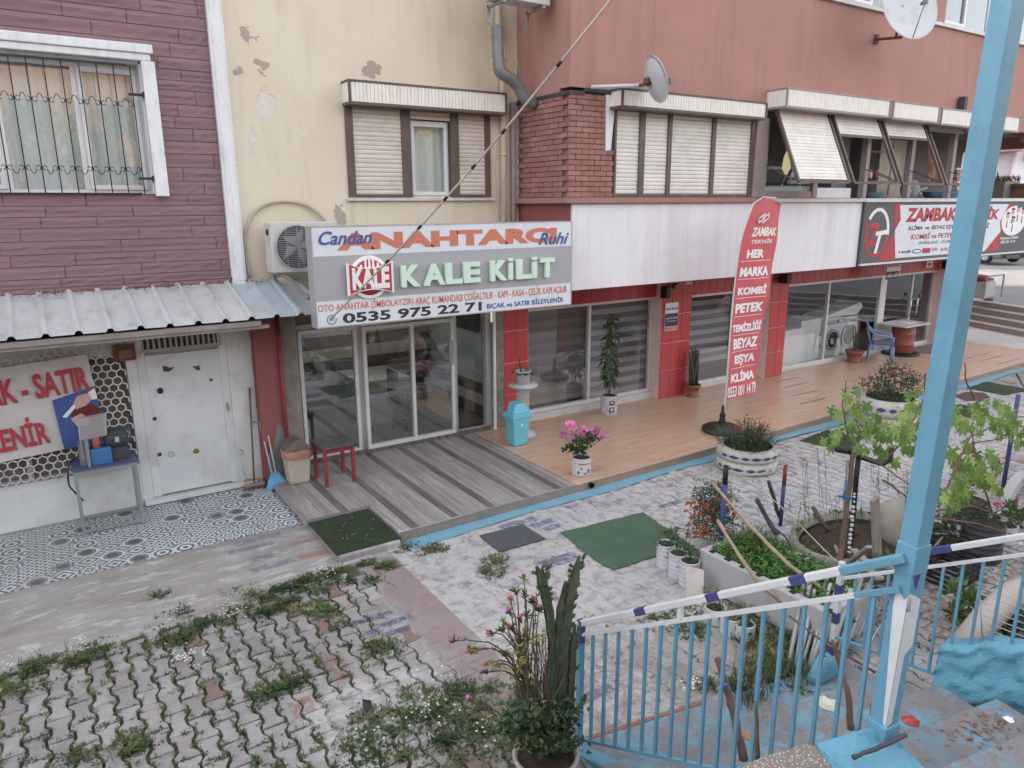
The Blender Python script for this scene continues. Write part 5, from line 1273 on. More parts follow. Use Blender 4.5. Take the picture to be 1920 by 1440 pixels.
# ---------------------------------------------------------------- vinyl banner (SATIR / LENIR) on the hexagon grille
YBn = YA-.07
ban = thing('vinyl_banner', (-.4, YBn, .9), 'white vinyl banner with red lettering and a knife picture on the grille', 'banner')
tr = FY(163, 664, YBn); br = FY(200, 825, YBn); bl_ = FY(0, 850, YBn)
sl = (tr.z-FY(0, 690, YBn).z)/(tr.x-FY(0, 690, YBn).x)
ox_ = br.x-.0; O_ = Vector((tr.x, YBn, tr.z)); Uv = Vector((1, 0, sl)).normalized(); Vv = (Vector((br.x, YBn, br.z))-O_); BH = Vv.length; Vv.normalize()
Wb = 2.0; fr = (O_, Uv, -Vv)
mb = MB(); nx, nz = 24, 10; vs = []
for j in range(nz+1):
 for i in range(nx+1):
  q = O_+Uv*(-Wb*i/nx)+Vv*(BH*j/nz); q.y += .010*math.sin(i*.9+j*.4)+.006*math.sin(i*2.1); vs.append(q)
n0 = len(vs); vs += [v+Vector((0, .004, 0)) for v in vs]
fs = []
for j in range(nz):
 for i in range(nx): a = j*(nx+1)+i; fs += [(a+1, a, a+nx+1, a+nx+2), (n0+a, n0+a+1, n0+a+nx+2, n0+a+nx+1)]
mb.sm = True; mb.add(vs, fs); mb.build('sheet', MAT('banner_white', C(196, 194, 196, 1.15), .6, var=.05, dirt=C(172, 165, 162), ds=3, da=.4), ban)
def bt(s, x0, x1, z0, z1, bold=.03):
 l = text(s, ban, -x0 if False else x0, x1, z0, z1, 0, M['print_red'], bold=bold, depth=.004, frame=(O_+Vector((0, -.022, 0)), Uv, -Vv)); return l
bt('BIÇAK - SATIR', -1.40, -.04, -.50, -.13, .03)
bt('BİLEYLENİR', -1.68, -.57, -.98, -.62, .03)
mb = MB(); fx_ = (O_+Vector((0, -.016, 0)))
mb.prism([fx_+Uv*-.46-(-Vv)*.48, fx_+Uv*.0-(-Vv)*.40, fx_+Uv*.0-(-Vv)*(BH-.0), fx_+Uv*-.46-(-Vv)*(BH-.0)][::-1], (0, .004, 0)); mb.build('picture', M['print_blue'], ban)
def bpoly(pts, mat, dy, nm):
 m_ = MB(); m_.prism([O_+Vector((0, -.018-dy, 0))+Uv*a-Vv*b for a, b in pts], (0, .002, 0)); m_.build(nm, mat, ban)
bpoly([(-.40, -.70), (-.36, -.72), (-.20, -.58), (-.24, -.56)], M['print_white'], .002, 'picture_blade')
bpoly([(-.30, -.62), (-.08, -.60), (.0, -.68), (-.02, -.85), (-.14, -.80), (-.30, -.74)], MAT('dark_red_cloth', C(120, 40, 52), .6), .001, 'picture_cloth')
bpoly([(-.26, -.56), (-.20, -.48), (-.08, -.47), (-.05, -.55), (-.14, -.62), (-.24, -.64)], M['print_pink'], .003, 'picture_hand')
bpoly([(-.32, -.74), (-.20, -.70), (-.12, -.80), (-.16, -.88), (-.28, -.84)], M['print_pink'], .003, 'picture_hand')
bpoly([(-.08, -.46), (.0, -.42), (.0, -.56), (-.06, -.56)], M['print_white'], .002, 'picture_cuff')
# ---------------------------------------------------------------- tin roof over the workshop
roof = thing('awning_roof', (0.0, 9.6, 2.55), 'sloping corrugated pale metal roof over the workshop front', 'roof')
PR = .30; y0r, z0r, y1r, z1r = 8.98, 2.53, 10.18, 2.86
def rib_sheet(x0, x1, mat, nm):
 mb = MB(); prof = []; x = x0
 while x < x1-1e-6:
  prof += [(x, 0), (x+PR-.085, 0), (x+PR-.062, .036), (x+PR-.023, .036)]; x += PR
 prof.append((x, 0)); prof = [p for p in prof]
 ns = 6; vs = [];
 for j in range(ns+1):
  t_ = j/ns
  for a, h in prof: vs.append((a+.03*t_*0, y0r+(y1r-y0r)*t_, z0r+(z1r-z0r)*t_+h+.002*math.sin(a*9+j)))
 m = len(prof); n0 = len(vs); vs += [(a, b, c-.003) for a, b, c in vs]
 fs = []
 for j in range(ns):
  for i in range(m-1): a = j*m+i; fs += [(a, a+1, a+m+1, a+m), (n0+a+m, n0+a+m+1, n0+a+1, n0+a)]
 for i in range(m-1): fs.append((n0+i, n0+i+1, i+1, i))
 mb.add(vs, fs); return mb.build(nm, mat, roof)
tin = MAT('weathered_tin', C(192, 194, 200, 1.1), .5, var=.08, vs=2, dirt=C(140, 132, 130), ds=6, da=.45, metal=.1, bump=.1, bs=12, stretch=(1, .5, 1))
tinb = MAT('blue_tin', C(168, 182, 194, 1.15), .45, var=.12, vs=4, dirt=C(176, 160, 136), ds=3, da=.5, metal=.1)
xa = 2.13-PR*18
for i in range(6): rib_sheet(xa+i*PR*3+.0, xa+(i+1)*PR*3, tin, 'sheet')
rib_sheet(2.13, 2.13+PR*3, tinb, 'sheet')
mb = MB(); mb.box(3.03, 6.66, YS+.20, YW, 2.66, 2.70); mb.build('porch_slab', tinb, roof)
mb = MB(); mb.box(-3.2, 2.2, 9.0, 9.05, 2.44, 2.50); mb.box(-3.2, 2.3, 9.03, 10.1, 2.40, 2.44); mb.build('batten', MAT('soffit_board', C(150, 142, 138), .8, var=.2), roof)
# debris along the wall foot
mb = MB(); rr = random.Random(9)
for i in range(240):
 x = rr.uniform(-3, 3.2); p = Vector((x, rr.uniform(9.95, 10.18) if x < 2.4 else rr.uniform(10.0, 10.24), 2.86+rr.uniform(-.01, .03)))
 mb.leaf(p, (rr.uniform(-1, 1), rr.uniform(-1, 1), rr.uniform(-.2, .5)), (0, 0, 1), rr.uniform(.03, .08), rr.uniform(.02, .04))
stuff(setp(mb.build('dry_leaves', MAT('leaf_litter', C(122, 92, 70), .9, var=.3)), 'brown dead leaves caught where the tin roof meets the house wall', 'leaf litter'))
lp = thing('loose_plank', tuple(FY(556, 537, 9.6)), 'splintered timber offcut lying on the tin roof beside the sign', 'plank')
a = FY(525, 522, 9.7); b = FY(582, 560, 9.0); mb = MB(); mb.beam(a, b, .09, .03); mb.beam(a+Vector((.1, .1, .02)), b+Vector((-.02, .3, .06)), .05, .02); mb.build('board', M['plank'], lp)
# ---------------------------------------------------------------- air conditioners
def ac_unit(x0, x1, y0, y1, z0, z1, label, fan_left=True):
 t_ = thing('air_conditioner', ((x0+x1)/2, y1, z0), label, 'air conditioner', 'outdoor air conditioner units')
 wmat = MAT('ac_casing', C(196, 194, 192, 1.15), .5, var=.06, dirt=C(160, 152, 146), ds=4, da=.5) if 'ac' not in M else M['ac']; M['ac'] = wmat
 mb = MB(); mb.box(x0, x1, y0, y1, z0, z1); mb.build('casing', wmat, t_, bev=.012)
 cx = x0+(x1-x0)*.38; cz = (z0+z1)/2; R = (z1-z0)*.44
 mb = MB(); mb.disc((cx, y0-.004, cz), (0, 1, 0), R, .01, 32); mb.build('fan_opening', M['dkgrey'], t_)
 mb = MB()
 for i in range(5):
  a = i*2*PI/5; mb.leaf((cx, y0-.012, cz), (math.cos(a), 0, math.sin(a)), (0, 1, .4), R*.9, R*.7)
 mb.build('fan', M['grey'], t_)
 mb = MB()
 for i in range(-11, 12):
  h = i/12*R; w_ = math.sqrt(R*R-h*h); mb.beam((cx-w_, y0-.022, cz+h), (cx+w_, y0-.022, cz+h), .005, .005)
 for i in (-.5, 0, .5):
  h = i*R; w_ = math.sqrt(R*R-h*h); mb.beam((cx+h, y0-.022, cz-w_), (cx+h, y0-.022, cz+w_), .005, .005)
 ring(mb, cx, cz, R-.006, R+.008, y0-.012, .016, 32); mb.build('fan_guard', M['ltgrey'], t_)
 for x in (x0+.12, x1-.12): mb = MB(); mb.beam((x, y0-.02, z0-.03), (x, y1+.12, z0-.03), .035, .035); mb.beam((x, y1+.1, z0-.25), (x, y1+.1, z0), .035, .035); mb.build('bracket', M['galv'], t_)
 mb = MB(); mb.box(x0-.02, x0, y0+.08, y0+.14, z1-.16, z1-.09); mb.build('clip', M['black'], t_)
 return t_
ac_unit(2.60, 3.50, 9.78, 10.08, 2.99, 3.64, 'white outdoor air conditioner on the cream wall, half behind the locksmith sign')
ac_unit(5.72, 6.62, 9.2, 9.5, 6.58, 7.2, 'white outdoor air conditioner under the top edge of the photo above the grey duct')
def cable(name, pts, r, mat, label, cat='cable', n=6, sub=6):
 P = [Vector(p) for p in pts]; out = []
 for i in range(len(P)-1):
  p0 = P[max(i-1, 0)]; p1 = P[i]; p2 = P[i+1]; p3 = P[min(i+2, len(P)-1)]
  for k in range(sub):
   t_ = k/sub; out.append(.5*((2*p1)+(p2-p0)*t_+(2*p0-5*p1+4*p2-p3)*t_*t_+(3*p1-p0-3*p2+p3)*t_**3))
 out.append(P[-1]); mb = MB(); mb.tube(out, r, n)
 o = mb.build(name, mat); return setp(o, label, cat)
def wp(pts, Y): return [FY(a, b, Y) for a, b in pts]
cable('refrigerant_hose', wp([(470, 520), (461, 480), (460, 440), (475, 402), (505, 382), (545, 378), (580, 388), (605, 408), (620, 432)], 10.2), .02, M['cable'], 'wrapped cream hose looping over the air conditioner on the cream wall', 'hose', 8)
o = cable('flexible_duct', wp([(932, 48), (933, 80), (934, 112), (938, 134), (955, 146), (970, 160), (982, 182), (1003, 196)], 9.75), .085, M['duct'], 'grey flexible duct hanging down from the upper air conditioner to the bricks', 'duct', 14, 10)
# ribs of the duct
me = o.data;
for i, v in enumerate(me.vertices):
 pass
mb = MB(); pts = [Vector(p) for p in wp([(932, 48), (933, 80), (934, 112), (938, 134), (955, 146), (970, 160), (982, 182), (1003, 196)], 9.75)]
out = []
for i in range(len(pts)-1):
 p0 = pts[max(i-1, 0)]; p1 = pts[i]; p2 = pts[i+1]; p3 = pts[min(i+2, len(pts)-1)]
 for k in range(8): t_ = k/8; out.append(.5*((2*p1)+(p2-p0)*t_+(2*p0-5*p1+4*p2-p3)*t_*t_+(3*p1-p0-3*p2+p3)*t_**3))
rad = [.085+(.008 if i % 2 else -.004) for i in range(len(out))]; mb.tube(out, rad, 14)
o.data = mb.mesh('flexible_duct', M['duct'], WL[o.name])
cable('thin_wire', wp([(915, 40), (922, 110), (918, 130), (925, 112)], 9.7), .006, M['cable'], 'white wire with a loop hanging left of the grey duct', 'wire')
cable('thin_wire', wp([(962, 45), (966, 90), (975, 140)], 9.6), .004, M['cable'], 'loose pale wire dangling right of the grey duct', 'wire')
cable('thin_wire', wp([(932, 270), (930, 330), (935, 420), (936, 450)], 10.15), .008, M['cable'], 'thin cable running down the cream wall beside the downpipe', 'wire')
cable('thin_wire', wp([(950, 275), (955, 300), (940, 360), (948, 415)], 10.12), .006, M['cable'], 'slack cable crossing the cream downpipe', 'wire')
# overhead cable: from the sign up across the street towards the viewer
A_ = FY(620, 598, 8.5); B_ = FY(1143, 3, 5.2); n = 30; pts = []
for i in range(n+1):
 t_ = i/n; p = A_.lerp(B_, t_); p.z -= .10*math.sin(PI*t_); pts.append(p)
mb = MB(); mb.tube(pts+[B_+(B_-A_)*.4], .011, 6); ov = mb.build('overhead_cable', M['cable']); setp(ov, 'pale overhead cable rising diagonally from the locksmith sign to the top of the photo', 'cable')
mb = MB()
for t_ in (.28, .40, .50, .62, .72, .88): p = pts[int(t_*n)]; q = pts[int(t_*n)+1]; d = (q-p).normalized(); mb.tube([p-d*.03, p+d*.03], .016, 6)
stuff(mb.build('cable_tie', M['black'], ov))
# satellite dishes
def dish(c, aim, R, mount, label, oval=1.0):
 t_ = thing('satellite_dish', tuple(c), label, 'satellite dish', 'satellite dishes on the red wall')
 a = Vector(aim).normalized(); x = a.cross(Vector((0, 0, 1))).normalized(); u = x.cross(a).normalized(); c = Vector(c)
 mb = MB(); nr, na = 7, 32; vs = []; fs = []
 for s_ in (0, 1):
  for i in range(nr+1):
   r = R*i/nr
   for k in range(na):
    t = 2*PI*k/na; vs.append(c+x*(r*math.cos(t))+u*(r*math.sin(t)*oval)+a*(R*.22*(i/nr)**2-.012*s_))
 m = (nr+1)*na
 for s_ in (0, 1):
  for i in range(nr):
   for k in range(na):
    k2 = (k+1) % na; q = (s_*m+i*na+k, s_*m+i*na+k2, s_*m+(i+1)*na+k2, s_*m+(i+1)*na+k); fs.append(q if s_ else q[::-1])
 for k in range(na): k2 = (k+1) % na; fs.append((nr*na+k, nr*na+k2, m+nr*na+k2, m+nr*na+k))
 mb.sm = True; mb.add(vs, fs); mb.build('reflector', MAT('dish_white', C(186, 190, 198, 1.2), .5, var=.06, dirt=C(150, 148, 148), ds=5, da=.4) if 'dish' not in M else M['dish'], t_)
 mb = MB(); tip = c+a*R*.85-u*R*.25; mb.tube([c-u*R*oval*.95+a*R*.2, tip], .010, 6); mb.tube([tip, tip-a*.10], .028, 10); mb.box(tip.x-.03, tip.x+.03, tip.y-.03, tip.y+.03, tip.z-.05, tip.z+.03); mb.build('receiver_arm', M['grey'], t_)
 mb = MB(); mb.tube([c-a*.02, c-a*.12, Vector(mount)], [.02, .02, .022], 8); mb.box(c.x-.05, c.x+.05, c.y+.02, c.y+.12, c.z-.05, c.z+.05); mb.build('mount', M['rust'], t_)
 return t_
d1 = FY(1222, 152, 8.25)
dish(d1, (.93, -.30, .35), .33, FY(1200, 160, 8.25), 'small satellite dish seen nearly edge-on, held out over the shutter box by a white arm', 1.0)
mb = MB(); mb.tube([FY(1108, 163, 8.8), FY(1210, 160, 8.3)], .028, 8); am = mb.build('dish_arm', M['white_paint']); setp(am, 'rust flecked white steel arm carrying the small satellite dish', 'pipe')
d2 = FY(1697, 16, 8.0)
dish(d2, (-.35, -.9, .30), .55, FY(1680, 70, 8.2), 'large round white satellite dish on the red wall at the top edge', 1.12)
mb = MB(); mb.tube([FY(1642, 74, 8.86), FY(1690, 70, 8.05)], .026, 8); mb.box(FY(1642, 74, 8.86).x-.05, FY(1642, 74, 8.86).x+.05, 8.82, 8.87, FY(1642, 74, 8.86).z-.08, FY(1642, 74, 8.86).z+.08); setp(mb.build('dish_arm', M['rust']), 'rusty arm bolted to the red wall under the large satellite dish', 'bracket')
# wall fittings on the red tiles
q = FY(1246, 548, 9.96); mb = MB(); mb.box(q.x-.05, q.x+.07, 9.86, 10.02, q.z-.11, q.z+.11); setp(mb.build('wall_lamp', M['black'], bev=.01), 'black box lamp on the red tiles under the white fascia', 'lamp')
q = FY(1264, 536, 9.96); mb = MB(); mb.disc((q.x, 9.94, q.z), (0, 1, 0), .055, .05, 18); bu = mb.build('siren', M['dkgrey']); setp(bu, 'small round dark siren with a pale centre beside the black box lamp', 'siren')
mb = MB(); mb.disc((q.x, 9.905, q.z), (0, 1, 0), .025, .01, 14); mb.build('siren_face', M['ltgrey'], bu)
for px, py, lb in ((1473, 522, 'black lamp at the top of the second red tiled pier beside the flag'), (1777, 497, 'black lamp at the top of the far red tiled pier beside the blue post')):
 q = FY(px, py, 9.9); mb = MB(); mb.box(q.x-.08, q.x+.08, 9.8, 10.02, q.z-.1, q.z+.1); setp(mb.build('wall_lamp', M['black'], bev=.01), lb, 'lamp')
a = FY(1249, 569, 10.0); b = FY(1271, 618, 10.0); pl = thing('poster', ((a.x+b.x)/2, 10.02, b.z), 'small white, navy and orange sign on the red tiled pier', 'sign')
Yp = 10.02
poly([(a.x, b.z), (b.x, b.z), (b.x, a.z), (a.x, a.z)], pl, M['signwhite'], Yp, .008, 'plate')
zh = a.z-b.z; poly([(a.x+.005, b.z+.15*zh), (b.x-.005, b.z+.15*zh), (b.x-.005, b.z+.62*zh), (a.x+.005, b.z+.62*zh)], pl, M['print_navy'], Yp-.008, .002, 'navy_field')
poly([(a.x+.005, b.z+.01), (b.x-.005, b.z+.01), (b.x-.005, b.z+.13*zh), (a.x+.005, b.z+.13*zh)], pl, M['print_orange'], Yp-.008, .002, 'orange_field')
text('eurokod', pl, a.x+.02, b.x-.015, b.z+.74*zh, b.z+.86*zh, Yp-.009, M['print_navy'], bold=.02, depth=.002)
text('GÜVENLİK SİSTEMİ', pl, a.x+.02, b.x-.02, b.z+.42*zh, b.z+.49*zh, Yp-.011, M['print_white'], depth=.002); text('7/24 İZLENİR', pl, a.x+.05, b.x-.05, b.z+.32*zh, b.z+.37*zh, Yp-.011, M['print_white'], depth=.002)
for (x0, y0, x1, y1), tx, lb in (((1664, 492, 1686, 517), ('ELEKTRİKÇİ', 'KLİMACI'), 'white hanging plate with red and grey lettering under the dark signboard'), ((1662, 510, 1683, 522), ('0553 001',), 'small dark numbered plate hanging lowest under the signboard')):
 a = FY(x0, y0, 9.7); b = FY(x1, y1, 9.7); t_ = thing('hanging_sign', ((a.x+b.x)/2, 9.7, b.z), lb, 'sign')
 poly([(a.x, b.z), (b.x, b.z), (b.x, a.z), (a.x, a.z)], t_, M['signwhite'] if len(tx) == 2 else M['dkgrey'], 9.7, .01, 'plate')
 hh = (a.z-b.z)/len(tx)
 for i, s in enumerate(tx): text(s, t_, a.x+.03, b.x-.03, b.z+hh*(len(tx)-1-i)+hh*.25, b.z+hh*(len(tx)-i)-hh*.2, 9.69, (M['print_red'] if i == 0 else M['print_black']) if len(tx) == 2 else M['print_white'], bold=.03, depth=.002)
q = FY(1743, 490, 9.75); t_ = thing('small_sign', (q.x, 9.75, q.z), 'little white notice under the signboard just left of the blue post', 'sign')
poly([(q.x-.13, q.z-.15), (q.x+.13, q.z-.15), (q.x+.13, q.z+.12), (q.x-.13, q.z+.12)], t_, M['signwhite'], 9.75, .01, 'plate'); poly([(q.x-.08, q.z-.12), (q.x+.08, q.z-.12), (q.x+.08, q.z-.04), (q.x-.08, q.z-.04)], t_, M['print_red'], 9.74, .002, 'mark')
# black chimney stub on the shutter box
mb = MB(); q = FY(1806, 200, 8.75); mb.box(q.x-.06, q.x+.06, 8.7, 8.84, 5.70, 6.05); setp(mb.build('steel_bracket', M['dkgrey']), 'dark upright steel bracket above the rightmost shutter box', 'bracket')
# ---------------------------------------------------------------- things on the balcony ledge
rr = random.Random(31)
def small(name, loc, label, cat, fn, mat, group=None):
 mb = MB(); fn(mb, Vector(loc)); return setp(mb.build(name, mat, origin=loc), label, cat, group)
for i, (px, c) in enumerate(((1622, (150, 70, 70)), (1629, (190, 180, 175)), (1642, (170, 80, 80)))):
 q = FY(px, 335, YB+.15); small('jar', (q.x, YB+.15, q.z), ['red lidded jar leftmost on the balcony shelf', 'pale jar in the middle of the balcony shelf', 'red and white jar rightmost on the balcony shelf'][i], 'jar', lambda m_, l: m_.lathe([(.05, 0), (.06, .02), (.06, .13), (.045, .15), (.045, .17)], l, 12), MAT('jar%d' % i, C(*c), .4))
q0 = FY(1615, 341, YB+.1); q1 = FY(1697, 336, YB+.1); mb = MB(); mb.beam((q0.x, YB+.12, q0.z), (q1.x, YB+.12, q0.z), .16, .03); setp(mb.build('shelf', M['brown_frame']), 'narrow shelf board carrying three jars across the open balcony', 'shelf')
q = FY(1634, 360, YB+.35); small('basin', (q.x, YB+.35, 3.93), 'blue plastic basin on the balcony ledge', 'basin', lambda m_, l: m_.lathe([(.18, 0), (.26, .12), (.27, .13), (.25, .12)], l, 20), MAT('blue_tub', C(110, 150, 180), .4))
q = FY(1765, 362, YB+.3); small('basin', (q.x, YB+.3, 3.93), 'wide blue tub on the ledge behind the right signboard', 'basin', lambda m_, l: m_.lathe([(.30, 0), (.42, .14), (.43, .15), (.40, .14)], l, 20), MAT('blue_tub2', C(110, 158, 190), .4))
q = FY(1706, 352, YB+.3); small('striped_bag', (q.x, YB+.3, 3.93), 'grey striped rounded bag on the balcony ledge', 'bag', lambda m_, l: m_.lathe([(.10, 0), (.17, .08), (.20, .22), (.16, .34), (.08, .40), (0, .41)], l, 14), MAT('grey_bag', C(150, 158, 158), .8, var=.3, vs=20, stretch=(1, 1, 4)))
t_ = thing('child_scooter', tuple(FY(1725, 365, YB+.2)), 'white and grey scooter handlebar lying behind the ledge', 'scooter')
mb = MB(); mb.tube([FY(1700, 366, YB+.2), FY(1712, 352, YB+.2), FY(1727, 364, YB+.25)], .03, 8); mb.tube([FY(1712, 360, YB+.2), FY(1738, 352, YB+.2)], .022, 8); mb.build('handlebar', M['ltgrey'], t_)
t_ = thing('clothes_rack', tuple(FY(1665, 350, YB+.6)), 'thin pale metal rack standing in the open balcony', 'rack')
mb = MB(); mb.tube([FY(1676, 272, YB+.5), FY(1664, 366, YB+.5)], .02, 6); mb.tube([FY(1632, 284, YB+.5), FY(1672, 286, YB+.5)], .025, 6); mb.build('pole', M['ltgrey'], t_)
t_ = thing('hanging_cloth', tuple(FY(1753, 300, YB+.4)), 'orange and blue cloth hanging on the balcony wall', 'cloth')
mb = MB()
for i in range(9):
 p = FY(1752+rr.uniform(-6, 6), 270+i*6, YB+.4); mb.leaf(p, (rr.uniform(-.3, .3), 0, -1), (0, -1, 0), .3, .22)
mb.build('fabric', MAT('orange_fabric', C(205, 140, 96), .8, var=.3, vs=3, dirt=C(80, 120, 165), ds=4, da=.8), t_)
t_ = thing('bottle_rack', tuple(FY(1803, 340, YB+.3)), 'stack of red and pale packets on the balcony right beside the blue post', 'shelf')
for i in range(8):
 a = FY(1797, 315+i*6, YB+.25); mb = MB(); mb.box(a.x-.16, a.x+.16, YB+.2, YB+.4, a.z-.05, a.z); mb.build('packet', MAT('pk%d' % (i % 2), C(196, 112, 108) if i % 2 else C(196, 200, 196), .6) if ('pk%d' % (i % 2)) not in D.materials else D.materials['pk%d' % (i % 2)], t_)
q = FY(1445, 325, YB+.2); t_ = thing('table_lamp', (q.x, YB+.3, 3.95), 'small lit warm lamp behind the glass of the open balcony', 'lamp')
eg = NT('warm_glow'); e_ = eg.n('ShaderNodeEmission'); e_.inputs[0].default_value = (1, .72, .42, 1); e_.inputs[1].default_value = .2; eg.l(e_.outputs[0], eg.out.inputs[0])
q = FY(1474, 315, YB+.3); mb = MB(); mb.lathe([(.02, 0), (.075, .12), (.06, .30), (.02, .42)], (q.x, YB+.3, q.z-.12), 12); mb.build('lamp_shade', eg.m, t_)
mb = MB(); mb.lathe([(.08, 0), (.02, .02), (.02, .2)], (q.x, YB+.3, q.z-.32), 10); mb.build('lamp_base', M['dkgrey'], t_)
# ---------------------------------------------------------------- workbench with grinder
gb = thing('workbench', (.38, 9.78, .061), 'grey steel frame workbench with a worn blue top in front of the hexagon grille', 'table')
bx0, bx1, by0, by1, bt_ = .04, .71, 9.44, 9.93, .86
mb = MB()
for x in (bx0+.02, bx1-.02):
 for y in (by0+.02, by1-.02):
  m_ = MB(); m_.box(x-.018, x+.018, y-.018, y+.018, .062, bt_-.03); m_.build('leg', M['galv'], gb)
mb.box(bx0, bx1, by0, by0+.035, bt_-.04, bt_); mb.box(bx0, bx1, by1-.035, by1, bt_-.04, bt_); mb.box(bx0, bx0+.035, by0+.035, by1-.035, bt_-.04, bt_); mb.box(bx1-.035, bx1, by0+.035, by1-.035, bt_-.04, bt_)
mb.box(bx0+.04, bx1-.04, by0+.005, by0+.03, .10, .13); mb.box(bx0+.04, bx1-.04, by1-.03, by1-.005, .10, .13); mb.box(bx0+.006, bx0+.032, by0+.04, by1-.04, .10, .13); mb.box(bx1-.032, bx1-.006, by0+.04, by1-.04, .10, .13)
mb.build('frame', M['galv'], gb)
mb = MB(); mb.box(bx0-.01, bx1+.01, by0-.01, by1+.01, bt_+.001, bt_+.016); mb.build('top', M['worktop'], gb)
gz = bt_+.017
gd = thing('bench_grinder', (.33, 9.7, gz), 'blue bench grinder with dark motor, red wheel and tilted clear guard on the workbench', 'grinder')
mb = MB(); mb.box(.24, .46, 9.52, 9.72, gz, gz+.20); mb.build('body', M['workblue'], gd, bev=.008)
mb = MB(); mb.box(.20, .235, 9.50, 9.74, gz, gz+.34); mb.box(.13, .20, 9.6, 9.8, gz, gz+.26); mb.build('side_plate', M['galv'], gd)
mb = MB(); mb.tube([(.28, 9.62, gz+.30), (.35, 9.62, gz+.30)], .13, 24); mb.build('wheel', M['wheelred'], gd)
mb = MB(); mb.tube([(.40, 9.66, gz+.27), (.46, 9.66, gz+.27), (.64, 9.66, gz+.27), (.66, 9.66, gz+.27)], [.10, .125, .125, .08], 22); mb.box(.46, .64, 9.58, 9.76, gz, gz+.16); mb.box(.50, .58, 9.52, 9.57, gz+.22, gz+.34); mb.build('motor', M['motor'], gd, bev=.004)
mb = MB(); mb.box(.512, .555, 9.515, 9.52, gz+.25, gz+.31); mb.build('rating_plate', M['ltgrey'], gd)
for i in range(8):
 m_ = MB(); a = -1.2+2.4*i/7
 m_.box(.47, .63, 9.66-.128*math.cos(a)-.004, 9.66-.128*math.cos(a)+.004, gz+.27+.128*math.sin(a)-.004, gz+.27+.128*math.sin(a)+.004); m_.build('cooling_fin', M['motor'], gd)
mb = MB(); ring(mb, 0, 0, .13, .15, 0, .02, 20, a0=-.9, a1=.9)
mb.v = [(.66+.0*v[0]+v[1]*1.0+.03, 9.66-v[0]*.95, gz+.30+v[2]) for v in mb.v]; mb.build('second_guard', M['motor'], gd)
mb = MB(); mb.prism([(.16, 9.50, gz+.34), (.43, 9.50, gz+.36), (.46, 9.60, gz+.60), (.17, 9.60, gz+.58)], (0, .012, 0)); mb.build('clear_guard', GLASS('smoky_guard', .1, (.62, .52, .45, 1)), gd)
mb = MB();
for a, b in (((.16, 9.5, gz+.34), (.17, 9.6, gz+.58)), ((.43, 9.5, gz+.36), (.46, 9.6, gz+.60)), ((.17, 9.6, gz+.58), (.46, 9.6, gz+.6)), ((.16, 9.5, gz+.34), (.43, 9.5, gz+.36))): mb.beam(a, b, .012, .012)
mb.beam((.16, 9.5, gz+.1), (.16, 9.5, gz+.36), .015, .02); mb.build('guard_frame', M['galv'], gd)
cable('power_cord', [(.14, 9.7, gz+.1), (.02, 9.6, gz+.05), (-.02, 9.52, .72), (.03, 9.5, .60), (.10, 9.5, .48)], .010, M['black'], 'black power cord hanging off the left end of the workbench', 'cord')
# ---------------------------------------------------------------- brooms
bp = G(478, 918, .061)
br_ = thing('broom', (bp.x, bp.y, .061), 'long handled broom with a red grey head leaning on the white wall', 'broom')
mb = MB(); top = Vector((2.22, 10.04, HZ(Vector((2.22, 10.04, 0)), 727))); mb.tube([(bp.x, bp.y, .16), top], .013, 8); mb.build('handle', M['bark'], br_)
mb = MB(); mb.box(bp.x-.14, bp.x+.14, bp.y-.03, bp.y+.03, .115, .16); mb.build('head', M['grey'], br_, bev=.01)
mb = MB()
for i in range(90): x = bp.x+rr.uniform(-.15, .15); y = bp.y+rr.uniform(-.03, .03); mb.blade((x, y, .125), (x+rr.uniform(-.02, .02), y+rr.uniform(-.02, .02), .062), .012)
stuff(mb.build('bristles', MAT('rusty_bristle', C(150, 90, 84), .9, var=.2), br_))
hb = G(478, 913, .061); h_ = thing('hand_brush', (hb.x+.02, hb.y+.1, .061), 'small black hand brush with an orange handle standing behind the broom head', 'brush')
mb = MB(); mb.box(hb.x-.12, hb.x+.09, hb.y+.08, hb.y+.12, .12, .15); mb.build('handle', MAT('orange_wood', C(205, 150, 92), .6), h_)
mb = MB(); mb.box(hb.x-.11, hb.x+.08, hb.y+.075, hb.y+.125, .062, .12); mb.build('bristle_block', M['black'], h_)
dp = G(518, 915, .061); d_ = thing('dustpan', (dp.x, dp.y, .061), 'bright blue lobby dustpan with two long handles leaning on the wall', 'dustpan')
bl2 = MAT('bright_blue_plastic', C(76, 160, 214, 1.1), .4, var=.05)
mb = MB(); mb.prism([(dp.x-.13, dp.y-.04, .065), (dp.x+.15, dp.y-.06, .065), (dp.x+.13, dp.y, .16), (dp.x+.06, dp.y+.05, .27), (dp.x-.02, dp.y+.05, .28), (dp.x-.10, dp.y, .17)], (0, .03, 0)); mb.box(dp.x-.12, dp.x+.12, dp.y-.05, dp.y+.04, .062, .075); mb.build('pan', bl2, d_)
ht = Vector((2.34, 10.0, HZ(Vector((2.34, 10.0, 0)), 790)))
mb = MB(); mb.tube([(dp.x+.02, dp.y+.03, .26), (ht.x+.03, ht.y, ht.z+.10)], .010, 8); mb.tube([(dp.x-.03, dp.y+.04, .26), (ht.x-.04, ht.y, ht.z)], .010, 8); mb.build('handle', M['white_paint'], d_)
mb = MB(); mb.tube([(ht.x+.03, ht.y, ht.z+.08), (ht.x+.02, ht.y, ht.z+.24)], .016, 8); mb.beam((ht.x-.16, ht.y-.01, ht.z+.01), (ht.x+.05, ht.y-.01, ht.z+.01), .03, .02); mb.build('grip', bl2, d_)
sk = thing('thin_stick', (1.98, 9.95, .13), 'thin white stick with an orange tip leaning by the steel door', 'stick')
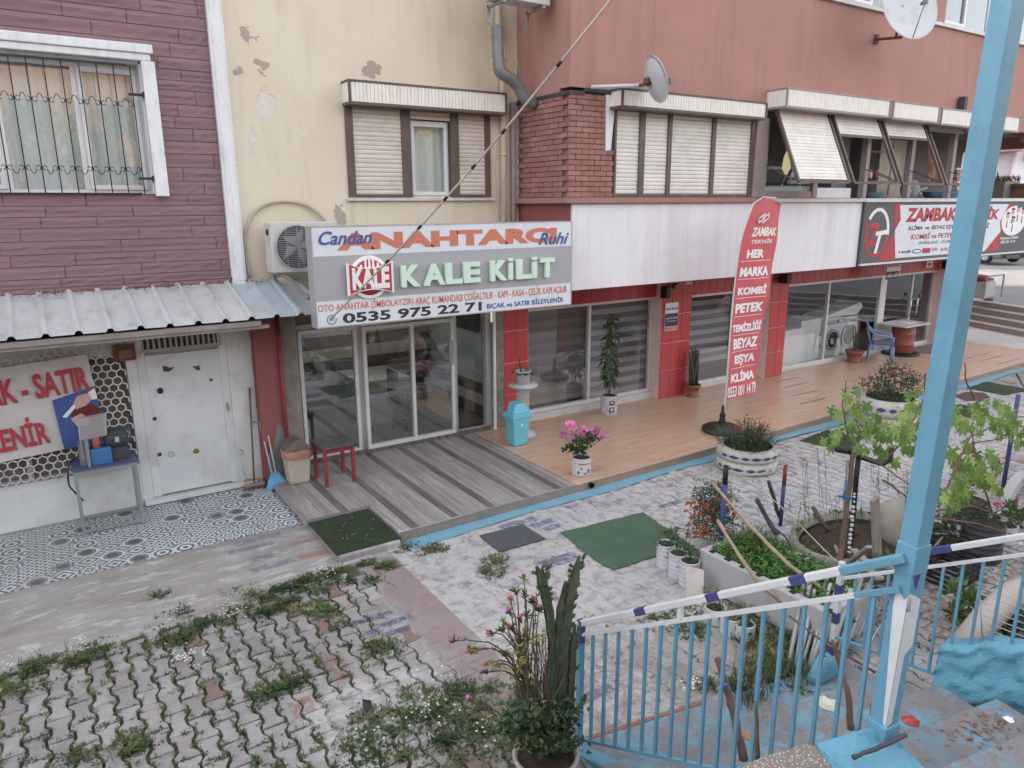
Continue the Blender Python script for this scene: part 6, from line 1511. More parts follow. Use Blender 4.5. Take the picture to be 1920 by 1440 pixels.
a = Vector((2.05, 9.96, .13)); b = Vector((1.93, 10.07, HZ(Vector((1.93, 10.07, 0)), 768))); mb = MB(); mb.tube([a, b], .007, 6); mb.build('rod', M['white_paint'], sk); mb = MB(); mb.tube([b, b+(b-a).normalized()*.10], .014, 6); mb.build('tip', M['hazel'], sk)
# ---------------------------------------------------------------- bins, stool
bb = Vector((2.66, 9.62, .13)); bn = thing('waste_bin', tuple(bb), 'old beige bin with a brown rounded lid and an orange liner', 'bin')
def tapered(mb, c, w0, d0, w1, d1, z0, z1):
 c = Vector(c); vs = [(c.x+sx*w*.5, c.y+sy*d*.5, c.z+z) for w, d, z in ((w0, d0, z0), (w1, d1, z1)) for sx, sy in ((-1, -1), (1, -1), (1, 1), (-1, 1))]
 mb.add(vs, [(3, 2, 1, 0), (4, 5, 6, 7), (0, 1, 5, 4), (1, 2, 6, 5), (2, 3, 7, 6), (3, 0, 4, 7)]); return mb
mb = MB(); tapered(mb, bb, .27, .24, .33, .30, 0, .44); mb.build('body', M['beigebin'], bn, bev=.03)
mb = MB(); vs = [];
for j in range(3):
 for k in range(24):
  t = 2*PI*k/24; r = (.19, .20, .185)[j]+rr.uniform(-.008, .008); cs, sn = math.cos(t), math.sin(t); q_ = max(abs(cs), abs(sn))**.6
  vs.append((bb.x+cs*r/q_, bb.y+sn*r*.92/q_, bb.z+(.37, .44, .49)[j]+rr.uniform(-.012, .012)))
mb.sm = True; mb.add(vs, [(j*24+k, j*24+(k+1) % 24, (j+1)*24+(k+1) % 24, (j+1)*24+k) for j in range(2) for k in range(24)]); mb.build('liner', M['bag'], bn)
mb = MB(); prof = [(bb.x-.18+.36*i/12, .47+.17*math.sin(PI*i/12)**.8) for i in range(13)]; mb.sm = False
mb.prism([(a, bb.y-.16, bb.z+b) for a, b in prof], (0, .32, 0)); mb.build('lid', M['brownlid'], bn, bev=.012)
stl = thing('side_stool', (3.10, 9.45, .13), 'small square stool with a worn black top and red wooden legs', 'stool')
s0, s1, t0, t1 = 2.90, 3.31, 9.12, 9.76
s0, s1, t0, t1 = 2.90, 3.33, 9.16, 9.62; hs_ = .56
mb = MB(); mb.box(s0-.02, s1+.02, t0-.02, t1+.02, .13+hs_-.025, .13+hs_); mb.build('seat', MAT('worn_black_top', C(84, 84, 88), .6, var=.2, dirt=C(150, 138, 128), ds=6, da=.5), stl, bev=.006)
for x in (s0+.02, s1-.02):
 for y in (t0+.02, t1-.02): m_ = MB(); m_.box(x-.022, x+.022, y-.022, y+.022, .131, .13+hs_-.026); m_.build('leg', M['redpaint'], stl, bev=.003)
mb = MB(); mb.box(s0+.045, s1-.045, t0+.01, t0+.03, .13+hs_-.09, .13+hs_-.027); mb.box(s0+.045, s1-.045, t1-.03, t1-.01, .13+hs_-.09, .13+hs_-.027); mb.box(s0+.01, s0+.03, t0+.045, t1-.045, .13+hs_-.09, .13+hs_-.027); mb.box(s1-.03, s1-.01, t0+.045, t1-.045, .13+hs_-.09, .13+hs_-.027); mb.build('apron', M['redpaint'], stl)
bb = Vector((6.08, 9.28, .13)); bn = thing('waste_bin', tuple(bb), 'turquoise plastic swing-top bin at the corner of the orange terrace', 'bin')
mb = MB(); tapered(mb, bb, .24, .22, .33, .28, 0, .47); mb.build('body', M['bluebin'], bn, bev=.025)
mb = MB(); tapered(mb, bb, .36, .31, .36, .31, .46, .50); tapered(mb, bb, .35, .30, .33, .28, .50, .53); mb.build('rim', M['bluebin'], bn, bev=.012)
mb = MB(); mb.prism([(bb.x-.16, bb.y-.13, bb.z+.53), (bb.x+.16, bb.y-.13, bb.z+.53), (bb.x+.14, bb.y-.10, bb.z+.60), (bb.x+.10, bb.y-.08, bb.z+.69), (bb.x-.08, bb.y-.08, bb.z+.69)], (0, .2, 0)); mb.build('swing_lid', M['bluebin'], bn, bev=.015)
poly([(bb.x-.02, bb.z+.36), (bb.x+.02, bb.z+.37), (bb.x+.01, bb.z+.33), (bb.x-.01, bb.z+.33)], bn, M['print_white'], bb.y-.139, .003, 'logo_mark')
# ---------------------------------------------------------------- seat, tables, machines on the right
ch = Vector((16.72, 9.62, .13)); c_ = thing('plastic_chair', tuple(ch), 'blue plastic garden armchair with a grey cushion outside the repair shop', 'chair', rz=0)
ang = math.radians(35); cs, sn = math.cos(ang), math.sin(ang)
def L(x, y, z): return Vector((ch.x+x*cs-y*sn, ch.y+x*sn+y*cs, ch.z+z))
for x, y in ((-.24, -.24), (.24, -.24), (-.20, .24), (.20, .24)):
 m_ = MB(); m_.tube([L(x*1.1, y*1.12, 0), L(x, y, .42)], [.022, .034], 6); m_.build('leg', M['chairblue'], c_)
mb = MB(); mb.prism([L(-.25, -.25, .45), L(.25, -.25, .45), L(.22, .24, .44), L(-.22, .24, .44)], (0, 0, -.035)); mb.build('seat', M['chairblue'], c_)
mb = MB(); mb.prism([L(-.22, -.23, .50), L(.22, -.23, .50), L(.2, .2, .49), L(-.2, .2, .49)], (0, 0, -.045)); mb.build('cushion', MAT('cushion_grey', C(120, 120, 134), .9), c_, bev=.015)
for i in range(6):
 x = -.19+i*.076; m_ = MB(); m_.prism([L(x-.025, .23, .46), L(x+.025, .23, .46), L(x*1.12+.025, .33, .90-.002*abs(i-2.5)**2*10), L(x*1.12-.025, .33, .90-.002*abs(i-2.5)**2*10)], L(0, .02, 0)-L(0, 0, 0)); m_.build('back_slat', M['chairblue'], c_)
mb = MB(); pts = [L(-.27, -.22, .42), L(-.29, -.22, .64), L(-.29, -.1, .66), L(-.29, .15, .68), L(-.26, .32, .82), L(-.15, .35, .93), L(0, .36, .95), L(.15, .35, .93), L(.26, .32, .82), L(.29, .15, .68), L(.29, -.1, .66), L(.29, -.22, .64), L(.27, -.22, .42)]; mb.tube(pts, .024, 8); mb.build('armrest_rail', M['chairblue'], c_)
tb = Vector((18.05, 9.85, .13)); t_ = thing('barrel_table', tuple(tb), 'little table of a white marble board on a red barrel', 'table')
mb = MB(); mb.lathe([(.0, 0), (.42, 0), (.44, .03), (.36, .05), (0, .06)], tb, 24); mb.build('foot', M['black'], t_)
mb = MB(); mb.lathe([(.25, .05), (.27, .08), (.26, .25), (.28, .27), (.26, .29), (.26, .5), (.28, .52), (.26, .54), (.27, .74), (.25, .76)], tb, 22); mb.build('barrel', MAT('red_barrel', C(160, 80, 76), .6, var=.15, dirt=C(120, 66, 62), ds=4, da=.5), t_)
mb = MB(); mb.box(tb.x-.62, tb.x+.5, tb.y-.4, tb.y+.35, tb.z+.765, tb.z+.80); mb.build('top', M['marble'], t_, bev=.006)
mb = MB(); mb.box(tb.x-.2, tb.x+.15, tb.y-.2, tb.y+.08, tb.z+.801, tb.z+.812); setp(mb.build('newspaper', M['print_white']), 'folded white paper lying on the barrel table', 'paper')
def washer(x0, w_, y0, d_, h_, label, front=True):
 t_ = thing('washing_machine', (x0+w_/2, y0+d_/2, .14), label, 'washing machine', 'appliances behind the repair shop glass')
 mb = MB(); mb.box(x0, x0+w_, y0, y0+d_, .145, .145+h_); mb.build('cabinet', M['washwhite'], t_, bev=.012)
 if front:
  cx, cz = x0+w_/2, .145+h_*.46
  mb = MB(); ring(mb, cx, cz, w_*.27, w_*.36, y0, .035, 32); mb.build('door_ring', M['ltgrey'], t_)
  mb = MB(); mb.disc((cx, y0-.01, cz), (0, 1, 0), w_*.27, .02, 28); mb.build('porthole', M['black'], t_)
  mb = MB(); mb.box(x0+.03, x0+w_-.03, y0-.006, y0, .145+h_*.84, .145+h_*.97); mb.build('control_panel', M['ltgrey'], t_)
  mb = MB(); mb.disc((x0+w_*.75, y0-.02, .145+h_*.905), (0, 1, 0), .03, .03, 14); mb.build('dial', M['grey'], t_)
 return t_
washer(15.78, .72, 10.55, .65, .98, 'white front loading washing machine with a dark porthole behind the shop glass')
washer(14.98, .74, 10.6, .65, 1.0, 'plain white appliance left of the porthole washing machine', False)
t_ = washer(14.0, .9, 10.5, .7, .85, 'low pale cabinet leftmost behind the repair shop glass', False)
washer(16.62, .8, 10.7, .7, .92, 'white washing machine half hidden behind the blue chair', True)
t_ = thing('chest_freezer_lid', (16.3, 11.0, 1.05), 'white slanted appliance lid lying on top of the machines', 'lid')
mb = MB(); mb.prism([(15.8, 10.6, 1.16), (17.3, 10.6, 1.42), (17.4, 10.6, 1.30), (17.2, 10.6, 1.12), (15.8, 10.6, 1.135)], (0, .6, 0)); mb.build('panel', M['washwhite'], t_, bev=.03)
t_ = thing('office_desk', (14.4, 12.4, .14), 'dark desk with papers at the back of the repair shop', 'desk'); mb = MB(); mb.box(13.8, 15.4, 12.0, 12.7, .86, .90); mb.build('top', M['ltgrey'], t_); mb = MB(); mb.box(13.85, 15.35, 12.05, 12.65, .14, .86); mb.build('body', M['brown_frame'], t_)
small('red_bag', (14.5, 12.2, 1.3), 'small red hanging ornament at the back of the repair shop', 'ornament', lambda m_, l: m_.lathe([(.0, -.16), (.09, -.1), (.10, .08), (.03, .18), (0, .2)], l, 10), M['redpaint'])
mb = MB(); mb.box(18.6, 19.9, 9.4, 10.1, .131, .142); setp(mb.build('doormat', MAT('grey_mat', C(128, 120, 116), .95, var=.15, bump=.4)), 'flat grey brown doormat in front of the far shop door', 'mat')
small('door_knob_bow', (19.1, 10.12, 1.5), 'small red bow on the far shop door handle', 'bow', lambda m_, l: m_.lathe([(0, -.05), (.05, 0), (0, .05)], l, 8), M['redpaint'])
# office chair inside the key shop
oc = Vector((5.0, YW+.75, .17)); t_ = thing('office_chair', tuple(oc), 'black swivel office chair seen through the locksmith sliding door', 'chair')
for i in range(5):
 a = i*2*PI/5+.3; m_ = MB(); m_.tube([oc+Vector((0, 0, .09)), oc+Vector((.28*math.cos(a), .28*math.sin(a), .05))], [.028, .018], 6); m_.lathe([(0, 0), (.025, .0), (.025, .05), (0, .05)], oc+Vector((.28*math.cos(a), .28*math.sin(a), 0)), 8); m_.build('leg', M['black'], t_)
mb = MB(); mb.tube([oc+Vector((0, 0, .08)), oc+Vector((0, 0, .44))], .025, 10); mb.build('column', M['dkgrey'], t_)
mb = MB(); mb.box(oc.x-.24, oc.x+.24, oc.y-.23, oc.y+.23, oc.z+.44, oc.z+.51); mb.build('seat', M['black'], t_, bev=.03)
mb = MB(); mb.box(oc.x-.29, oc.x-.24, oc.y-.2, oc.y+.22, oc.z+.58, oc.z+1.02); mb.build('backrest', M['black'], t_, bev=.03)
mb = MB(); mb.tube([oc+Vector((.0, -.26, .47)), oc+Vector((-.15, -.28, .55)), oc+Vector((-.12, -.28, .70)), oc+Vector((.12, -.28, .72)), oc+Vector((.18, -.28, .6)), oc+Vector((.05, -.26, .48))], .018, 8); mb.build('armrest', M['black'], t_)
# ---------------------------------------------------------------- street far right: cars, post, houses
def car(c, ang, col, label, L_=4.1):
 t_ = thing('parked_car', tuple(c), label, 'car'); c = Vector(c); cs, sn = math.cos(ang), math.sin(ang)
 def P(x, y, z): return Vector((c.x+x*cs-y*sn, c.y+x*sn+y*cs, c.z+z))
 paint = MAT('car_paint_'+str(len(D.materials)), col, .3, var=.03, spec=.6)
 secs = [(-2.05, .55, .62, .30), (-1.95, .78, .76, .22), (-1.5, .92, .84, .2), (-.9, .95, .86, .2), (.9, .97, .87, .2), (1.6, .95, .85, .2), (1.98, .85, .78, .24), (2.08, .62, .62, .32)]
 mb = MB(); vs = [];
 for x, h, w_, lo in secs:
  for yy, zz in ((-w_*.92, lo), (-w_, lo+.2), (-w_*.98, h-.14), (-w_*.82, h), (w_*.82, h), (w_*.98, h-.14), (w_, lo+.2), (w_*.92, lo)): vs.append(P(x, yy, zz))
 fs = [(i*8+k, i*8+(k+1) % 8, (i+1)*8+(k+1) % 8, (i+1)*8+k) for i in range(len(secs)-1) for k in range(8)]+[tuple(range(7, -1, -1)), tuple((len(secs)-1)*8+k for k in range(8))]
 mb.sm = True; mb.add(vs, fs); mb.build('body', paint, t_)
 mb = MB(); g = [(-1.15, .84, .95), (-.55, .70, 1.42), (.75, .70, 1.46), (1.65, .80, .95)]; vs = []
 for x, w_, h in g:
  vs += [P(x, -w_, h), P(x, w_, h)]
 low = [P(-1.15, -.84, .8), P(-1.15, .84, .8), P(1.65, .8, .8), P(1.65, -.8, .8)]
 mb.add(vs+low, [(0, 1, 3, 2), (2, 3, 5, 4), (4, 5, 7, 6), (0, 2, 4, 6), (1, 7, 5, 3), (8, 9, 1, 0), (10, 11, 6, 7), (8, 0, 6, 11), (9, 10, 7, 1)]); mb.build('cabin', MAT('car_glass_'+str(len(D.materials)), C(60, 70, 78), .15, spec=.7), t_)
 mb = MB(); mb.prism([P(-.5, -.66, 1.43), P(-.5, .66, 1.43), P(.75, .66, 1.47), P(.75, -.66, 1.47)], (0, 0, .03)); mb.build('roof', paint, t_)
 for x in (-1.3, 1.3):
  for s_ in (-1, 1):
   m_ = MB(); m_.tube([P(x, s_*.72, .31), P(x, s_*.90, .31)], .31, 20); wh = m_.build('wheel', M['rubber'], t_)
   m_ = MB(); m_.tube([P(x, s_*.89, .31), P(x, s_*.915, .31)], .19, 14); m_.build('rim', M['ltgrey'], wh)
 for s_ in (-1, 1):
  m_ = MB(); m_.prism([P(-2.06, s_*.42, .52), P(-1.92, s_*.74, .56), P(-1.80, s_*.76, .74), P(-1.98, s_*.46, .68)], (0, 0, .012)); m_.obox(P(-1.98, s_*.60, .62), Vector((cs, sn, 0))*.09, Vector((-sn, cs, 0))*.15, (0, 0, .09)); m_.build('headlight', MAT('hl'+str(len(D.materials)), C(150, 150, 150), .2), t_)
  m_ = MB(); m_.obox(P(-2.02, s_*.55, .38), Vector((cs, sn, 0))*.06, Vector((-sn, cs, 0))*.14, (0, 0, .08)); m_.build('grille_vent', M['black'], t_)
 return t_
car((30.2, 10.75, .80), math.radians(8), C(205, 200, 190, 1.1), 'pale beige car with bumper and dark vent showing at the right edge')
car((40.8, 18.9, .90), math.radians(70), C(120, 118, 116), 'grey car far up the street under the end of the dark signboard')
car((46.5, 20.5, .95), math.radians(20), C(150, 160, 176), 'bluish car parked farthest away beyond the end of the signboard')
q = G(1853, 563, .79); t_ = thing('bollard', (q.x, q.y, .785), 'blue grey steel bollard with a red foot at the head of the steps', 'bollard')
hh = HZ(q, 521); mb = MB(); mb.tube([(q.x, q.y, .785), (q.x, q.y, hh)], .07, 12); mb.build('post', MAT('bollard_blue', C(112, 124, 168), .5), t_); mb = MB(); mb.lathe([(.13, 0), (.13, .1), (.08, .12)], (q.x, q.y, .786), 12); mb.build('foot', MAT('bollard_red', C(150, 90, 88), .8), t_)
q = G(1832, 566, .79); t_ = thing('pushcart', (q.x, q.y, .79), 'wire framed cart with a pale box and a red bundle beside the bollard', 'cart')
mb = MB(); mb.box(q.x-.35, q.x+.35, q.y-.3, q.y+.3, .95, 1.45); mb.build('box', M['ltgrey'], t_); mb = MB()
for a, b in (((-.5, -.4, .15), (-.5, -.4, .85)), ((.6, -.4, .15), (.6, -.4, .85)), ((-.5, -.4, .85), (.6, -.4, .85)), ((-.5, -.4, .2), (.6, -.4, .2))): mb.beam(q+Vector(a), q+Vector(b), .04, .04)
mb.build('frame', M['galv'], t_)
mb = MB(); mb.lathe([(.0, 0), (.28, .02), (.25, .16), (0, .2)], q+Vector((-.05, 0, .67)), 12); mb.build('bundle', M['redpaint'], t_)
# white and pink house at the end of the street
hx, hy = 46, 33; t_ = thing('far_house', (hx, hy, .9), 'white and pink rendered house with balconies at the end of the street', 'building')
u = Vector((.80, -.60, 0)); n2 = Vector((-.60, -.80, 0)); hb0 = FX(1790, 380, 44); hb0 = Vector((hb0.x, hb0.y, .9))
def HP(a, d, z): return hb0+u*a-n2*d+Vector((0, 0, z))
def hbox(a0_, a1_, d0, d1, z0, z1, mat, nm, par=t_):
 m_ = MB(); m_.obox(HP((a0_+a1_)/2, (d0+d1)/2, (z0+z1)/2), u*(a1_-a0_)/2, n2*(d1-d0)/2, (0, 0, (z1-z0)/2)); return m_.build(nm, mat, par)
hw_ = MAT('far_white', C(192, 188, 194, 1.15), .8, var=.06); hp = MAT('far_pink', C(176, 124, 124, 1.15), .8, var=.1)
hbox(-30, 30, 0, 8, -1, 20, hw_, 'wall')  # house made longer and taller so its shade covers the street
def fp(px, py):
 v = ray(px, py); k = (hb0-CAM).dot(n2)/v.dot(n2); q = CAM+v*k; return (q-hb0).dot(u), q.z
def fbox(x0, y0, x1, y1, d, mat, nm):
 a0_, z1_ = fp(x0, y0); a1_, z0_ = fp(x1, y1); return hbox(min(a0_, a1_), max(a0_, a1_), -d, .01, min(z0_, z1_), max(z0_, z1_), mat, nm)
fbox(1862, 288, 1889, 318, 1.2, hp, 'balcony'); fbox(1864, 284, 1892, 288, 1.3, M['white_trim'], 'balcony_rail'); fbox(1911, 312, 1960, 333, .6, hp, 'balcony'); fbox(1905, 262, 1912, 380, .3, M['white_trim'], 'corner_strip')
fbox(1914, 338, 1960, 352, .1, M['grey'], 'window'); fbox(1850, 362, 1900, 385, .3, hp, 'plinth'); fbox(1895, 292, 1902, 300, .1, M['grey'], 'window')
fbox(1790, 296, 1804, 318, .4, hp, 'balcony'); fbox(1788, 262, 1802, 282, .1, M['grey'], 'window')
q = [fp(*a) for a in ((1884, 266), (1891, 254), (1906, 253), (1909, 262), (1905, 274), (1886, 275))]; m_ = MB(); m_.prism([HP(a, -.06, z) for a, z in q], n2*.05); m_.build('dark_opening', M['black'], t_)
# planters on the far end of the ledge
pg = FY(1868, 352, YB-.1)
t_ = thing('ledge_planter', (21.9, 9.3, 3.95), 'grey trough with a small leafy plant above the right end of the signboard', 'planter')
a = FX(1876, 360, 23.5); mb = MB(); mb.box(a.x-.5, a.x+.3, a.y-.3, a.y+.3, a.z-.25, a.z+.28); mb.build('trough', M['grey'], t_)
mb = MB(); rr = random.Random(77)
for i in range(60): mb.leaf(a+Vector((rr.uniform(-.5, .4), rr.uniform(-.3, .3), .28)), (rr.uniform(-1, 1), rr.uniform(-1, 1), rr.uniform(0, .8)), (0, 0, 1), rr.uniform(.15, .4), .07)
stuff(mb.build('foliage', M['dkleaf'], t_))
t_ = thing('ledge_planter', (24, 9.5, 3.9), 'brown square planter at the right edge of the photo above the signboard', 'planter'); a = FX(1912, 358, 23.5); mb = MB(); mb.box(a.x-.1, a.x+.9, a.y-.3, a.y+.3, a.z-.25, a.z+.12); mb.box(a.x-.15, a.x+.95, a.y-.35, a.y+.35, a.z+.12, a.z+.20); mb.build('pot', MAT('brown_planter', C(128, 98, 88), .8, var=.15), t_)
from mathutils import noise
# ---------------------------------------------------------------- pots and plants on the terrace
rr = random.Random(101)
def U(a, b): return rr.uniform(a, b)
def rdir(zlo=-.2, zhi=1.0):
 a = U(0, 2*PI); z = U(zlo, zhi); r = math.sqrt(max(.05, 1-z*z)); return Vector((r*math.cos(a), r*math.sin(a), z))
def can(mb, c, r, h, n=22):
 prof = [(0, 0), (r*.96, 0), (r, .01)]
 k = 6
 for i in range(1, k+1): z = h*i/k-.004; prof += [(r, z-.012), (r*1.03, z-.005), (r, z)]
 prof += [(r*.92, h), (r*.90, h-.03), (0, h-.035)]
 mb.lathe(prof, c, n, close=False)
def pot(t_, c, r, h, mat, marks=None, soil=True):
 mb = MB(); can(mb, c, r, h); p = mb.build('pot', mat, t_)
 if soil: m_ = MB(); m_.lathe([(0, h-.015), (r*.9, h-.02)], c, 18, close=False); m_.build('soil', M['soil'], t_)
 for (ang, z, w_, hh, mt) in marks or []:
  m_ = MB(); a0 = ang-w_/2/r; vs = []
  for i in range(5):
   a = a0+w_/r*i/4; R = r*1.035
   vs += [(c[0]+R*math.cos(a), c[1]+R*math.sin(a), c[2]+z-hh/2), (c[0]+R*math.cos(a), c[1]+R*math.sin(a), c[2]+z+hh/2)]
  m_.add(vs, [(2*i, 2*i+2, 2*i+3, 2*i+1) for i in range(4)]); m_.build('painted_mark', M[mt], p)
 return p
FA = -PI/2-.35   # side of a pot turned to the camera
def bush(name, t_, c, R, H, n, L, W, mat, zlo=0.0, up=.3, fill=.5, droop=.1, limit=200):
 """leaves on short twigs spread through the crown's volume"""
 mb = MB(); c = Vector(c)
 cl = [(Vector((U(-1, 1)*R*.7, U(-1, 1)*R*.7, U(zlo, 1)*H)), U(.25, .5)*R) for _ in range(max(6, n//28))]
 for i in range(n):
  cc, cr_ = rr.choice(cl); d = rdir(-.5, 1.0); p = c+cc+d*cr_*U(fill, 1)
  mb.leaf(p, d+Vector((0, 0, up)), rdir(), L*U(.6, 1.2), W*U(.7, 1.2), .25, droop)
 return mb.build(name, mat, t_)
# pedestal with white pot
pc = Vector((6.42, 9.62, .13)); t_ = thing('plant_pedestal', tuple(pc), 'white round topped lattice pedestal between the turquoise bin and the shop glass', 'plant stand')
mb = MB(); mb.lathe([(0, 0), (.22, 0), (.20, .04), (.10, .07), (.10, .10)], pc, 24); mb.build('base', M['potwhite'], t_)
mb = MB(); mb.lathe([(.095, .10), (.095, .80)], pc, 16, close=False)
for i in range(12):
 for s_ in (-1, 1):
  pts = []
  for k in range(12): a = i*2*PI/12+s_*k*.30; pts.append(pc+Vector((.10*math.cos(a), .10*math.sin(a), .10+.70*k/11)))
  mb.tube(pts, .008, 4, caps=False)
mb.build('column', MAT('lattice_pinkish', C(190, 178, 178, 1.1), .8, var=.08), t_)
mb = MB(); mb.lathe([(.05, .80), (.20, .82), (.24, .84), (.24, .875), (0, .88)], pc, 26); mb.build('top', M['potwhite'], t_)
t2 = thing('potted_plant', (pc.x, pc.y, 1.01), 'white pot with sparse trailing plant standing on the pedestal', 'plant')
c = pc+Vector((0, 0, .882)); mb = MB(); mb.lathe([(0, 0), (.10, 0), (.135, .19), (.145, .195), (.145, .215), (.12, .215), (.11, .18), (0, .18)], c, 20, close=False); mb.build('pot', M['potwhite'], t2)
mb = MB()
for i in range(60): a = U(0, 2*PI); mb.leaf(c+Vector((.12*math.cos(a), .12*math.sin(a), .2)), (math.cos(a), math.sin(a), U(-.6, .5)), (0, 0, 1), U(.05, .10), .035)
for i in range(16): p = c+Vector((U(-.1, .1), U(-.1, .1), .2+U(0, .0))); mb.blade(p, p+Vector((U(-.1, .1), U(-.1, .1), U(.05, .12))), .01)
mb.tube([c+Vector((-.03, 0, .18)), c+Vector((-.07, 0, .33)), c+Vector((-.06, 0, .45))], [.014, .012, .006], 6)
mb.build('foliage', M['dkleaf'], t2)
mb = MB()
for i in range(40): a = U(-1.6, .6); r = U(.12, .36); mb.blade(c+Vector((.1, 0, .18)), c+Vector((r*math.cos(a)+.05, r*math.sin(a), U(-.02, .2))), .006)
mb.build('dry_twigs', M['bark'], t2)
# tall plant in dotted white pot
c = Vector((8.42, 9.80, .131)); t_ = thing('potted_plant', tuple(c), 'tall dark leaved rubber plant in a dotted white pot against the shop glass', 'plant')
pot(t_, c, .155, .36, M['potwhite'], [(FA, .24, .09, .07, 'black'), (FA, .245, .06, .035, 'white_paint'), (FA, .11, .09, .09, 'black'), (FA, .115, .06, .055, 'white_paint')]+[(FA+math.cos(i*2.4)*.9, .05+.05*(i % 6), .016, .016, 'black') for i in range(18)])
mb = MB(); mb.tube([c+Vector((0, 0, .33)), c+Vector((.02, 0, .9)), c+Vector((-.03, 0, 1.5)), c+Vector((0, 0, 1.8))], [.018, .014, .012, .005], 6); mb.tube([c+Vector((-.06, 0, .33)), c+Vector((-.07, 0, .62)), c+Vector((-.04, 0, 1.0))], [.012, .01, .006], 6); mb.build('stem', M['bark'], t_)
m2 = MB(); m2.leaf((0, 0, 0), (1, 0, -.35), (0, 0, 1), .20, .085, .3, .15); me_l = m2.mesh('leaf', M['dkleaf'])
for i in range(120):
 z = .58+1.28*(i/120); a = i*2.4; w_ = .10+.10*math.sin(PI*min(1, (z-.5)/1.1)); sc = U(.75, 1.15)*(1.1 if z < 1.1 else .85)
 inst('leaf', me_l, t_, c+Vector((U(-.03, .03)+w_*.35*math.cos(a), U(-.02, .02)+w_*.35*math.sin(a), z)), (U(-.4, .4), U(-.3, .9), a), (sc, sc, sc))
# upright cactus in terracotta pot
c = Vector((10.62, 9.84, .131)); t_ = thing('potted_cactus', tuple(c), 'clump of thin upright cactus stems in a terracotta pot by the red pier', 'cactus')
def tpot(t_, c, r, h, mat=M['terracotta']):
 mb = MB(); mb.lathe([(0, 0), (r*.95, 0), (r*.98, .02), (r*.72, .022), (r*.95, h*.8), (r*1.08, h*.8), (r*1.1, h), (r*.95, h), (r*.9, h*.85), (0, h*.85)], c, 22, close=False); return mb.build('pot', mat, t_)
tpot(t_, c, .14, .24)
for i in range(17):
 a = U(0, 2*PI); r = U(.02, .10); h = U(.35, .82); p = c+Vector((r*math.cos(a), r*math.sin(a), .20)); q = p+Vector((U(-.08, .08), U(-.05, .05), h))
 mb = MB(); mb.tube([p, p.lerp(q, .5)+Vector((U(-.02, .02), 0, 0)), q, q+Vector((0, 0, .015))], [.020, .022, .016, .003], 6); mb.build('stem', M['cactus'], t_)
# pot right of the flag by shop window
c = Vector((16.2, 9.95, .131)); t_ = thing('potted_plant', tuple(c), 'terracotta pot with a few bare thin stems left of the blue chair', 'plant'); tpot(t_, c, .20, .29)
mb = MB()
for i in range(5): mb.tube([c+Vector((U(-.08, .08), U(-.05, .05), .22)), c+Vector((U(-.14, .14), U(-.05, .05), U(.6, 1.0)))], .014, 5)
mb.build('stem', M['cactus'], t_)
# geranium
c = Vector((6.10, 7.66, .131)); t_ = thing('geranium', tuple(c), 'pink flowering geranium in a white painted can at the terrace edge', 'plant')
pot(t_, c, .135, .26, M['potwhite'], [(FA, .19, .16, .014, 'print_red'), (FA+.5, .08, .03, .05, 'navy'), (FA-.3, .13, .02, .025, 'navy'), (FA+.1, .05, .03, .02, 'navy'), (FA-.6, .07, .02, .04, 'navy')])
bush('foliage', t_, c+Vector((0, 0, .27)), .20, .30, 260, .055, .055, M['dkleaf'], 0, .2, .3)
bush('young_leaves', t_, c+Vector((0, 0, .28)), .20, .28, 90, .05, .05, M['midleaf'], 0, .2, .6)
heads = [(-.20, .56, .07), (-.25, .40, .07), (-.12, .37, .06), (.02, .50, .05), (.02, .40, .05), (.17, .43, .05), (.22, .40, .06), (.26, .47, .05), (.33, .36, .05), (.15, .28, .05), (-.04, .44, .04), (.27, .50, .035)]
for dx, dz, R in heads:
 hc = c+Vector((dx*.85, -dx*.35+U(-.05, .05), .16+dz)); m_ = MB(); m_.tube([c+Vector((dx*.3, 0, .35)), hc], .005, 4, caps=False); m_.build('flower_stalk', M['midleaf'], t_)
 m_ = MB()
 for k in range(26): d = rdir(-.4, 1); m_.leaf(hc+d*R*.5, d, rdir(), R*.95, R*.9, .2)
 m_.build('flower', M['pinkflower'], t_)
# stacked tyre planters
def tyres(c, R, h, n, label, taper=False):
 c = Vector(c); t_ = thing('tyre_planter', tuple(c), label, 'planter', 'painted tyre planters')
 tm = M['tyre_paint'] = M.get('tyre_paint') or MAT('cream_tyre_paint', C(190, 188, 180, 1.05), .7, var=.08, dirt=C(140, 138, 130), ds=6, da=.5, bump=.25, bs=30)
 for k in range(n):
  z = h*k/n; hh = h/n; R_ = R*(1-.10*(n-1-k)) if taper else R
  m_ = MB(); m_.lathe([(R_*.72, z+.01), (R_*.90, z+.0), (R_*.985, z+hh*.18), (R_, z+hh*.35), (R_*.985, z+hh*.5), (R_, z+hh*.65), (R_*.97, z+hh*.85), (R_*.88, z+hh*.98), (R_*.78, z+hh)], c, 40, close=False); ty = m_.build('tyre', tm, t_)
  for i in range(9):
   a = FA-1.5+i*.36+.18*(k % 2)+U(-.03, .03); m2_ = MB(); w_ = .12; sw_ = U(.6, 1.35); R2 = R_*1.004; vs = []
   for j in range(5):
    b = a+w_*sw_/R_*(j/4-.5); q_ = 1-.0*abs(j-2)
    vs += [(c.x+R2*math.cos(b), c.y+R2*math.sin(b), c.z+z+hh*(.36+.05*abs(j-2))), (c.x+R2*math.cos(b), c.y+R2*math.sin(b), c.z+z+hh*(.66-.05*abs(j-2)))]
   m2_.add(vs, [(2*j, 2*j+2, 2*j+3, 2*j+1) for j in range(4)]); m2_.build('painted_mark', M['navy'], ty)
 m_ = MB(); m_.lathe([(0, h-.05), (R*.84, h-.06)], c, 24, close=False); m_.build('soil', M['soil'], t_)
 return t_
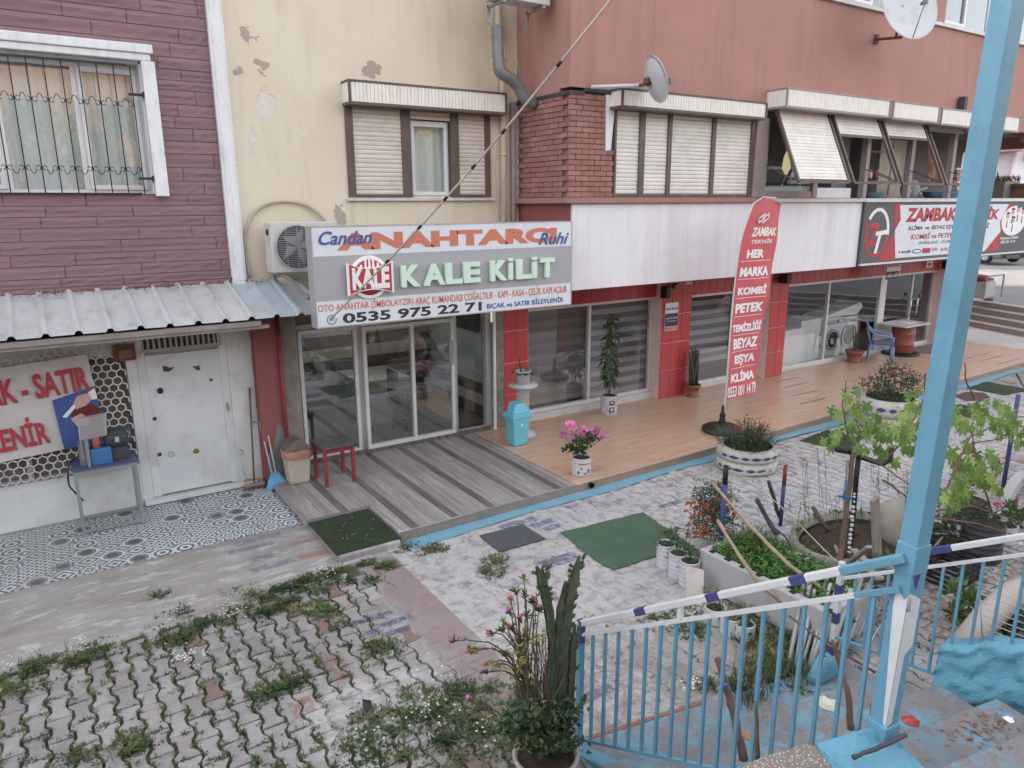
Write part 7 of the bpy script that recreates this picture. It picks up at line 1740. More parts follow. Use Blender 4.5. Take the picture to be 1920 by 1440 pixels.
c1 = Vector((8.55, 6.78, .0)); t_ = tyres(c1, .45, .36, 2, 'two stacked cream tyres with blue dashes and red flowers beside the flag base')
mb = MB()
for i in range(420):
 a = U(0, 2*PI); r = .36*math.sqrt(U(0, 1)); p = c1+Vector((r*math.cos(a), r*math.sin(a), .32)); d = Vector((math.cos(a), math.sin(a), 0))
 mb.blade(p, p+d*U(.05, .34)*(r/.3+.2)+Vector((U(-.06, .06), U(-.06, .06), U(.06, .30))), .012)
mb.build('grass_blades', M['dkleaf'], t_)
bush('foliage', t_, c1+Vector((.02, 0, .36)), .32, .26, 700, .055, .018, M['dkleaf'], 0, .5, .2)
mb = MB()
for i in range(70): d = rdir(.1, 1); hc = c1+Vector((.02+U(-.28, .28), U(-.25, .25), .60+U(-.10, .08))); mb.leaf(hc, d, rdir(), .03, .03); mb.leaf(hc, -d, rdir(), .02, .03)
mb.build('flowers', M['redflower'], t_)
c2 = Vector((12.2, 6.75, 0)); t_ = tyres(c2, .50, .56, 2, 'tall white tyre planter with blue squares and a red flowering bush farther along the terrace', True)
bush('foliage', t_, c2+Vector((.05, 0, .55)), .50, .45, 1400, .075, .024, M['dkleaf'], 0, .4, .2)
mb = MB()
for i in range(90): d = rdir(.1, 1); hc = c2+Vector((U(-.1, .5), U(-.35, .35), .92+U(-.15, .12))); mb.leaf(hc, d, rdir(), .045, .045)
mb.build('flowers', M['redflower'], t_)
# ---------------------------------------------------------------- mats and carpets lying on the yard
def flat(name, pts, z, th, mat, label, cat, jag=0.0, n=14):
 P = [G(a, b, z) if len(p_) == 2 else p_ for p_ in pts for a, b in [p_]]
 out = []
 for i in range(len(P)):
  a, b = P[i], P[(i+1) % len(P)]
  for k in range(n): q = a.lerp(b, k/n)+Vector((U(-jag, jag), U(-jag, jag), 0)); out.append(Vector((q.x, q.y, z+th)))
 mb = MB(); ar = sum(out[i].x*out[(i+1) % len(out)].y-out[(i+1) % len(out)].x*out[i].y for i in range(len(out)))
 if ar < 0: out.reverse()
 mb.prism(out, (0, 0, -th)); return setp(mb.build(name, mat), label, cat)
flat('rubber_mat', [(899, 1005), (980, 984), (1023, 1011), (937, 1036)], .008, .010, M['mat_black'], 'dark grey rubber doormat lying on the whitewashed blocks', 'mat', .003)
flat('artificial_turf', [(1050, 999), (1205, 961), (1325, 1043), (1240, 1040), (1150, 1069), (1118, 1052)], .008, .006, M['turf'], 'large ragged green carpet on the yard left of the marigolds', 'carpet', .012)
flat('artificial_turf', [(1500, 826), (1552, 806), (1612, 822), (1600, 842), (1575, 843)], .008, .006, M['turf_dark'], 'dark green turf mat under the vine leaves by the terrace', 'carpet', .01)
flat('artificial_turf', [(1813, 728), (1848, 716), (1935, 731), (1885, 741)], .008, .006, M['turf_dark'], 'dark green turf mat at the right edge near the terrace', 'carpet', .01)
flat('artificial_turf', [(1772, 768), (1800, 758), (1850, 770), (1820, 784)], .008, .006, M['turf_dark'], 'dark green turf mat nearly hidden behind the blue post and vine', 'carpet', .01)
flat('round_mat', [(1790, 742), (1812, 735), (1845, 737), (1856, 745), (1838, 752), (1808, 751)], .008, .008, M['maroon'], 'maroon oval mat beside the far green turf', 'mat', .004)
# turf covered concrete step in the notch of the wooden terrace
tb_ = thing('turf_step', (2.75, 7.7, 0), 'square concrete step covered with dark green artificial grass in the corner of the wooden terrace', 'step')
mb = MB(); mb.box(2.38, 3.12, 7.22, 8.24, -.03, .085); mb.build('slab', M['cement'], tb_, bev=.02)
mb = MB(); mb.box(2.36, 3.13, 7.26, 8.26, .086, .100); mb.build('turf', M['turf_dark'], tb_)
mb = MB()
for i in range(9000):
 p = Vector((U(2.36, 3.13), U(7.25, 8.26), .098)); mb.add([p, p+Vector((U(-.006, .006), U(-.006, .006), 0)), p+Vector((U(-.012, .012), U(-.012, .012), U(.008, .016)))], [(0, 1, 2)])
stuff(mb.build('turf_blades', M['turf_dark'], tb_))
mb = MB()
for i in range(22): p = Vector((U(2.5, 3.05), U(7.4, 8.1), .115)); mb.leaf(p, (U(-1, 1), U(-1, 1), .1), (0, 0, 1), U(.015, .04), .01)
stuff(setp(mb.build('litter', M['whiteflower']), 'little white scraps on the turf covered step', 'litter'))
mb = MB(); mb.lathe([(.022, 0), (.030, .0), (.030, .12)], (0, 0, 0), 14, close=False)
q = G(1099, 905, .07); mb = MB(); mb.tube([(q.x, edge(q.x)+.0, .07), (q.x, edge(q.x)-.05, .07)], .038, 14, caps=False); mb.tube([(q.x, edge(q.x)-.01, .07), (q.x, edge(q.x)+.01, .07)], .034, 12); setp(mb.build('drain_spout', M['black']), 'black drain spout poking out of the terrace riser below the geranium', 'pipe')
# ---------------------------------------------------------------- weeds in the joints
def dens(x, y):
 if y > edge(max(x, 3.1))-.05: return 0
 n = .5+.5*math.sin(x*3.1+1.3*math.sin(y*2.3))*math.cos(y*2.7+x*.7)
 d = 0
 if x < 2.2: d = (.35+.5*n)*(1 if x < 1.6 else .7)
 ym = 6.95
 if x < 2.3: d = max(d, .9*math.exp(-((y-(6.6+.10*x))**2)/.10)*(.45+.55*n)*(1 if x > -.4 else .6))   # line along the concrete apron
 d *= 1-math.exp(-((x-1.75)**2/.10+(y-4.75)**2/.12))
 d = max(d, .9*math.exp(-((x-2.05)**2/.35+(y-3.75)**2/.35))*(.4+.6*n))                            # patch lower middle
 d = max(d, .28*n*math.exp(-((x-3.6)**2/1.2+(y-3.8)**2/.7)))
 if x > 5.0 and y < 4.6: d = max(d, .35*n)
 return d
mb = MB(); cnt = 0
def tuft(mb, x, y, s, k=9, broad=.35):
 for i in range(k):
  a = U(0, 2*PI); r = U(.2, 1)*s; p = Vector((x+U(-.012, .012), y+U(-.012, .012), -.012))
  if rr.random() < broad: mb.leaf(p+Vector((math.cos(a)*r*.3, math.sin(a)*r*.3, r*.25)), (math.cos(a), math.sin(a), U(.1, .8)), (0, 0, 1), r*.7, r*.35)
  else: mb.blade(p, p+Vector((math.cos(a)*r*.8, math.sin(a)*r*.8, r*U(.5, 1.1))), .006)
def joint_pts():
 out = []
 for (x, y) in spots:
  if not (-1.6 < x < 9 and 2.5 < y < 7.6): continue
  if not inview((x, y)): continue
  out.append((x, y))
 return out
for (x, y) in joint_pts():
 d = dens(x, y)
 for k in range(20):
  if rr.random() > d: continue
  if rr.random() < .3: px_, py_ = x+U(-.08, .08), y+PH/2+U(-.01, .01)
  else:
   t_ = U(-1, 1); px_, py_ = x+(hwW+.022+.020*abs(t_))*rr.choice((-1, 1))+U(-.008, .008), y+t_*PH/2
  tuft(mb, px_, py_, U(.022, .055)*(1+.5*d), 8)
stuff(setp(mb.build('joint_weeds', M['weed'], origin=(0, 5, 0)), 'low green weeds and moss growing in the open joints of the block paving', 'weeds'))
mb = MB()   # bigger clumps that spill over the blocks
clumps = [G(*a) for a in ((625, 1075), (590, 1085), (555, 1100), (520, 1105), (480, 1120), (690, 1055), (728, 1060), (650, 1090), (700, 1090), (455, 1145), (500, 1150), (420, 1165), (380, 1170), (450, 1110), (300, 1120), (330, 1150), (340, 1200), (300, 1205), (350, 1190), (175, 1215), (150, 1240), (190, 1225), (60, 1250), (20, 1270), (530, 1290), (560, 1280), (500, 1300), (255, 1390), (245, 1410), (150, 1420), (100, 1240), (40, 1290), (820, 1330), (800, 1350), (760, 1340), (740, 1370), (850, 1300), (880, 1290), (870, 1350), (900, 1330), (910, 1370), (780, 1300), (690, 1350), (670, 1390), (840, 1390), (700, 1410), (760, 1420), (920, 1290), (990, 1300), (700, 1210), (720, 1220), (640, 1175), (930, 1055), (920, 1075), (1250, 1000), (760, 1027), (810, 1032), (600, 1105), (540, 1130), (580, 1140), (610, 1150), (1000, 1385), (950, 1400), (860, 1425), (1380, 1290), (1450, 1240), (1490, 1260), (1430, 1200), (1400, 1150), (1470, 1180), (1330, 1290), (1290, 1150), (1300, 1180), (1240, 1160), (1500, 1300), (1520, 1210))]
for q in clumps:
 R = U(.08, .18); nn_ = int(40*(R/.1)**1.6)
 if q.x > 4.0: R *= 1.2
 for i in range(nn_): a = U(0, 2*PI); r = R*math.sqrt(U(0, 1)); tuft(mb, q.x+r*math.cos(a)*1.3, q.y+r*math.sin(a), U(.035, .08)*(1.3-r/R*.6), 9, .5)
for q in clumps[::2]:
 for i in range(14): a = U(0, 2*PI); h = U(.06, .16); p = q+Vector((U(-.12, .12), U(-.1, .1), 0)); mb.blade(p, p+Vector((math.cos(a)*h*.6, math.sin(a)*h*.6, h)), .006)
 for i in range(10): a = i*.63; mb.leaf(q+Vector((U(-.03, .03), U(-.03, .03), .02)), (math.cos(a), math.sin(a), .35), (0, 0, 1), U(.06, .11), .028)
stuff(setp(mb.build('weed_clumps', M['weed'], origin=(0, 5, 0)), 'bushy green weed clumps spilling over the paving blocks', 'weeds'))
mb = MB()
for i in range(230):
 q = G(U(1380, 1530), U(1150, 1330));
 if q.y < 3.3-.12*(q.x-3): continue
 for k in range(10): a = U(0, 2*PI); h = U(.04, .16); p = q+Vector((U(-.05, .05), U(-.05, .05), 0)); mb.blade(p, p+Vector((math.cos(a)*h*.5, math.sin(a)*h*.5, h)), .007)
stuff(setp(mb.build('tall_grass', M['weed'], origin=(4.8, 3.8, 0)), 'taller thin grass growing against the planter trough behind the railing', 'grass'))
mb = MB()
for i in range(150):
 q = G(U(1380, 1500), U(1130, 1270)); p = q; a = U(0, 2*PI); mb.blade(p, p+Vector((math.cos(a)*.2, math.sin(a)*.2, U(.05, .2))), .007)
for i in range(260):
 q = G(U(700, 1050), U(1290, 1440)); a = U(0, 2*PI); mb.blade(q, q+Vector((math.cos(a)*U(.05, .16), math.sin(a)*U(.05, .16), U(.0, .06))), .005)
stuff(setp(mb.build('dry_grass', M['drygrass'], origin=(3, 4, 0)), 'straw coloured dry grass among the weeds', 'grass'))
mb = MB(); mc = MB()
for cx, cy, n_, sp in ((360, 1240, 26, 40), (430, 1160, 22, 45), (620, 1080, 14, 18), (340, 1245, 20, 22), (150, 1225, 12, 26), (20, 1255, 10, 20), (800, 1340, 22, 60), (820, 1280, 10, 40), (910, 1385, 10, 60), (700, 1400, 8, 60), (1300, 1290, 18, 18), (1290, 1300, 12, 14), (450, 1150, 10, 20)):
 for i in range(n_):
  q = G(cx+rr.gauss(0, sp*.5), cy+rr.gauss(0, sp*.28)); h = U(.05, .09); q.z = h
  for k in range(6): a = k*PI/3; mb.leaf(q, (math.cos(a), math.sin(a), .15), (0, 0, 1), .012, .009, 0)
  mc.lathe([(.005, 0), (.004, .004), (0, .005)], q+Vector((0, 0, .002)), 5, close=False)
stuff(setp(mb.build('daisies', M['whiteflower'], origin=(1, 5, 0)), 'tiny white daisies dotted over the weeds', 'flowers'))
mb = MB()
for i in range(500):
 q = G(U(0, 1300), U(1020, 1440));
 if q.y > edge(max(3.1, q.x))-.05 or (q.x < 2.3 and q.y > 7.1): continue
 mb.leaf(q+Vector((0, 0, .006)), (U(-1, 1), U(-1, 1), U(-.1, .2)), (0, 0, 1), U(.008, .03), U(.004, .01))
stuff(setp(mb.build('litter', M['hazel'], origin=(2, 5, 0)), 'small dry leaves and paper bits scattered over the yard', 'litter'))
sc = thing('cardboard_scrap', tuple(G(690, 1325, .01)), 'black crumpled plastic scrap among the weeds in the lower middle', 'litter')
q = G(690, 1328, .01); mb = MB(); mb.prism([q+Vector((-.05, -.03, .0)), q+Vector((.02, -.07, .01)), q+Vector((.04, .03, .03)), q+Vector((-.02, .06, .05))], (0, 0, .006)); mb.build('scrap', M['black'], sc)
# ---------------------------------------------------------------- white cans beside the green carpet
for k, (px, py, lb) in enumerate(((1253, 1072, 'white painted can of soil, farthest left of the three at the carpet corner'), (1276, 1091, 'white painted can with a sapling, middle one of the three at the carpet corner'), (1297, 1107, 'white painted can with a butterfly mark, nearest of the three at the carpet corner'))):
 g_ = G(px, py, 0); c = Vector((g_.x+.05, g_.y+.09, 0)); t_ = thing('planted_can', tuple(c), lb, 'pot', 'white cans by the green carpet')
 pot(t_, c, .105, .29, M['potwhite'], [(FA, .17, .14, .010, 'print_red'), (FA+.2, .10, .03, .03, 'navy'), (FA-.2, .22, .03, .03, 'navy')])
 mb = MB()
 for i in range((4, 9, 9)[k]): a = U(0, 2*PI); p = c+Vector((U(-.04, .04), U(-.04, .04), .25)); q = p+Vector((math.cos(a)*.08, math.sin(a)*.08, U(.08, (.12, .34, .26)[k]))); mb.tube([p, q], .004, 4); [mb.leaf(q-Vector((0, 0, U(0, .1))), rdir(0, 1), rdir(), U(.05, .10), .025) for _ in range(4)]
 mb.build('sapling', M['dkleaf'], t_)
g_ = G(1325, 1095, 0); t_ = thing('paint_bucket', tuple(g_), 'old grey white bucket lying by the three cans', 'bucket'); mb = MB(); mb.tube([g_+Vector((0, 0, .09)), g_+Vector((.16, .05, .10))], [.085, .10], 18, caps=False); mb.tube([g_+Vector((.15, .045, .10)), g_+Vector((.165, .05, .10))], [.105, .105], 18, caps=False); mb.build('shell', M['ltgrey'], t_)
a = G(1288, 1170, 0); t_ = thing('leaning_board', tuple(a), 'pale square board leaning against the cans', 'board'); b0, b1 = G(1287, 1130, .02), G(1318, 1137, .02); mb = MB(); mb.prism([b0, b1, b1+Vector((.12, .12, .30)), b0+Vector((.12, .14, .30))], (0, .012, 0)); mb.build('panel', MAT('pale_board', C(196, 186, 180), .8, dirt=C(150, 140, 132), ds=6, da=.5), t_)
pots_row = [(1340, 1165, .10, .16), (1370, 1185, .10, .17), (1395, 1195, .09, .15), (1330, 1130, .08, .10)]
for k, (px, py, r, h) in enumerate(pots_row):
 c = G(px, py, 0); t_ = thing('planted_can', tuple(c), ['low white flower pot behind the handrail, left of its row', 'ribbed white flower pot behind the handrail, middle of its row', 'tilted white pot behind the handrail, right of its row', 'small round white pot beside the leaning board'][k], 'pot', 'white pots behind the handrail')
 pot(t_, c, r, h, M['potwhite'], [(FA, h*.6, .04, .03, 'navy')])
 mb = MB()
 for i in range(50): p = c+Vector((U(-.07, .07), U(-.07, .07), h-.02)); mb.blade(p, p+Vector((U(-.09, .09), U(-.09, .09), U(.02, .14))), .008)
 mb.build('foliage', M['drygrass'] if k % 2 else M['weed'], t_)
mb = MB(); a = G(1300, 1062, .05); b = G(1350, 1052, .05); mb.tube([a, b], .03, 10); setp(mb.build('white_pipe', M['white_paint']), 'short white plastic pipe lying against the planter trough', 'pipe')
# ---------------------------------------------------------------- bathtub like white planter trough
T = thing('planter_trough', (5.68, 3.95, 0), 'long white trough planter with black marks on its rim, full of bright green herbs', 'planter')
x0, x1, y0, y1, zt = 5.32, 6.10, 3.25, 4.72, .42
mb = MB()
def rim(i, o): return None
for a, b, c_, d_ in ((x0, x0+.09, y0, y1), (x1-.09, x1, y0, y1), (x0+.09, x1-.09, y1-.08, y1), (x0+.09, x1-.09, y0, y0+.08)): mb.box(a, b, c_, d_, .02, zt)
mb.build('wall', MAT('old_trough', C(178, 178, 182), .8, var=.15, dirt=C(136, 130, 126), ds=4, da=.6), T, bev=.02)
mb = MB(); mb.box(x0+.07, x1-.07, y0+.07, y1-.07, .2, zt-.06); mb.build('soil', M['soil'], T)
for i in range(9):
 y = y1-.12-i*.19
 for X_ in (x0+.02, x1-.07):
  m_ = MB(); m_.box(X_, X_+.05+U(0, .02), y-U(.03, .06), y+.02, zt, zt+.003); m_.build('painted_mark', M['black'], T)
mb = MB()
for i in range(5200):
 p = Vector((U(x0+.08, x1-.02), U(y0+.1, y1-.05), zt-.05+abs(rr.gauss(0, .055)))); mb.leaf(p, rdir(-.1, .8), (U(-.4, .4), U(-.4, .4), 1), U(.025, .045), U(.02, .035), .15)
stuff(mb.build('herbs', M['mint_leaf'], T))
mb = MB()
for i in range(900):
 p = Vector((U(x0+.3, x1+.0), U(y1-.5, y1-.02), zt-.05)); mb.blade(p, p+Vector((U(-.08, .08), U(-.08, .08), U(.06, .2))), .006)
stuff(mb.build('chives', M['midleaf'], T))
# marigold bush
c = Vector((6.22, 5.32, 0)); t_ = thing('marigold_bush', tuple(c), 'round dark marigold bush covered with orange flowers behind the trough', 'plant')
bush('foliage', t_, c+Vector((0, 0, .10)), .29, .50, 2800, .05, .016, M['dkleaf'], 0, .3, .1)
m2 = MB()
for k in range(22): d = rdir(-.1, 1); m2.leaf(d*.012, d, rdir(), .030, .024, .2)
mef = m2.mesh('flower', M['orangeflower'])
for px, py in ((1290, 945), (1300, 944), (1306, 952), (1315, 945), (1322, 955), (1312, 965), (1325, 948), (1300, 972), (1293, 985), (1310, 992), (1304, 1002), (1325, 996), (1312, 1000), (1291, 1003), (1304, 1008), (1318, 1005), (1323, 985), (1328, 975), (1368, 946), (1376, 965), (1360, 952), (1345, 940), (1335, 958), (1380, 966), (1287, 960), (1335, 1003), (1350, 975), (1296, 952)):
 v = ray(px, py); k_ = (c+Vector((0, 0, .3))-CAM).dot(v)/v.dot(v)*.965; p = CAM+v*k_; p.z = max(p.z, .12); inst('flower', mef, t_, p, (U(0, 1), U(0, 1), U(0, 6)), (U(.7, 1.15),)*3)
# ---------------------------------------------------------------- poles, canes and strings
def pole(px0, py0, px1_z, r, segs, label, name='pole', cat='pole', lean=(0, 0)):
 b = G(px0, py0); h = HZ(b, px1_z); t_ = thing(name, tuple(b), label, cat)
 z = 0
 for f0, f1, mt in segs: m_ = MB(); m_.tube([b+Vector((lean[0]*f0, lean[1]*f0, h*f0)), b+Vector((lean[0]*f1, lean[1]*f1, h*f1))], r, 10); m_.build('section', M[mt], t_)
 return b+Vector((lean[0], lean[1], h))
tA = pole(1350, 1042, 873, .028, ((0, .80, 'navy'), (.80, 1, 'black')), 'blue pole with a black top standing in the marigold bush')
tB = pole(1463, 985, 870, .024, ((0, .66, 'navy'), (.66, 1, 'redpaint')), 'thin pole, navy below and red above, right of the tyre planter')
tC = pole(1879, 925, 740, .028, ((0, 1, 'navy'),), 'dark navy pole standing among the vine leaves right of the blue post')
def stick(name, pts, r, mat, label, cat='stick', n=6):
 mb = MB(); P = [Vector(p) for p in pts]; out = [P[0]]
 for a, b in zip(P, P[1:]):
  for k in range(1, 5): q = a.lerp(b, k/4); out.append(q+Vector((U(-1, 1), U(-1, 1), U(-1, 1)))*((r[0] if isinstance(r, tuple) else r)*.25 if k < 4 else 0))
 m = len(out); rad = [r[0]+(r[1]-r[0])*i/(m-1) for i in range(m)] if isinstance(r, tuple) else [r*U(.85, 1.15) for _ in range(m)]
 mb.tube(out, rad, n); return setp(mb.build(name, mat), label, cat)
stick('cane', [G(1335, 905, .95), G(1405, 985, .75), G(1480, 1060, .62), G(1570, 1125, .35)], .018, M['bamboo'], 'long dry cane slanting over the herb trough from upper left', 'cane')
stick('cane', [G(1345, 975, .80), G(1385, 1040, .60), G(1420, 1090, .45), G(1480, 1140, .25)], .020, M['bamboo'], 'shorter dry cane crossing below the blue pole to the trough', 'cane')
stick('stick', [G(1418, 935, .35), G(1440, 975, .12), G(1458, 1003, .0)], .028, M['dkgrey'], 'thick dark stick leaning behind the herb trough', 'stick')
stick('stick', [G(1441, 902, .62), G(1462, 970, .1)], .024, M['dkgrey'], 'straight dark rod beside the navy and red pole', 'stick')
stick('branch', [G(1523, 950, .55), G(1545, 985, .35), G(1575, 1020, .05)], .026, M['bark'], 'knobbly dead branch leaning into the soil bed', 'branch')
def string(pts, label, r=.009, mat=None):
 return cable('string', pts, r, mat or M['rope'], label, 'string', 4, 8)
string([tA-Vector((0, 0, .1)), (tA+tB)/2-Vector((0, 0, .12)), tB], 'slack string from the blue pole to the navy and red pole', .007)
string([tA-Vector((0, 0, .06)), tA+Vector((.5, -.2, -.40)), G(1560, 1045, .35), G(1590, 1075, .3)], 'string from the blue pole down to the vine support', .006)
string([tB-Vector((0, 0, .05)), G(1520, 865, .75), G(1590, 865, .95)], 'thin string between the red topped pole and the vine', .004)
string([G(1400, 965, .55), G(1450, 1030, .45), G(1520, 1060, .40), G(1578, 1080, .35)], 'white string over the herbs', .006)
# black and white painted bent pipe that carries the vine
vb = Vector((6.45, 3.86, 0)); hV = HZ(vb, 845)
t_ = thing('vine_support', tuple(vb), 'bent pipe painted black with white dots holding up the grape vine', 'support')
W0 = Vector((6.62, 3.86, hV));
bp_ = G(1583, 1085, .15);
mb = MB(); a = Vector((vb.x, vb.y, 0)); top = None
def onray(px, py, y): return FY(px, py, y)
yv = 3.95
pt = [onray(1587, 1075, yv), onray(1597, 1000, yv), onray(1605, 900, yv), onray(1610, 855, yv)]
mb.tube([pt[0]-Vector((0, 0, max(0, pt[0].z)))]+pt, .026, 10); mb.build('upright', M['black'], t_)
arm = [onray(1569, 843, yv), onray(1590, 846, yv), onray(1612, 856, yv), onray(1635, 864, yv), onray(1655, 870, yv), onray(1668, 862, yv), onray(1672, 840, yv)]
mb = MB(); mb.tube(arm, .028, 10); mb.build('crossbar', M['black'], t_)
for i in range(26):
 u_ = i/26; q = pt[0].lerp(pt[3], u_) if i < 19 else arm[1].lerp(arm[5], (i-19)/7); m_ = MB(); d = (CAM-q).normalized(); m_.disc(q+d*.024+Vector((U(-.012, .012), 0, U(-.01, .01))), d, .013 if i >= 16 else .020, .012, 8); m_.build('white_dot', M['white_paint'], t_)
stick('branch', [onray(1600, 850, 3.9), onray(1590, 930, 3.9), onray(1578, 1030, 3.9), onray(1570, 1100, 3.85)], (.026, .034), M['bark'], 'brown vine trunk tied to the dotted pipe', 'branch')
cable('tie', [onray(1587, 900, 3.86), onray(1585, 920, 3.84), onray(1582, 935, 3.86), onray(1600, 934, 3.86), onray(1570, 930, 3.86)], .010, MAT('blue_twine', C(50, 110, 170), .8), 'bright blue twine knotted round the vine trunk', 'string', 5)
# ---------------------------------------------------------------- grape vine
gv = thing('grape_vine', (6.6, 3.9, 0), 'grape vine with big pale green leaves on both sides of the blue post', 'vine')
def grape_leaf():
 m_ = MB(); pts = []
 rad = [(0, .18), (25, .62), (40, .50), (62, .92), (78, .66), (90, 1.12), (102, .66), (118, .92), (140, .50), (155, .62), (180, .18)]
 c0 = (0, 0, 0)
 P = [(0, .05, 0)]
 full = [(-20, .55)]+[(a, r) for a, r in rad]+[(200, .55), (235, .42), (270, .05), (305, .42)]
 vs = [(0, .12, .03)]
 for a, r in full: t = math.radians(a); vs.append((r*.5*math.cos(t), r*.5*math.sin(t)+.1, -.06*r*r+.02*math.sin(a*.2)))
 n = len(full); fs = [(0, 1+i, 1+(i+1) % n) for i in range(n)]
 m_.add(vs, fs); return m_
gl1 = grape_leaf().mesh('leaf', M['vine']); gl2 = grape_leaf().mesh('leaf', M['vine_dark'])
leafpx = []
def region(cx, cy, sx, sy, n, y, sc=1.0):
 for i in range(int(n*1.4+.5)): leafpx.append((cx+rr.gauss(0, sx), cy+rr.gauss(0, sy), y+U(-.3, .3), sc*U(.7, 1.15)))
region(1590, 770, 14, 22, 11, 4.0); region(1620, 790, 22, 14, 11, 4.0); region(1655, 800, 16, 14, 7, 4.0); region(1565, 822, 10, 12, 4, 3.9); region(1615, 830, 10, 10, 3, 3.9); region(1650, 840, 16, 8, 5, 3.9)
region(1700, 810, 16, 24, 16, 3.8, 1.15); region(1730, 760, 12, 22, 8, 3.8); region(1745, 800, 10, 30, 8, 3.8)
region(1810, 775, 18, 12, 9, 3.7, 1.15); region(1860, 770, 22, 16, 14, 3.7, 1.1); region(1880, 800, 26, 14, 14, 3.7, 1.1); region(1910, 815, 10, 16, 7, 3.7)
region(1810, 860, 18, 22, 14, 3.5, 1.35); region(1840, 890, 18, 20, 10, 3.5, 1.3); region(1785, 920, 14, 12, 8, 3.4, 1.3); region(1810, 905, 12, 12, 6, 3.4, 1.2); region(1865, 870, 8, 16, 4, 3.6, 1.1); region(1735, 860, 10, 20, 6, 3.6)
for i, (px, py, y, sc) in enumerate(leafpx[:292]):
 p = FY(px, py, y); s_ = .20*sc
 d = (CAM-p).normalized(); q = d.to_track_quat('Z', 'Y').to_euler()
 inst('leaf', gl1 if rr.random() < .6 else gl2, gv, p, (-U(.75, 1.45), U(-.5, .5), PI-.85+U(-.8, .8)), (s_, s_, s_))
def shoot(pts, r=.009):
 P = [FY(*p) for p in pts]; out = [P[0]]
 for a, b in zip(P, P[1:]):
  for k in range(1, 4): out.append(a.lerp(b, k/3)+Vector((U(-.01, .01), U(-.01, .01), U(-.01, .01))))
 m_ = MB(); m_.tube(out, [r*(1-.6*i/len(out)) for i in range(len(out))], 5); m_.build('shoot', M['bark'], gv)
for pts in ([(1600, 850, 3.9), (1585, 800, 4.0), (1580, 760, 4.0), (1586, 715, 4.0)], [(1612, 850, 3.9), (1608, 800, 4.0), (1605, 760, 4.0)], [(1570, 1100, 3.9), (1600, 850, 3.9), (1650, 870, 3.9), (1700, 905, 3.6), (1760, 950, 3.4)], [(1650, 870, 3.9), (1690, 830, 3.8), (1735, 740, 3.8), (1732, 705, 3.8)], [(1760, 950, 3.4), (1785, 890, 3.5), (1820, 820, 3.6), (1880, 790, 3.7), (1925, 780, 3.7)], [(1790, 885, 3.5), (1830, 830, 3.6), (1890, 820, 3.6)], [(1860, 960, 3.5), (1830, 870, 3.5), (1820, 800, 3.6)], [(1655, 900, 3.7), (1700, 930, 3.6), (1730, 945, 3.6)], [(1745, 960, 3.5), (1820, 950, 3.4), (1930, 985, 3.3)], [(1745, 970, 3.3), (1830, 980, 3.3), (1925, 1010, 3.2)], [(1830, 750, 3.8), (1812, 720, 3.8), (1808, 680, 3.8)], [(1905, 700, 3.6), (1925, 730, 3.6)]): shoot(pts, .012)
# wispy weeds behind
mb = MB()
for cx, cy, h in ((1510, 960, 95), (1545, 950, 110), (1580, 940, 80), (1640, 960, 120), (1655, 985, 90), (1490, 1000, 60), (1700, 970, 90), (1610, 1000, 60), (1565, 1000, 70), (1670, 900, 60)):
 for s_ in range(3):
  b = FY(cx+U(-8, 8), cy+20, 4.4); t2 = FY(cx+U(-14, 14), cy-h, 4.4); mb.tube([b, b.lerp(t2, .5)+Vector((U(-.03, .03), 0, 0)), t2], .0018, 3, caps=False)
  for k in range(34): q = b.lerp(t2, U(.15, 1)); d = rdir(-.2, .9); mb.blade(q, q+d*U(.03, .12), .0035)
setp(mb.build('wispy_weeds', M['midleaf'], origin=(7, 4.4, 0)), 'thin wispy green stalks growing behind the vine pole', 'weeds')['kind'] = 'stuff'
# ---------------------------------------------------------------- soil bed, old planters and junk left of / behind the post
bed = thing('soil_planter', (7.1, 4.1, 0), 'broken round concrete planter full of dark earth behind the handrail', 'planter')
c = Vector((7.12, 4.15, 0)); mb = MB(); mb.lathe([(.50, 0), (.60, .0), (.68, .22), (.70, .32), (.64, .33), (.60, .26)], c, 30, sx=1.15, sy=.8, close=False); mb.build('shell', MAT('stone_shell', C(150, 144, 134), .95, var=.2, vs=6, bump=.7, dirt=C(118, 108, 96), ds=5, da=.6), bed)
sheetv = MB(); vs = []; nA, nR = 30, 8
for j in range(nR+1):
 for k in range(nA): r = .62*j/nR; t = 2*PI*k/nA; vs.append((c.x+r*1.15*math.cos(t), c.y+r*.8*math.sin(t), .22+.10*math.exp(-((r-.1)**2)/.08)+U(-.018, .018)))
sheetv.sm = True; sheetv.add(vs, [(j*nA+k, j*nA+(k+1) % nA, (j+1)*nA+(k+1) % nA, (j+1)*nA+k) for j in range(nR) for k in range(nA)]); sheetv.build('soil', M['soil'], bed)
mb = MB()
for i in range(60): a = U(0, 2*PI); mb.leaf(c+Vector((.68*math.cos(a), .5*math.sin(a), .33)), rdir(0, 1), rdir(), U(.04, .12), .05)
mb.build('foliage', M['midleaf'], bed)
a0_ = G(1630, 1085, .0); tpk = thing('timber_stake', (7.0, 3.6, 0), 'weathered upright plank in front of the leaning millstone', 'plank'); p0 = FY(1650, 1065, 3.75); p1 = FY(1640, 935, 3.75); mb = MB(); mb.beam((p0.x, 3.75, 0), (p1.x, 3.75, p1.z), .11, .035, up=(0, 1, 0)); mb.build('board', M['plank'], tpk)
ms = FY(1668, 1015, 4.0); t_ = thing('round_basin', (ms.x, 4.0, 0), 'tipped round grey basin leaning behind the upright plank', 'basin'); mb = MB(); mb.lathe([(0, 0), (.24, .0), (.30, .10), (.34, .30), (.31, .30), (.27, .12), (0, .08)], (0, 0, 0), 26, close=False)
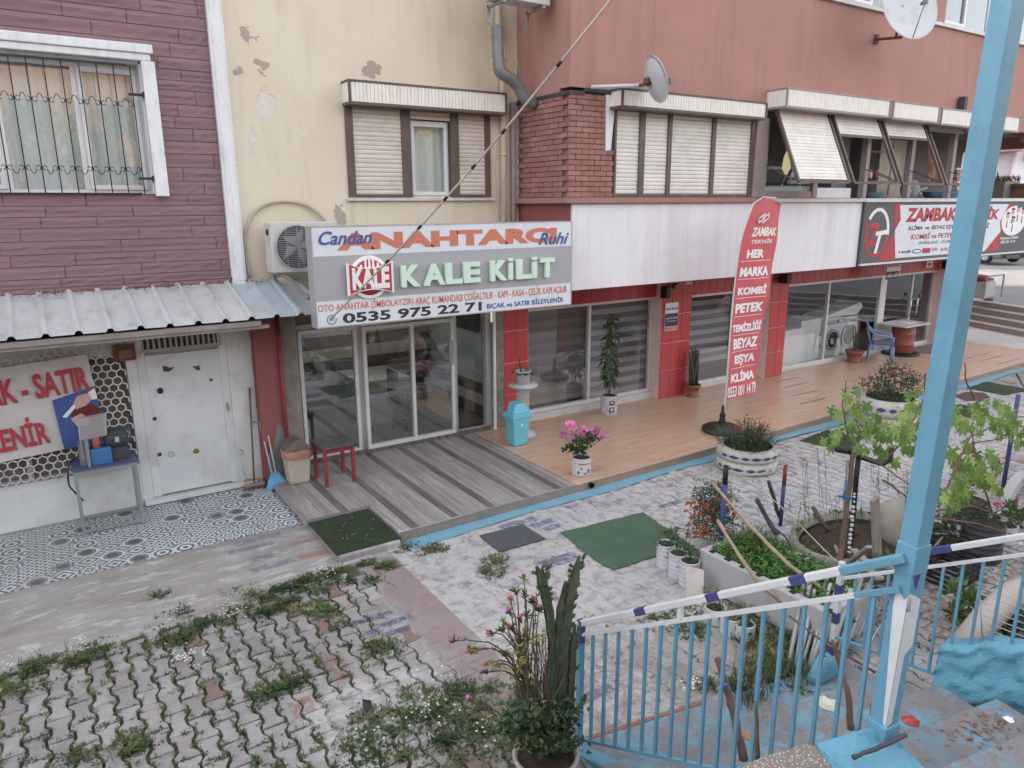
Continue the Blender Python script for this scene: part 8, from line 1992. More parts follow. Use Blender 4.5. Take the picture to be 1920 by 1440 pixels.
rot = Matrix.Rotation(math.radians(70), 4, 'X') @ Matrix.Rotation(math.radians(25), 4, 'Y'); mb.v = [tuple((rot @ Vector(v))+Vector((ms.x, 4.1, .30))) for v in mb.v]; mb.build('bowl', MAT('old_enamel', C(160, 154, 146), .7, dirt=C(110, 104, 98), ds=5, da=.6), t_)
for i, (a, b, y, w_) in enumerate((((1592, 1055), (1630, 1025), 3.5, .05), ((1600, 1030), (1640, 1070), 3.7, .07), ((1660, 1058), (1700, 1075), 3.4, .09), ((1615, 1060), (1650, 1085), 3.5, .08))):
 p, q = FY(a[0], a[1], y), FY(b[0], b[1], y-.3); mb = MB(); p.z = max(p.z, .05); q.z = max(q.z, .04); mb.beam(p, q, w_, .03); setp(mb.build('timber_offcut', M['plank'], bev=.004), ['bleached splinter of wood lying highest on the earth bed', 'grey plank half buried in the earth bed', 'broad offcut just left of the blue post', 'short board lying lowest beside the handrail'][i], 'wood scrap', 'timber scraps by the post')
for i in range(16):
 p = G(1490+16*i, U(975, 1120), .02); q = p+Vector((U(-.5, .5), U(-.4, .4), U(.02, .42))); mt_ = ('bark', 'plank', 'bamboo')[i % 3]
 stick('branch', [p, p.lerp(q, .5)+Vector((U(-.05, .05), U(-.05, .05), .02)), q], U(.008, .02), M[mt_], ('brown barky', 'grey weathered', 'pale dry')[i % 3]+' stick, '+('first second third fourth fifth sixth seventh eighth ninth tenth eleventh twelfth thirteenth fourteenth fifteenth sixteenth'.split()[i])+' from the left round the earth bed', 'branch')['group'] = 'broken sticks round the earth bed'
mb = MB()
for i in range(1100):
 p = G(U(1480, 1760), U(1000, 1240), .0)
 if 5.3 < p.x < 6.12 and 3.2 < p.y < 4.75 or p.y < 3.25: continue
 mb.leaf(p+Vector((0, 0, U(.005, .03))), (U(-1, 1), U(-1, 1), U(-.1, .4)), (0, 0, 1), U(.03, .10), U(.015, .04))
stuff(setp(mb.build('leaf_litter', MAT('bed_litter', C(112, 92, 80), .9, var=.4), origin=(7, 4, 0)), 'brown fallen leaves and peelings around the earth bed and trough', 'leaf litter'))
# pots right of the post
for i, (px, py, r, h, mt, lb) in enumerate(((1742, 1015, .22, .20, 'potwhite', 'white bowl planter just right of the blue post'), (1700, 985, .16, .20, 'potwhite', 'small planter peeking out left of the blue post behind the basin'), (1770, 1040, .16, .20, 'dkgrey', 'dark crate like pot beside the blue post'), (1812, 975, .22, .26, 'dkgrey', 'dark planter with dry soil under the lowest vine leaves'), (1835, 1045, .21, .42, 'dkgrey', 'tall ribbed grey pot with a pink geranium behind the second railing'), (1878, 1015, .14, .22, 'potwhite', 'little white pot with black spots at the right'), (1900, 990, .18, .16, 'ltgrey', 'shallow grey bowl at the right edge'))):
 c = G(px, py, 0); t_ = thing('garden_pot', tuple(c), lb, 'pot', 'mixed pots right of the post'); pot(t_, c, r, h, M[mt], [(FA, h*.5, .05, .05, 'black')] if mt == 'potwhite' else None)
 bush('foliage', t_, c+Vector((0, 0, h)), r*1.1, .10+.10*(i % 3), 70+30*(i % 3), .07, .035, M['midleaf'] if i % 2 else M['dkleaf'], 0, .3, .3)
 if i == 4:
  mb = MB();
  for k in range(40): d = rdir(0, 1); mb.leaf(c+Vector((.15, -.05, h+.18))+d*.02, d, rdir(), .04, .035)
  mb.build('flower', M['pinkflower'], t_)
cr_ = thing('plastic_crate', tuple(G(1760, 1085)), 'dark slatted plastic crate behind the second railing', 'crate'); q = G(1775, 1085)
for j in range(5):
 for (a, b) in (((-.25, -.2), (.25, -.2)), ((-.25, -.2), (-.25, .2)), ((.25, -.2), (.25, .2)), ((-.25, .2), (.25, .2))): m_ = MB(); m_.beam(q+Vector((a[0], a[1], .03+j*.055)), q+Vector((b[0], b[1], .03+j*.055)), .014, .032); m_.build('slat', M['black'], cr_)
# letter sign '- KAPI' plate on arched tyre at the right edge
t_ = thing('curved_sign', (10.0, 3.9, 0), 'pale grey arched tyre painted with - KAPI at the right edge', 'sign')
cc = FY(1900, 950, 4.1); Rr = .42; mb = MB(); ring(mb, cc.x, cc.z, .40, .52, 4.1, .12, 30, a0=-.3, a1=PI+.3)
mb.build('arch', M['ltgrey'], t_)
for k, ch_ in enumerate('-KAPI'):
 a = math.radians(104-16*k); u_ = Vector((math.sin(a), 0, -math.cos(a))); v_ = Vector((math.cos(a), 0, math.sin(a))); o2 = Vector((cc.x, 3.975, cc.z))+v_*.42
 text(ch_, t_, -.045, .045, .035 if ch_ == '-' else 0, .05 if ch_ == '-' else .08, 0, M['print_navy'], bold=.03, frame=(o2, u_, v_))
rd = thing('watermelon_ornament', tuple(FY(1862, 880, 3.9)), 'red and green painted ornament hanging in the vine', 'ornament')
q = FY(1868, 878, 3.8); mb = MB(); ring(mb, q.x-.12, q.z, .14, .17, 3.8, .02, 14, a0=-.9, a1=1.1); mb.build('red_edge', M['redpaint'], rd)
mb = MB(); q = FY(1905, 942, 3.8); mb.obox(q, (.03, 0, .02), (0, .01, 0), (-.015, 0, .06)); setp(mb.build('red_marker', M['redpaint']), 'short red painted peg at the right edge below the arched sign', 'peg')
# ---------------------------------------------------------------- blue stairs and their walls
bluec = MAT('worn_blue_concrete', C(98, 160, 190, 1.0), .75, var=.12, vs=3, bump=.7, bs=22, dirt=C(126, 122, 124), ds=2.2, da=.9)
blues = MAT('bright_blue_masonry', C(92, 164, 196, 1.05), .6, var=.12, vs=2, bump=1.0, bs=34, chip=(C(96, 110, 116), 7, .70), streak=(C(70, 120, 146), .5), dirt=C(76, 130, 156), ds=3, da=.5)
def stair_mat():
 t = NT('stair_concrete'); p = t.pos()
 c = t.mix(t.ramp(t.noise(p, 3.4, 8, .76), .47, .57), C(128, 124, 126, 1), C(100, 158, 186, 1))
 c = t.mix(t.math('MULTIPLY', t.ramp(t.noise(p, 26, 5, .7), .45, .6), .55), c, C(138, 134, 136, 1))
 c = t.mix(t.math('MULTIPLY', t.ramp(t.noise(t.mapping(p, loc=(4, 4, 4)), 1.5, 4), .5, .66), .5), c, C(110, 100, 98, 1))
 t.bsdf(c, .85, 0, t.bump(t.noise(p, 60, 4, .7), .7, .01)); return t.m
smat = stair_mat()
stairs = struct(thing('stairs', (4.1, 2.4, 0), None, None))
e0 = Vector((2.80, 3.58, 0)); e1 = Vector((5.30, 3.12, 0)); ed = (e1-e0).normalized(); back = Vector((ed.y, -ed.x, 0))
if back.y > 0: back = -back
nst = 8; TR = .42
for i in range(nst):
 z1_ = .03+.165*i if i else .03; o = e0+back*(TR*i); q = e1+back*(TR*i)+ed*.1
 mb = MB(); dep = TR+.02 if i < nst-1 else 1.0
 vs = [Vector((o.x, o.y, 0))+ed*(-.0), q];
 top = [Vector((o.x, o.y, z1_)), Vector((q.x, q.y, z1_)), Vector((q.x, q.y, z1_))+back*dep, Vector((o.x, o.y, z1_))+back*dep]
 mb.prism(top, (0, 0, -.35)); mb.build('step', smat, stairs, bev=.015)
mb = MB(); mb.beam(e0+Vector((-.02, .02, .012)), e0+ed*1.2+Vector((0, .02, .012)), .035, .03); mb.build('terracotta_edge', M['terracotta'], stairs)
# left cheek wall below the first railing
lc = thing('stair_wall', (3.0, 2.4, 0), 'blue painted cheek wall under the near railing, terrazzo topped at its upper end', 'wall')
F0 = Vector((2.86, 3.56, 0)); F1 = Vector((3.22, 1.62, 0)); fd = (F1-F0).normalized(); fs_ = Vector((fd.y, -fd.x, 0))
if fs_.x > 0: fs_ = -fs_
mb = MB();
for a, b, za, zb, w_ in ((0, 1.3, .02, .30, .10), ):
 P0 = F0+fd*a; P1 = F0+fd*b
 mb.add([P0+fs_*w_+Vector((0, 0, -.3)), P0-fs_*.02+Vector((0, 0, -.3)), P1-fs_*.02+Vector((0, 0, -.3)), P1+fs_*w_+Vector((0, 0, -.3)), P0+fs_*w_+Vector((0, 0, za)), P0-fs_*.02+Vector((0, 0, za)), P1-fs_*.02+Vector((0, 0, zb)), P1+fs_*w_+Vector((0, 0, zb))], [(0, 1, 2, 3), (4, 7, 6, 5), (0, 4, 5, 1), (1, 5, 6, 2), (2, 6, 7, 3), (3, 7, 4, 0)])
mb.build('lower_cheek', bluec, lc, bev=.02)
def slab(pts, z_drop, mat, nm, bev=.02):
 mb = MB(); n = len(pts); ar = sum(pts[i].x*pts[(i+1) % n].y-pts[(i+1) % n].x*pts[i].y for i in range(n))
 if ar < 0: pts = pts[::-1]
 mb.prism(pts, (0, 0, -z_drop)); return mb.build(nm, mat, lc, bev=bev)
terr = NT('terrazzo'); p_ = terr.pos(); vo = terr.n('ShaderNodeTexVoronoi'); terr.l(p_, vo.inputs[0]); vo.inputs['Scale'].default_value = 75
tc = terr.mix(terr.ramp(vo.outputs['Distance'], .36, .30), C(124, 114, 108), C(188, 182, 176)); vo2 = terr.n('ShaderNodeTexVoronoi'); terr.l(p_, vo2.inputs[0]); vo2.inputs['Scale'].default_value = 160
tc = terr.mix(terr.ramp(vo2.outputs['Distance'], .30, .24), tc, C(96, 90, 88)); terr.bsdf(tc, .6, 0, terr.bump(vo.outputs['Distance'], .3, .004))
gp = lambda x, y, z: G(x, y, z)
slab([gp(1371, 1441, 1.27), gp(1440, 1412, 1.29), gp(1510, 1392, 1.31), gp(1526, 1394, 1.31), gp(1566, 1440, 1.30), gp(1590, 1490, 1.27), gp(1560, 1560, 1.2), gp(1300, 1560, 1.2)], .5, terr.m, 'terrazzo_slab', .015)
slab([gp(1527, 1390, 1.315), gp(1600, 1368, 1.33), gp(1632, 1358, 1.34), gp(1652, 1366, 1.32), gp(1694, 1382, 1.30), gp(1698, 1398, 1.27), gp(1742, 1442, 1.22), gp(1800, 1540, 1.1), gp(1640, 1560, 1.2), gp(1590, 1488, 1.28), gp(1566, 1440, 1.31)], .6, blues, 'blue_coping', .03)
mb = MB(); q = gp(1395, 1600, 1.1)
mb.box(2.3, 3.05, .6, 1.55, .2, 1.0); mb.build('core', bluec, lc)
stick('rusty_rod', [gp(1600, 1420, 1.34), gp(1640, 1405, 1.345), gp(1698, 1378, 1.345)], .012, M['dkgrey'], 'dark twisted rod lying on the blue coping at the foot of the post', 'rod', 6)
# ---------------------------------------------------------------- big blue post and near railing
pb = Vector((3.22, 1.62, 1.24)); post = thing('blue_post', tuple(pb), 'tall square sky blue steel post with white and navy brush marks below', 'post')
ang = math.radians(-7.3)
hw_ = .046
def qx(x, y): return Vector((pb.x+x*math.cos(ang)-y*math.sin(ang), pb.y+x*math.sin(ang)+y*math.cos(ang), 0))
# keep the post's small lean: top seen at (1890, 0), foot at (1655, 1370)
tp = Vector((3.45, 1.62, 4.75)); pd = (tp-pb)
def PC(z, r=hw_):
 c = pb+pd*((z-pb.z)/pd.z); out = []
 for x, y in ((-r, -r), (r, -r), (r, r), (-r, r)): o = qx(x, y)-Vector((pb.x, pb.y, 0)); out.append(Vector((c.x+o.x, c.y+o.y, z)))
 return out
def psec(z0, z1, r, mat, nm, bev=.004):
 m_ = MB(); a, b = PC(z0, r), PC(z1, r); m_.add(a+b, [(3, 2, 1, 0), (4, 5, 6, 7), (0, 1, 5, 4), (1, 2, 6, 5), (2, 3, 7, 6), (3, 0, 4, 7)]); return m_.build(nm, mat, post, bev=bev)
psec(1.24, 4.9, hw_, M['skyblue'], 'shaft'); psec(2.16, 2.30, hw_+.006, M['skyblue'], 'collar'); psec(1.24, 1.36, hw_+.010, M['skyblue'], 'foot', .008)
def brush(face, pts, mat, nm):
 """painted patch on a face of the post: pts (across 0..1, z)"""
 m_ = MB(); vs = []
 for u_, z in pts:
  c4 = PC(z, hw_+.0015); a, b = c4[face], c4[(face+1) % 4]; vs.append(a.lerp(b, u_))
 n_ = (PC(1.5)[(face+1) % 4]-PC(1.5)[face]).cross(Vector((0, 0, 1))).normalized()
 m_.prism(vs, -n_*.001); return m_.build(nm, mat, post, bev=0)
brush(3, [(.97, 1.36), (.97, 2.06), (.80, 2.03), (.30, 2.08), (.28, 1.98), (.45, 1.78), (.62, 1.60), (.80, 1.38)][::-1], M['white_paint'], 'white_brush')
brush(0, [(.03, 1.36), (.40, 1.38), (.48, 1.74), (.97, 1.78), (.97, 2.02), (.50, 2.05), (.03, 2.07)], M['white_paint'], 'white_brush')
brush(0, [(.10, 2.25), (.20, 2.13), (.45, 2.08), (.62, 2.14), (.70, 2.25)], M['navy'], 'navy_brush'); brush(0, [(.0, 1.98), (.35, 1.97), (.18, 2.06)], M['navy'], 'navy_brush')
rail = thing('railing', (3.05, 2.6, 0), 'near sky blue railing with a white handrail banded navy, running down from the blue post', 'railing')
def rp(t_, z): q = F0.lerp(F1, t_); return Vector((q.x, q.y, z))
ztop_ = lambda t_: 1.01+1.23*t_; zmid = lambda t_: .92+1.16*t_
def zbot(t_): return .07+.79*t_ if t_ < .55 else .505+1.25*(t_-.55)
mb = MB(); mb.beam(rp(-.01, ztop_(-.01)), rp(.86, ztop_(.86)), .042, .042); mb.build('handrail', M['white_paint'], rail, bev=.006)
mb = MB(); mb.beam(rp(.86, ztop_(.86)), rp(1.0, ztop_(1.0)), .044, .044); mb.build('handrail_end', M['skyblue'], rail, bev=.006)
for a, b in ((.235, .275), (.49, .53), (.735, .775)): m_ = MB(); m_.beam(rp(a, ztop_(a)), rp(b, ztop_(b)), .0445, .0445); m_.build('navy_band', M['navy'], rail)
mb = MB(); mb.beam(rp(0, zmid(0)), rp(.9, zmid(.9)), .028, .022); mb.build('second_rail', M['white_paint'], rail); mb = MB(); mb.beam(rp(.9, zmid(.9)), rp(1, zmid(1)), .030, .024); mb.build('second_rail', M['skyblue'], rail)
mb = MB(); mb.beam(rp(0, zbot(0)), rp(.55, zbot(.55)), .026, .022); mb.beam(rp(.55, zbot(.55)), rp(1, zbot(1)), .026, .022); mb.build('bottom_rail', M['skyblue'], rail)
mb = MB(); mb.beam(rp(.40, zmid(.4)), rp(.40, ztop_(.4)), .03, .03); mb.build('spacer', M['white_paint'], rail)
mb = MB(); mb.beam(rp(0, -.05), rp(0, 1.03), .042, .042, up=(1, 0, 0)); mb.build('end_post', M['skyblue'], rail, bev=.004)
mb = MB(); mb.beam(rp(0, .86), rp(0, 1.035), .0435, .0435, up=(1, 0, 0)); mb.build('navy_band', M['navy'], rail)
nbal = 17
for i in range(1, nbal+1):
 t_ = i/(nbal+1.0); m_ = MB(); m_.beam(rp(t_, zbot(t_)), rp(t_, zmid(t_)), .019, .019, up=(1, 0, 0)); m_.build('baluster', M['skyblue'], rail)
# far railing on the other side of the stairs, with rough blue wall
rail2 = thing('railing', (5.35, 2.3, 0), 'far sky blue railing with white handrail, ending at a white and navy pole', 'railing')
S0 = Vector((5.24, 3.13, 0)); S1 = Vector((5.62, 1.10, 0))
def r2(t_, z): q = S0.lerp(S1, t_); return Vector((q.x, q.y, z))
z2t = lambda t_: 1.13+.82*t_-.12; z2m = lambda t_: .83+1.13*t_; z2b = lambda t_: max(.28, .02+.98*t_)
mb = MB(); mb.beam(r2(.25, 1.24), r2(1, 1.24+.62*1.42), .042, .042); mb.build('handrail', M['white_paint'], rail2, bev=.006)
m_ = MB(); m_.beam(r2(.30, 1.24+.05*1.17), r2(.37, 1.24+.12*1.17), .046, .046); m_.build('navy_band', M['navy'], rail2)
mb = MB(); mb.beam(r2(0, z2m(0)), r2(1, z2m(1)), .026, .022); mb.build('second_rail', M['white_paint'], rail2)
mb = MB(); mb.beam(r2(0, .29), r2(.40, .33), .024, .022); mb.build('bottom_rail', M['skyblue'], rail2)
mb = MB(); mb.beam(r2(0, -.03), r2(0, .98), .045, .045, up=(1, 0, 0)); p_st = mb.build('end_post', M['white_paint'], rail2, bev=.004)
for a, b in ((.12, .24), (.42, .52), (.68, .78)): m_ = MB(); m_.beam(r2(0, a), r2(0, b), .047, .047, up=(1, 0, 0)); m_.build('navy_band', M['navy'], p_st)
for i in range(1, 17):
 t_ = i/17; zb = .30+.1*t_ if t_ < .40 else .66+.0*t_; m_ = MB(); m_.beam(r2(t_, zb if t_ < .4 else .60+.16*(t_-.4)), r2(t_, z2m(t_)), .018, .018, up=(1, 0, 0)); m_.build('baluster', M['skyblue'], rail2)
cabt = FY(1915, 1020, 1.95); mb = MB(); mb.lathe([(0, -.02), (.03, 0), (0, .02)], cabt, 8); setp(mb.build('wire_knot', M['ltgrey']), 'knot of wire twisted round the far handrail at the right edge', 'wire')
sw = thing('stair_wall', (5.5, 1.8, 0), 'lumpy bright blue painted rubble wall carrying the far railing', 'wall')
mb = MB(); nx, nz = 60, 26; base = [(.40, 0), (1.25, 0)]; vs = []
def wallpt(u_, v_, side):
 t_ = .385+u_*.95; ztop2 = .66+.12*min(1, u_*4)-.0*u_+.16*u_;
 if u_ < .12: ztop2 = .60+.10*u_/.12
 ins = .10*(1-v_)
 q = S0.lerp(S1, t_); off = Vector((S1.y-S0.y, -(S1.x-S0.x), 0)).normalized()  # towards the stairs or away
 if off.x > 0: off = -off
 w_ = (.08+.12*(1-v_)) if side else -.12
 k_ = Vector((u_*7, v_*5, side*3.0)); n1 = noise.noise(k_)*.016+noise.noise(k_*3.1)*.012+noise.noise(k_*9)*.010; n1 += .024*(noise.noise(k_*1.7+Vector((9, 9, 9))) > .1)
 j = off*n1+Vector((U(-.004, .004), U(-.004, .004), U(-.004, .004)))
 return Vector((q.x, q.y, -.05+(ztop2+.05)*v_))+off*w_+j
for side in (1, 0):
 for j in range(nz+1):
  for i in range(nx+1): vs.append(wallpt(i/nx, j/nz, side))
m = (nx+1)*(nz+1); fs = []
for j in range(nz):
 for i in range(nx): a = j*(nx+1)+i; fs += [(a, a+1, a+nx+2, a+nx+1), (m+a, m+a+nx+1, m+a+nx+2, m+a+1)]
for i in range(nx): a = nz*(nx+1)+i; fs.append((a, a+1, m+a+1, m+a))
for j in range(nz): a = j*(nx+1); fs.append((a, a+nx+1, m+a+nx+1, m+a))
mb.sm = True; mb.add(vs, fs); mb.build('rubble', blues, sw)
mb = MB(); q = G(1640, 1275, .10)
vs = [];
for rx, cx_, cy_, cz_, nm in ((.085, 5.02, 3.06, .08, 'boulder'), ):
 mb.lathe([(0, -.1), (rx*1.2, -.08), (rx*1.3, 0), (rx, .09), (rx*.5, .14), (0, .15)], (cx_, cy_, cz_), 12, sx=1.6, sy=.8)
mb.v = [(a+U(-.02, .02), b+U(-.02, .02), c_+U(-.01, .01)) for a, b, c_ in mb.v]; setp(mb.build('painted_stone', blues), 'blue painted stone at the bottom of the stairs by the white and navy pole', 'stone')
# ---------------------------------------------------------------- litter on the stairs, sticks
def onstair(px, py):
 for i in range(nst-1, -1, -1):
  z1_ = .03+.165*i; q = G(px, py, z1_); s_ = (q-e0).dot(back)
  if s_ >= TR*i-.001: return Vector((q.x, q.y, z1_+.004))
 return G(px, py, .03)
def crumple(name, px, py, R, mat, label, cat='litter', h=.5):
 q = onstair(px, py); mb = MB(); n = 10; vs = [q+Vector((0, 0, R*h))]
 for k in range(n): a = 2*PI*k/n; r = R*U(.6, 1.1); vs.append(q+Vector((math.cos(a)*r*.6, math.sin(a)*r*.6, R*h*U(.5, 1))))
 for k in range(n): a = 2*PI*k/n; r = R*U(.8, 1.2); vs.append(q+Vector((math.cos(a)*r, math.sin(a)*r, 0)))
 fs = [(0, 1+k, 1+(k+1) % n) for k in range(n)]+[(1+k, 1+n+k, 1+n+(k+1) % n, 1+(k+1) % n) for k in range(n)]; mb.add(vs, fs); return setp(mb.build(name, mat, origin=q), label, cat)
crumple('crumpled_paper', 1553, 1322, .085, MAT('pale_yellow_paper', C(206, 208, 180), .7), 'crumpled pale yellow paper on the blue step')
crumple('red_wrapper', 1708, 1352, .055, MAT('red_wrap', C(190, 50, 60), .3), 'shiny red wrapper lying on the stairs right of the post')
crumple('dry_leaf', 1400, 1380, .04, MAT('orange_leaf', C(176, 130, 96), .8), 'curled brown leaf on the lower blue step behind the balusters', 'leaf')
crumple('white_tissue', 1892, 1350, .035, M['print_white'], 'small square white scrap on the dirty step at the right edge', 'litter', .3)
mb = MB()
for i in range(70):
 q = onstair(1840+rr.gauss(0, 40), 1370+rr.gauss(0, 14)); mb.leaf(q, (U(-1, 1), U(-1, 1), .15), (0, 0, 1), U(.02, .07), U(.01, .03))
for i in range(50):
 q = onstair(U(1400, 1900), U(1290, 1430)); mb.leaf(q, (U(-1, 1), U(-1, 1), .1), (0, 0, 1), U(.01, .03), U(.005, .015))
stuff(setp(mb.build('leaf_litter', MAT('brown_litter', C(140, 112, 96), .9, var=.3), origin=(4, 2, 0)), 'dry brown leaves and dirt gathered on the blue steps', 'leaf litter'))
def rstick(p0, p1, r, label, mid=None, z0=None):
 pts = [p0]+([mid] if mid else [])+[p1]; return stick('stick', pts, r, M['bark'], label)
qa = rp(.50, 0)
stick('stick', [FY(1395, 1425, 2.35), FY(1375, 1330, 2.45), FY(1362, 1290, 2.5), FY(1345, 1235, 2.55)], (.028, .020), M['bark'], 'stout brown stick tied to the near railing, leftmost of the garden sticks')
stick('stick', [FY(1420, 1425, 2.2), FY(1419, 1370, 2.2), FY(1417, 1316, 2.2)], (.017, .008), M['bark'], 'thin pointed stick standing just right of the stout brown stick')
stick('stick', [FY(1596, 1368, 1.95), FY(1590, 1300, 2.0), FY(1578, 1260, 2.05), FY(1560, 1200, 2.1)], (.022, .010), M['bark'], 'forked brown branch rising behind the railing near the post')
stick('stick', [FY(1632, 1358, 1.95), FY(1645, 1300, 2.1), FY(1655, 1255, 2.2)], (.018, .014), M['bark'], 'brown stick leaning close to the left side of the blue post')
cable('tie', [FY(1355, 1290, 2.48), FY(1362, 1283, 2.44), FY(1366, 1295, 2.46)], .008, MAT('blue_cloth', C(84, 116, 176), .8), 'blue cloth tie round the stout stick', 'string')
# bundle of pale posts leaning behind the railing
bd = thing('pipe_bundle', (5.0, 3.5, 0), 'bundle of pale grey pipes and sticks leaning on the herb trough behind the railing', 'bundle')
for i in range(13):
 a = G(1478+i*9+U(-6, 6), 1262-i*1.5+U(-14, 8), 0.0); b = G(1510+i*11+U(-8, 8), 1108-i*1.2+U(-22, 12), .42+U(0, .12)); m_ = MB(); m_.tube([a, b], U(.012, .022), 7); m_.build('pipe', M['ltgrey'] if i % 3 else M['galv'], bd)
cable('dead_vine', [G(1480, 1155, .45), G(1540, 1200, .5), G(1580, 1225, .4), G(1640, 1260, .2)], .010, M['bark'], 'dead brown vine shoot trailing across the pipe bundle', 'branch')
# items beyond the far railing: barrel, wire rack, pipe elbow
mb = MB(); a = FY(1790, 1205, 2.9); pts = [G(1800, 1215, .10), G(1850, 1160, .25), G(1895, 1118, .35), G(1925, 1105, .4)]; mb.tube(pts, [.10, .12, .12, .12], 14); setp(mb.build('clay_pipe', MAT('pale_pipe', C(176, 166, 160), .8, var=.12, dirt=C(140, 130, 122), ds=4, da=.5)), 'thick pale drain pipe lying beyond the far railing', 'pipe')
wr = thing('wire_rack', (6.2, 2.3, 0), 'white wire shelf rack leaning behind the far railing at the right edge', 'rack')
A0, A1, B0, B1 = FY(1836, 1100, 2.3), FY(1950, 1140, 2.3), FY(1842, 1200, 2.3), FY(1955, 1245, 2.3)
for i in range(9):
 m_ = MB(); m_.tube([A0.lerp(B0, i/8), A1.lerp(B1, i/8)], .004, 5); m_.build('wire', M['white_paint'], wr)
m_ = MB(); m_.tube([A0, B0], .006, 6); m_.tube([A1, B1], .006, 6); m_.build('frame', M['white_paint'], wr)
fan = thing('fan_guard', (5.6, 3.0, 0), 'old round wire fan guard lying behind the far railing left of the post', 'fan guard'); fc = FY(1665, 1210, 2.75); m_ = MB()
for i in range(28): a = 2*PI*i/28; m_.tube([fc+Vector((.03*math.cos(a), 0, .03*math.sin(a))), fc+Vector((.2*math.cos(a), .04, .2*math.sin(a)))], .0022, 3, caps=False)
ring(m_, fc.x, fc.z, .196, .204, fc.y+.04, .006, 28); m_.build('wires', M['ltgrey'], fan)
for i, (px, py, r) in enumerate(((1600, 1305, .10), (1700, 1270, .12), (1885, 1150, .10))):
 pass
mb = MB()
for i in range(900):
 q = G(U(1740, 1930), U(1050, 1200));
 if rr.random() < .5: mb.leaf(q+Vector((0, 0, .006)), (U(-1, 1), U(-1, 1), .1), (0, 0, 1), U(.02, .08), U(.01, .03))
stuff(setp(mb.build('leaf_litter', MAT('brown_litter2', C(150, 122, 104), .9, var=.3), origin=(7, 3, 0)), 'dead leaves strewn on the paving beyond the far railing', 'leaf litter'))
t_ = thing('garden_plant', tuple(G(1815, 1170)), 'low broad leaved green plant beyond the far railing', 'plant'); bush('foliage', t_, G(1812, 1165), .22, .25, 90, .14, .06, M['midleaf'], 0, .3, .2)
t_ = thing('garden_plant', tuple(G(1905, 1215)), 'dark leafy plant behind the wire rack at the right edge', 'plant'); bush('foliage', t_, G(1900, 1190), .30, .25, 140, .14, .06, M['dkleaf'], 0, .3, .2)
# ---------------------------------------------------------------- big pot with cactus and desert rose, foreground
cp = Vector((2.42, 3.36, 0)); t_ = thing('plant_pot', tuple(cp), 'big pale bucket with a black spot holding the tall cactus', 'pot')
q = G(1020, 1500, 0)
mb = MB(); mb.lathe([(0, 0), (.17, 0), (.215, .27), (.225, .275), (.225, .30), (.20, .30), (.19, .26), (0, .26)], cp, 30, close=False); mb.build('bucket', MAT('bucket_cream', C(176, 170, 168, 1), .7, var=.1, dirt=C(136, 126, 120), ds=5, da=.5), t_)
mb = MB(); d_ = (CAM-cp); d_.z = 0; d_.normalize(); s2 = Vector((-d_.y, d_.x, 0)); cq = cp+d_*.205+Vector((0, 0, .20))+s2*-.02
mb.prism([cq+s2*(.035*math.cos(a))+Vector((0, 0, .022*math.sin(a)))+d_*.004 for a in [i*PI/6 for i in range(12)]], -d_*.01); mb.build('black_spot', M['black'], t_)
mb = MB(); mb.lathe([(0, .27), (.20, .265)], cp, 20, close=False); mb.build('soil', M['soil'], t_)
cac = thing('cactus', (cp.x+.05, cp.y, .34), 'tall dark green ridged cactus beside the end of the near railing', 'cactus')
def YPt(px, py, dy=0.0): return FY(px, py, cp.y+dy)
def cact(pts, r, buds=0, name='stem'):
 P = [YPt(*p) for p in pts]; out = [P[0]]
 for a, b in zip(P, P[1:]):
  for k in range(1, 5): out.append(a.lerp(b, k/4))
 m = len(out); mb = MB(); n = 10; vs = []
 for i, p in enumerate(out):
  u_ = i/(m-1); R = r*(1 if u_ < .75 else 1-(u_-.75)/.25*.75)*(1+.08*math.sin(i*2.2))
  for k in range(n):
   a = 2*PI*k/n; rr_k = R*(1.3 if k % 2 == 0 else .6); vs.append(p+Vector((math.cos(a)*rr_k*1.1, math.sin(a)*rr_k*.7, 0)))
 fs = [(i*n+k, i*n+(k+1) % n, (i+1)*n+(k+1) % n, (i+1)*n+k) for i in range(m-1) for k in range(n)]+[tuple((m-1)*n+k for k in range(n))]
 mb.add(vs, fs); s_ = mb.build(name, M['cactus'], cac)
 for i in range(buds):
  u_ = U(.25, .98); p = out[int(u_*(m-1))]; sd_ = rr.choice((-1, 1, 1)); b0 = p+Vector((sd_*r*.9, 0, 0)); L_ = U(.025, .06); b1 = b0+Vector((sd_*L_*.8, U(-.01, .01), L_*.7)); m_ = MB(); m_.tube([b0, b0.lerp(b1, .6), b1], [.005, .014, .004], 5); m_.build('bud', M['cactus'], s_)
cact([(1050, 1385), (1052, 1300), (1058, 1200), (1066, 1130), (1078, 1080), (1086, 1042)], .034, 40)
cact([(1040, 1385), (1040, 1300), (1036, 1200), (1030, 1150), (1022, 1110), (1012, 1075), (1006, 1062)], .026, 8)
cact([(1045, 1370), (1046, 1250), (1048, 1180), (1052, 1140), (1060, 1090)], .024, 6)
cact([(1036, 1200), (1028, 1140), (1020, 1095), (1017, 1064)], .018, 2)
cact([(1030, 1380), (1028, 1280), (1038, 1210)], .028, 4)
cact([(1062, 1380), (1070, 1300), (1074, 1220), (1078, 1170)], .024, 14)
cact([(1078, 1330), (1092, 1320), (1098, 1300)], .016, 0, 'dry_stem')
des = thing('flowering_shrub', (cp.x-.05, cp.y, .34), 'spindly shrub with arching stems and pink flowers left of the cactus', 'shrub')
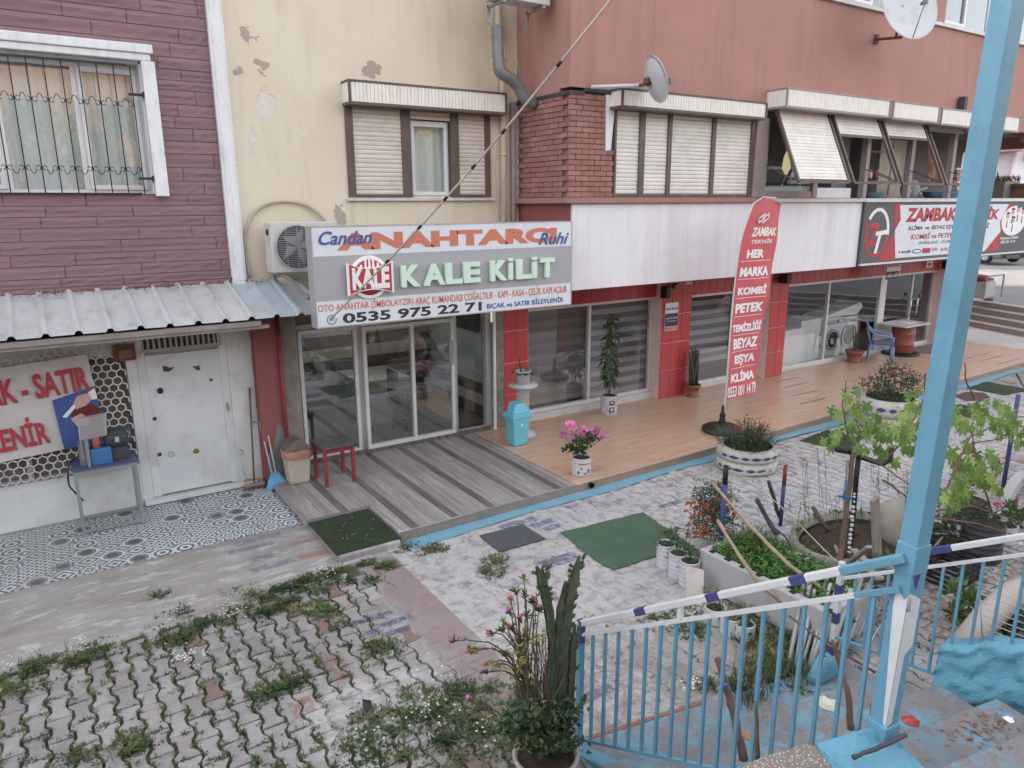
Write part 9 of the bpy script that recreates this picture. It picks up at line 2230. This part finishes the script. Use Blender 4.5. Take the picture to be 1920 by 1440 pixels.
ends = [(982, 1082, 1), (968, 1105, 0), (985, 1112, 0), (958, 1122, 1), (1000, 1125, 1), (1012, 1140, 1), (945, 1165, 0), (920, 1188, 1), (848, 1204, 1), (884, 1225, 0), (880, 1222, 1), (948, 1228, 0), (912, 1248, 1), (882, 1312, 1), (900, 1318, 0), (898, 1345, 0), (975, 1160, 1), (960, 1180, 1), (1005, 1135, 0), (940, 1178, 0), (990, 1150, 0), (930, 1250, 0), (970, 1200, 1), (1015, 1100, 0), (985, 1185, 0), (955, 1145, 1), (910, 1262, 1)]
root = YPt(1005, 1400)
for i, (px, py, fl) in enumerate(ends):
 e = YPt(px, py, U(-.12, .12)); top_ = YPt(985+U(-18, 18), 1170+U(0, 60), U(-.05, .05));
 if py > 1290: top_ = YPt(960, 1355)
 rt_ = YPt(1000+U(-22, 22), 1392, U(-.05, .05)); m_ = MB(); pts = []
 for k in range(13):
  t2 = k/12; a = rt_.lerp(top_, t2); b = top_.lerp(e, t2); pts.append(a.lerp(b, t2)+Vector((U(-.006, .006), U(-.006, .006), U(-.006, .006))))
 m_.tube(pts, [.008*(1-.6*k/12) for k in range(13)], 5); st_ = m_.build('branch', M['bark'], des)
 m_ = MB(); d0 = (pts[-1]-pts[-3]).normalized()
 for k in range(16): d = (rdir(-.3, 1)+d0*.6); m_.leaf(pts[-1]-d0*U(0, .04), d, rdir(), U(.03, .06), .014, .2)
 for k in range(10): q = pts[rr.randint(4, 11)]; m_.leaf(q, rdir(-.2, 1), rdir(), U(.02, .04), .012)
 m_.build('leaves', M['yellowleaf'] if i % 3 == 0 else M['midleaf'], st_)
 if fl:
  m_ = MB()
  for k in range(12): d = rdir(-.2, 1)+d0; m_.leaf(pts[-1]+d0*.01, d, rdir(), .026, .020, .1)
  m_.build('flower', M['pinkflower'], st_)
mb = MB()
for i in range(60):
 a = YPt(1010+U(-30, 40), 1390, U(-.08, .08)); b = YPt(1000+U(-40, 60), U(1180, 1330), U(-.1, .1)); mb.tube([a, a.lerp(b, .5)+Vector((U(-.03, .03), U(-.03, .03), 0)), b], .0028, 3, caps=False)
stuff(mb.build('dry_twigs', M['bark'], des))
for j, (cx, cy, sx, sy, n_, mt) in enumerate(((975, 1240, 14, 20, 160, 'yellowleaf'), (985, 1285, 18, 12, 120, 'midleaf'), (925, 1235, 10, 8, 0, 'yellowleaf'), (1010, 1200, 10, 10, 60, 'yellowleaf'))):
 if not n_: continue
 mb = MB()
 for i in range(n_): p = YPt(cx+rr.gauss(0, sx), cy+rr.gauss(0, sy), rr.gauss(0, .07)); mb.leaf(p, rdir(-.2, 1), rdir(), U(.025, .05), .013)
 stuff(mb.build('leaf_cluster', M[mt], des))
bs = thing('leafy_herb', (cp.x-.08, cp.y-.02, .34), 'dense green and yellowish leaves spilling over the big bucket', 'plant')
for cx, cy, sx, sy, n_, mt, L_, W_ in ((985, 1350, 24, 20, 900, 'dkleaf', .045, .035), (1060, 1340, 18, 18, 260, 'dkleaf', .04, .03), (985, 1345, 22, 14, 160, 'yellowleaf', .06, .014), (1010, 1390, 30, 8, 220, 'dkleaf', .045, .03), (985, 1398, 20, 8, 60, 'yellowleaf', .05, .013), (955, 1350, 10, 20, 120, 'midleaf', .04, .03), (1040, 1392, 28, 14, 520, 'dkleaf', .045, .035), (1020, 1400, 34, 9, 160, 'midleaf', .045, .03), (1030, 1395, 26, 8, 70, 'yellowleaf', .05, .014)):
 mb = MB()
 for i in range(n_): p = YPt(cx+rr.gauss(0, sx*.8), cy+rr.gauss(0, sy*.8), rr.gauss(0, .08)-.05); mb.leaf(p, rdir(-.3, .9), rdir(.1, 1), L_*U(.7, 1.2), W_*U(.7, 1.2), .2)
 mb.build('foliage', M[mt], bs)
crumple('leaf_red', 1000, 1372, .0, M['redpaint'], 'x') if False else None
# ---------------------------------------------------------------- behind the viewer: what the windows reflect
rr = random.Random(500)
bk = thing('apartment_building', (0, -24, 0), 'pale apartment house across the street behind the viewer, seen only in window reflections', 'building', 'houses reflected in the windows')
mb = MB(); mb.box(-26, 30, -34, -24, 0, 13); mb.build('wall', MAT('warm_render', C(200, 150, 112, .42), .85, var=.1, vs=.4), bk)
for i in range(14):
 for j in range(4): m_ = MB(); x = -24+i*4; m_.box(x, x+1.6, -24.05, -23.95, 1.2+j*3.1, 2.8+j*3.1); m_.build('window', M['dkgrey'], bk)
for i, (x, y, h) in enumerate(((-2.5, -9, 8), (.8, -11, 8.6), (4.2, -9.5, 7.2), (8.5, -13, 9), (14.5, -10, 7.8), (18, -12, 9))):
 t_ = thing('street_tree', (x, y, 0), ('first', 'second', 'third', 'fourth', 'fifth', 'sixth')[i]+' street tree from the left behind the viewer, mirrored only in the glass', 'tree', 'trees reflected in the windows'); c = Vector((x, y, 0))
 mb = MB(); mb.tube([c, c+Vector((.1, 0, h*.3)), c+Vector((-.1, .1, h*.6))], [.22, .17, .08], 8); mb.build('trunk', M['bark'], t_)
 mb = MB(); cl = [(Vector((U(-1.9, 1.9), U(-1.9, 1.9), h*.55+U(-1.6, 2.0))), U(.7, 1.25)) for _ in range(30)]
 rr_ = rr
 for k in range(4200): cc_, r_ = rr.choice(cl); d = rdir(-1, 1); mb.leaf(c+cc_+d*r_*U(.4, 1), d, rdir(), U(.14, .26), .14)
 mb.build('crown', M['treeleaf'], t_)
mb = MB(); mb.box(-30, 1.1, -22, .45, -.02, 2.25); struct(mb.build('street_behind', MAT('asphalt', C(120, 120, 122, .8), .9)))
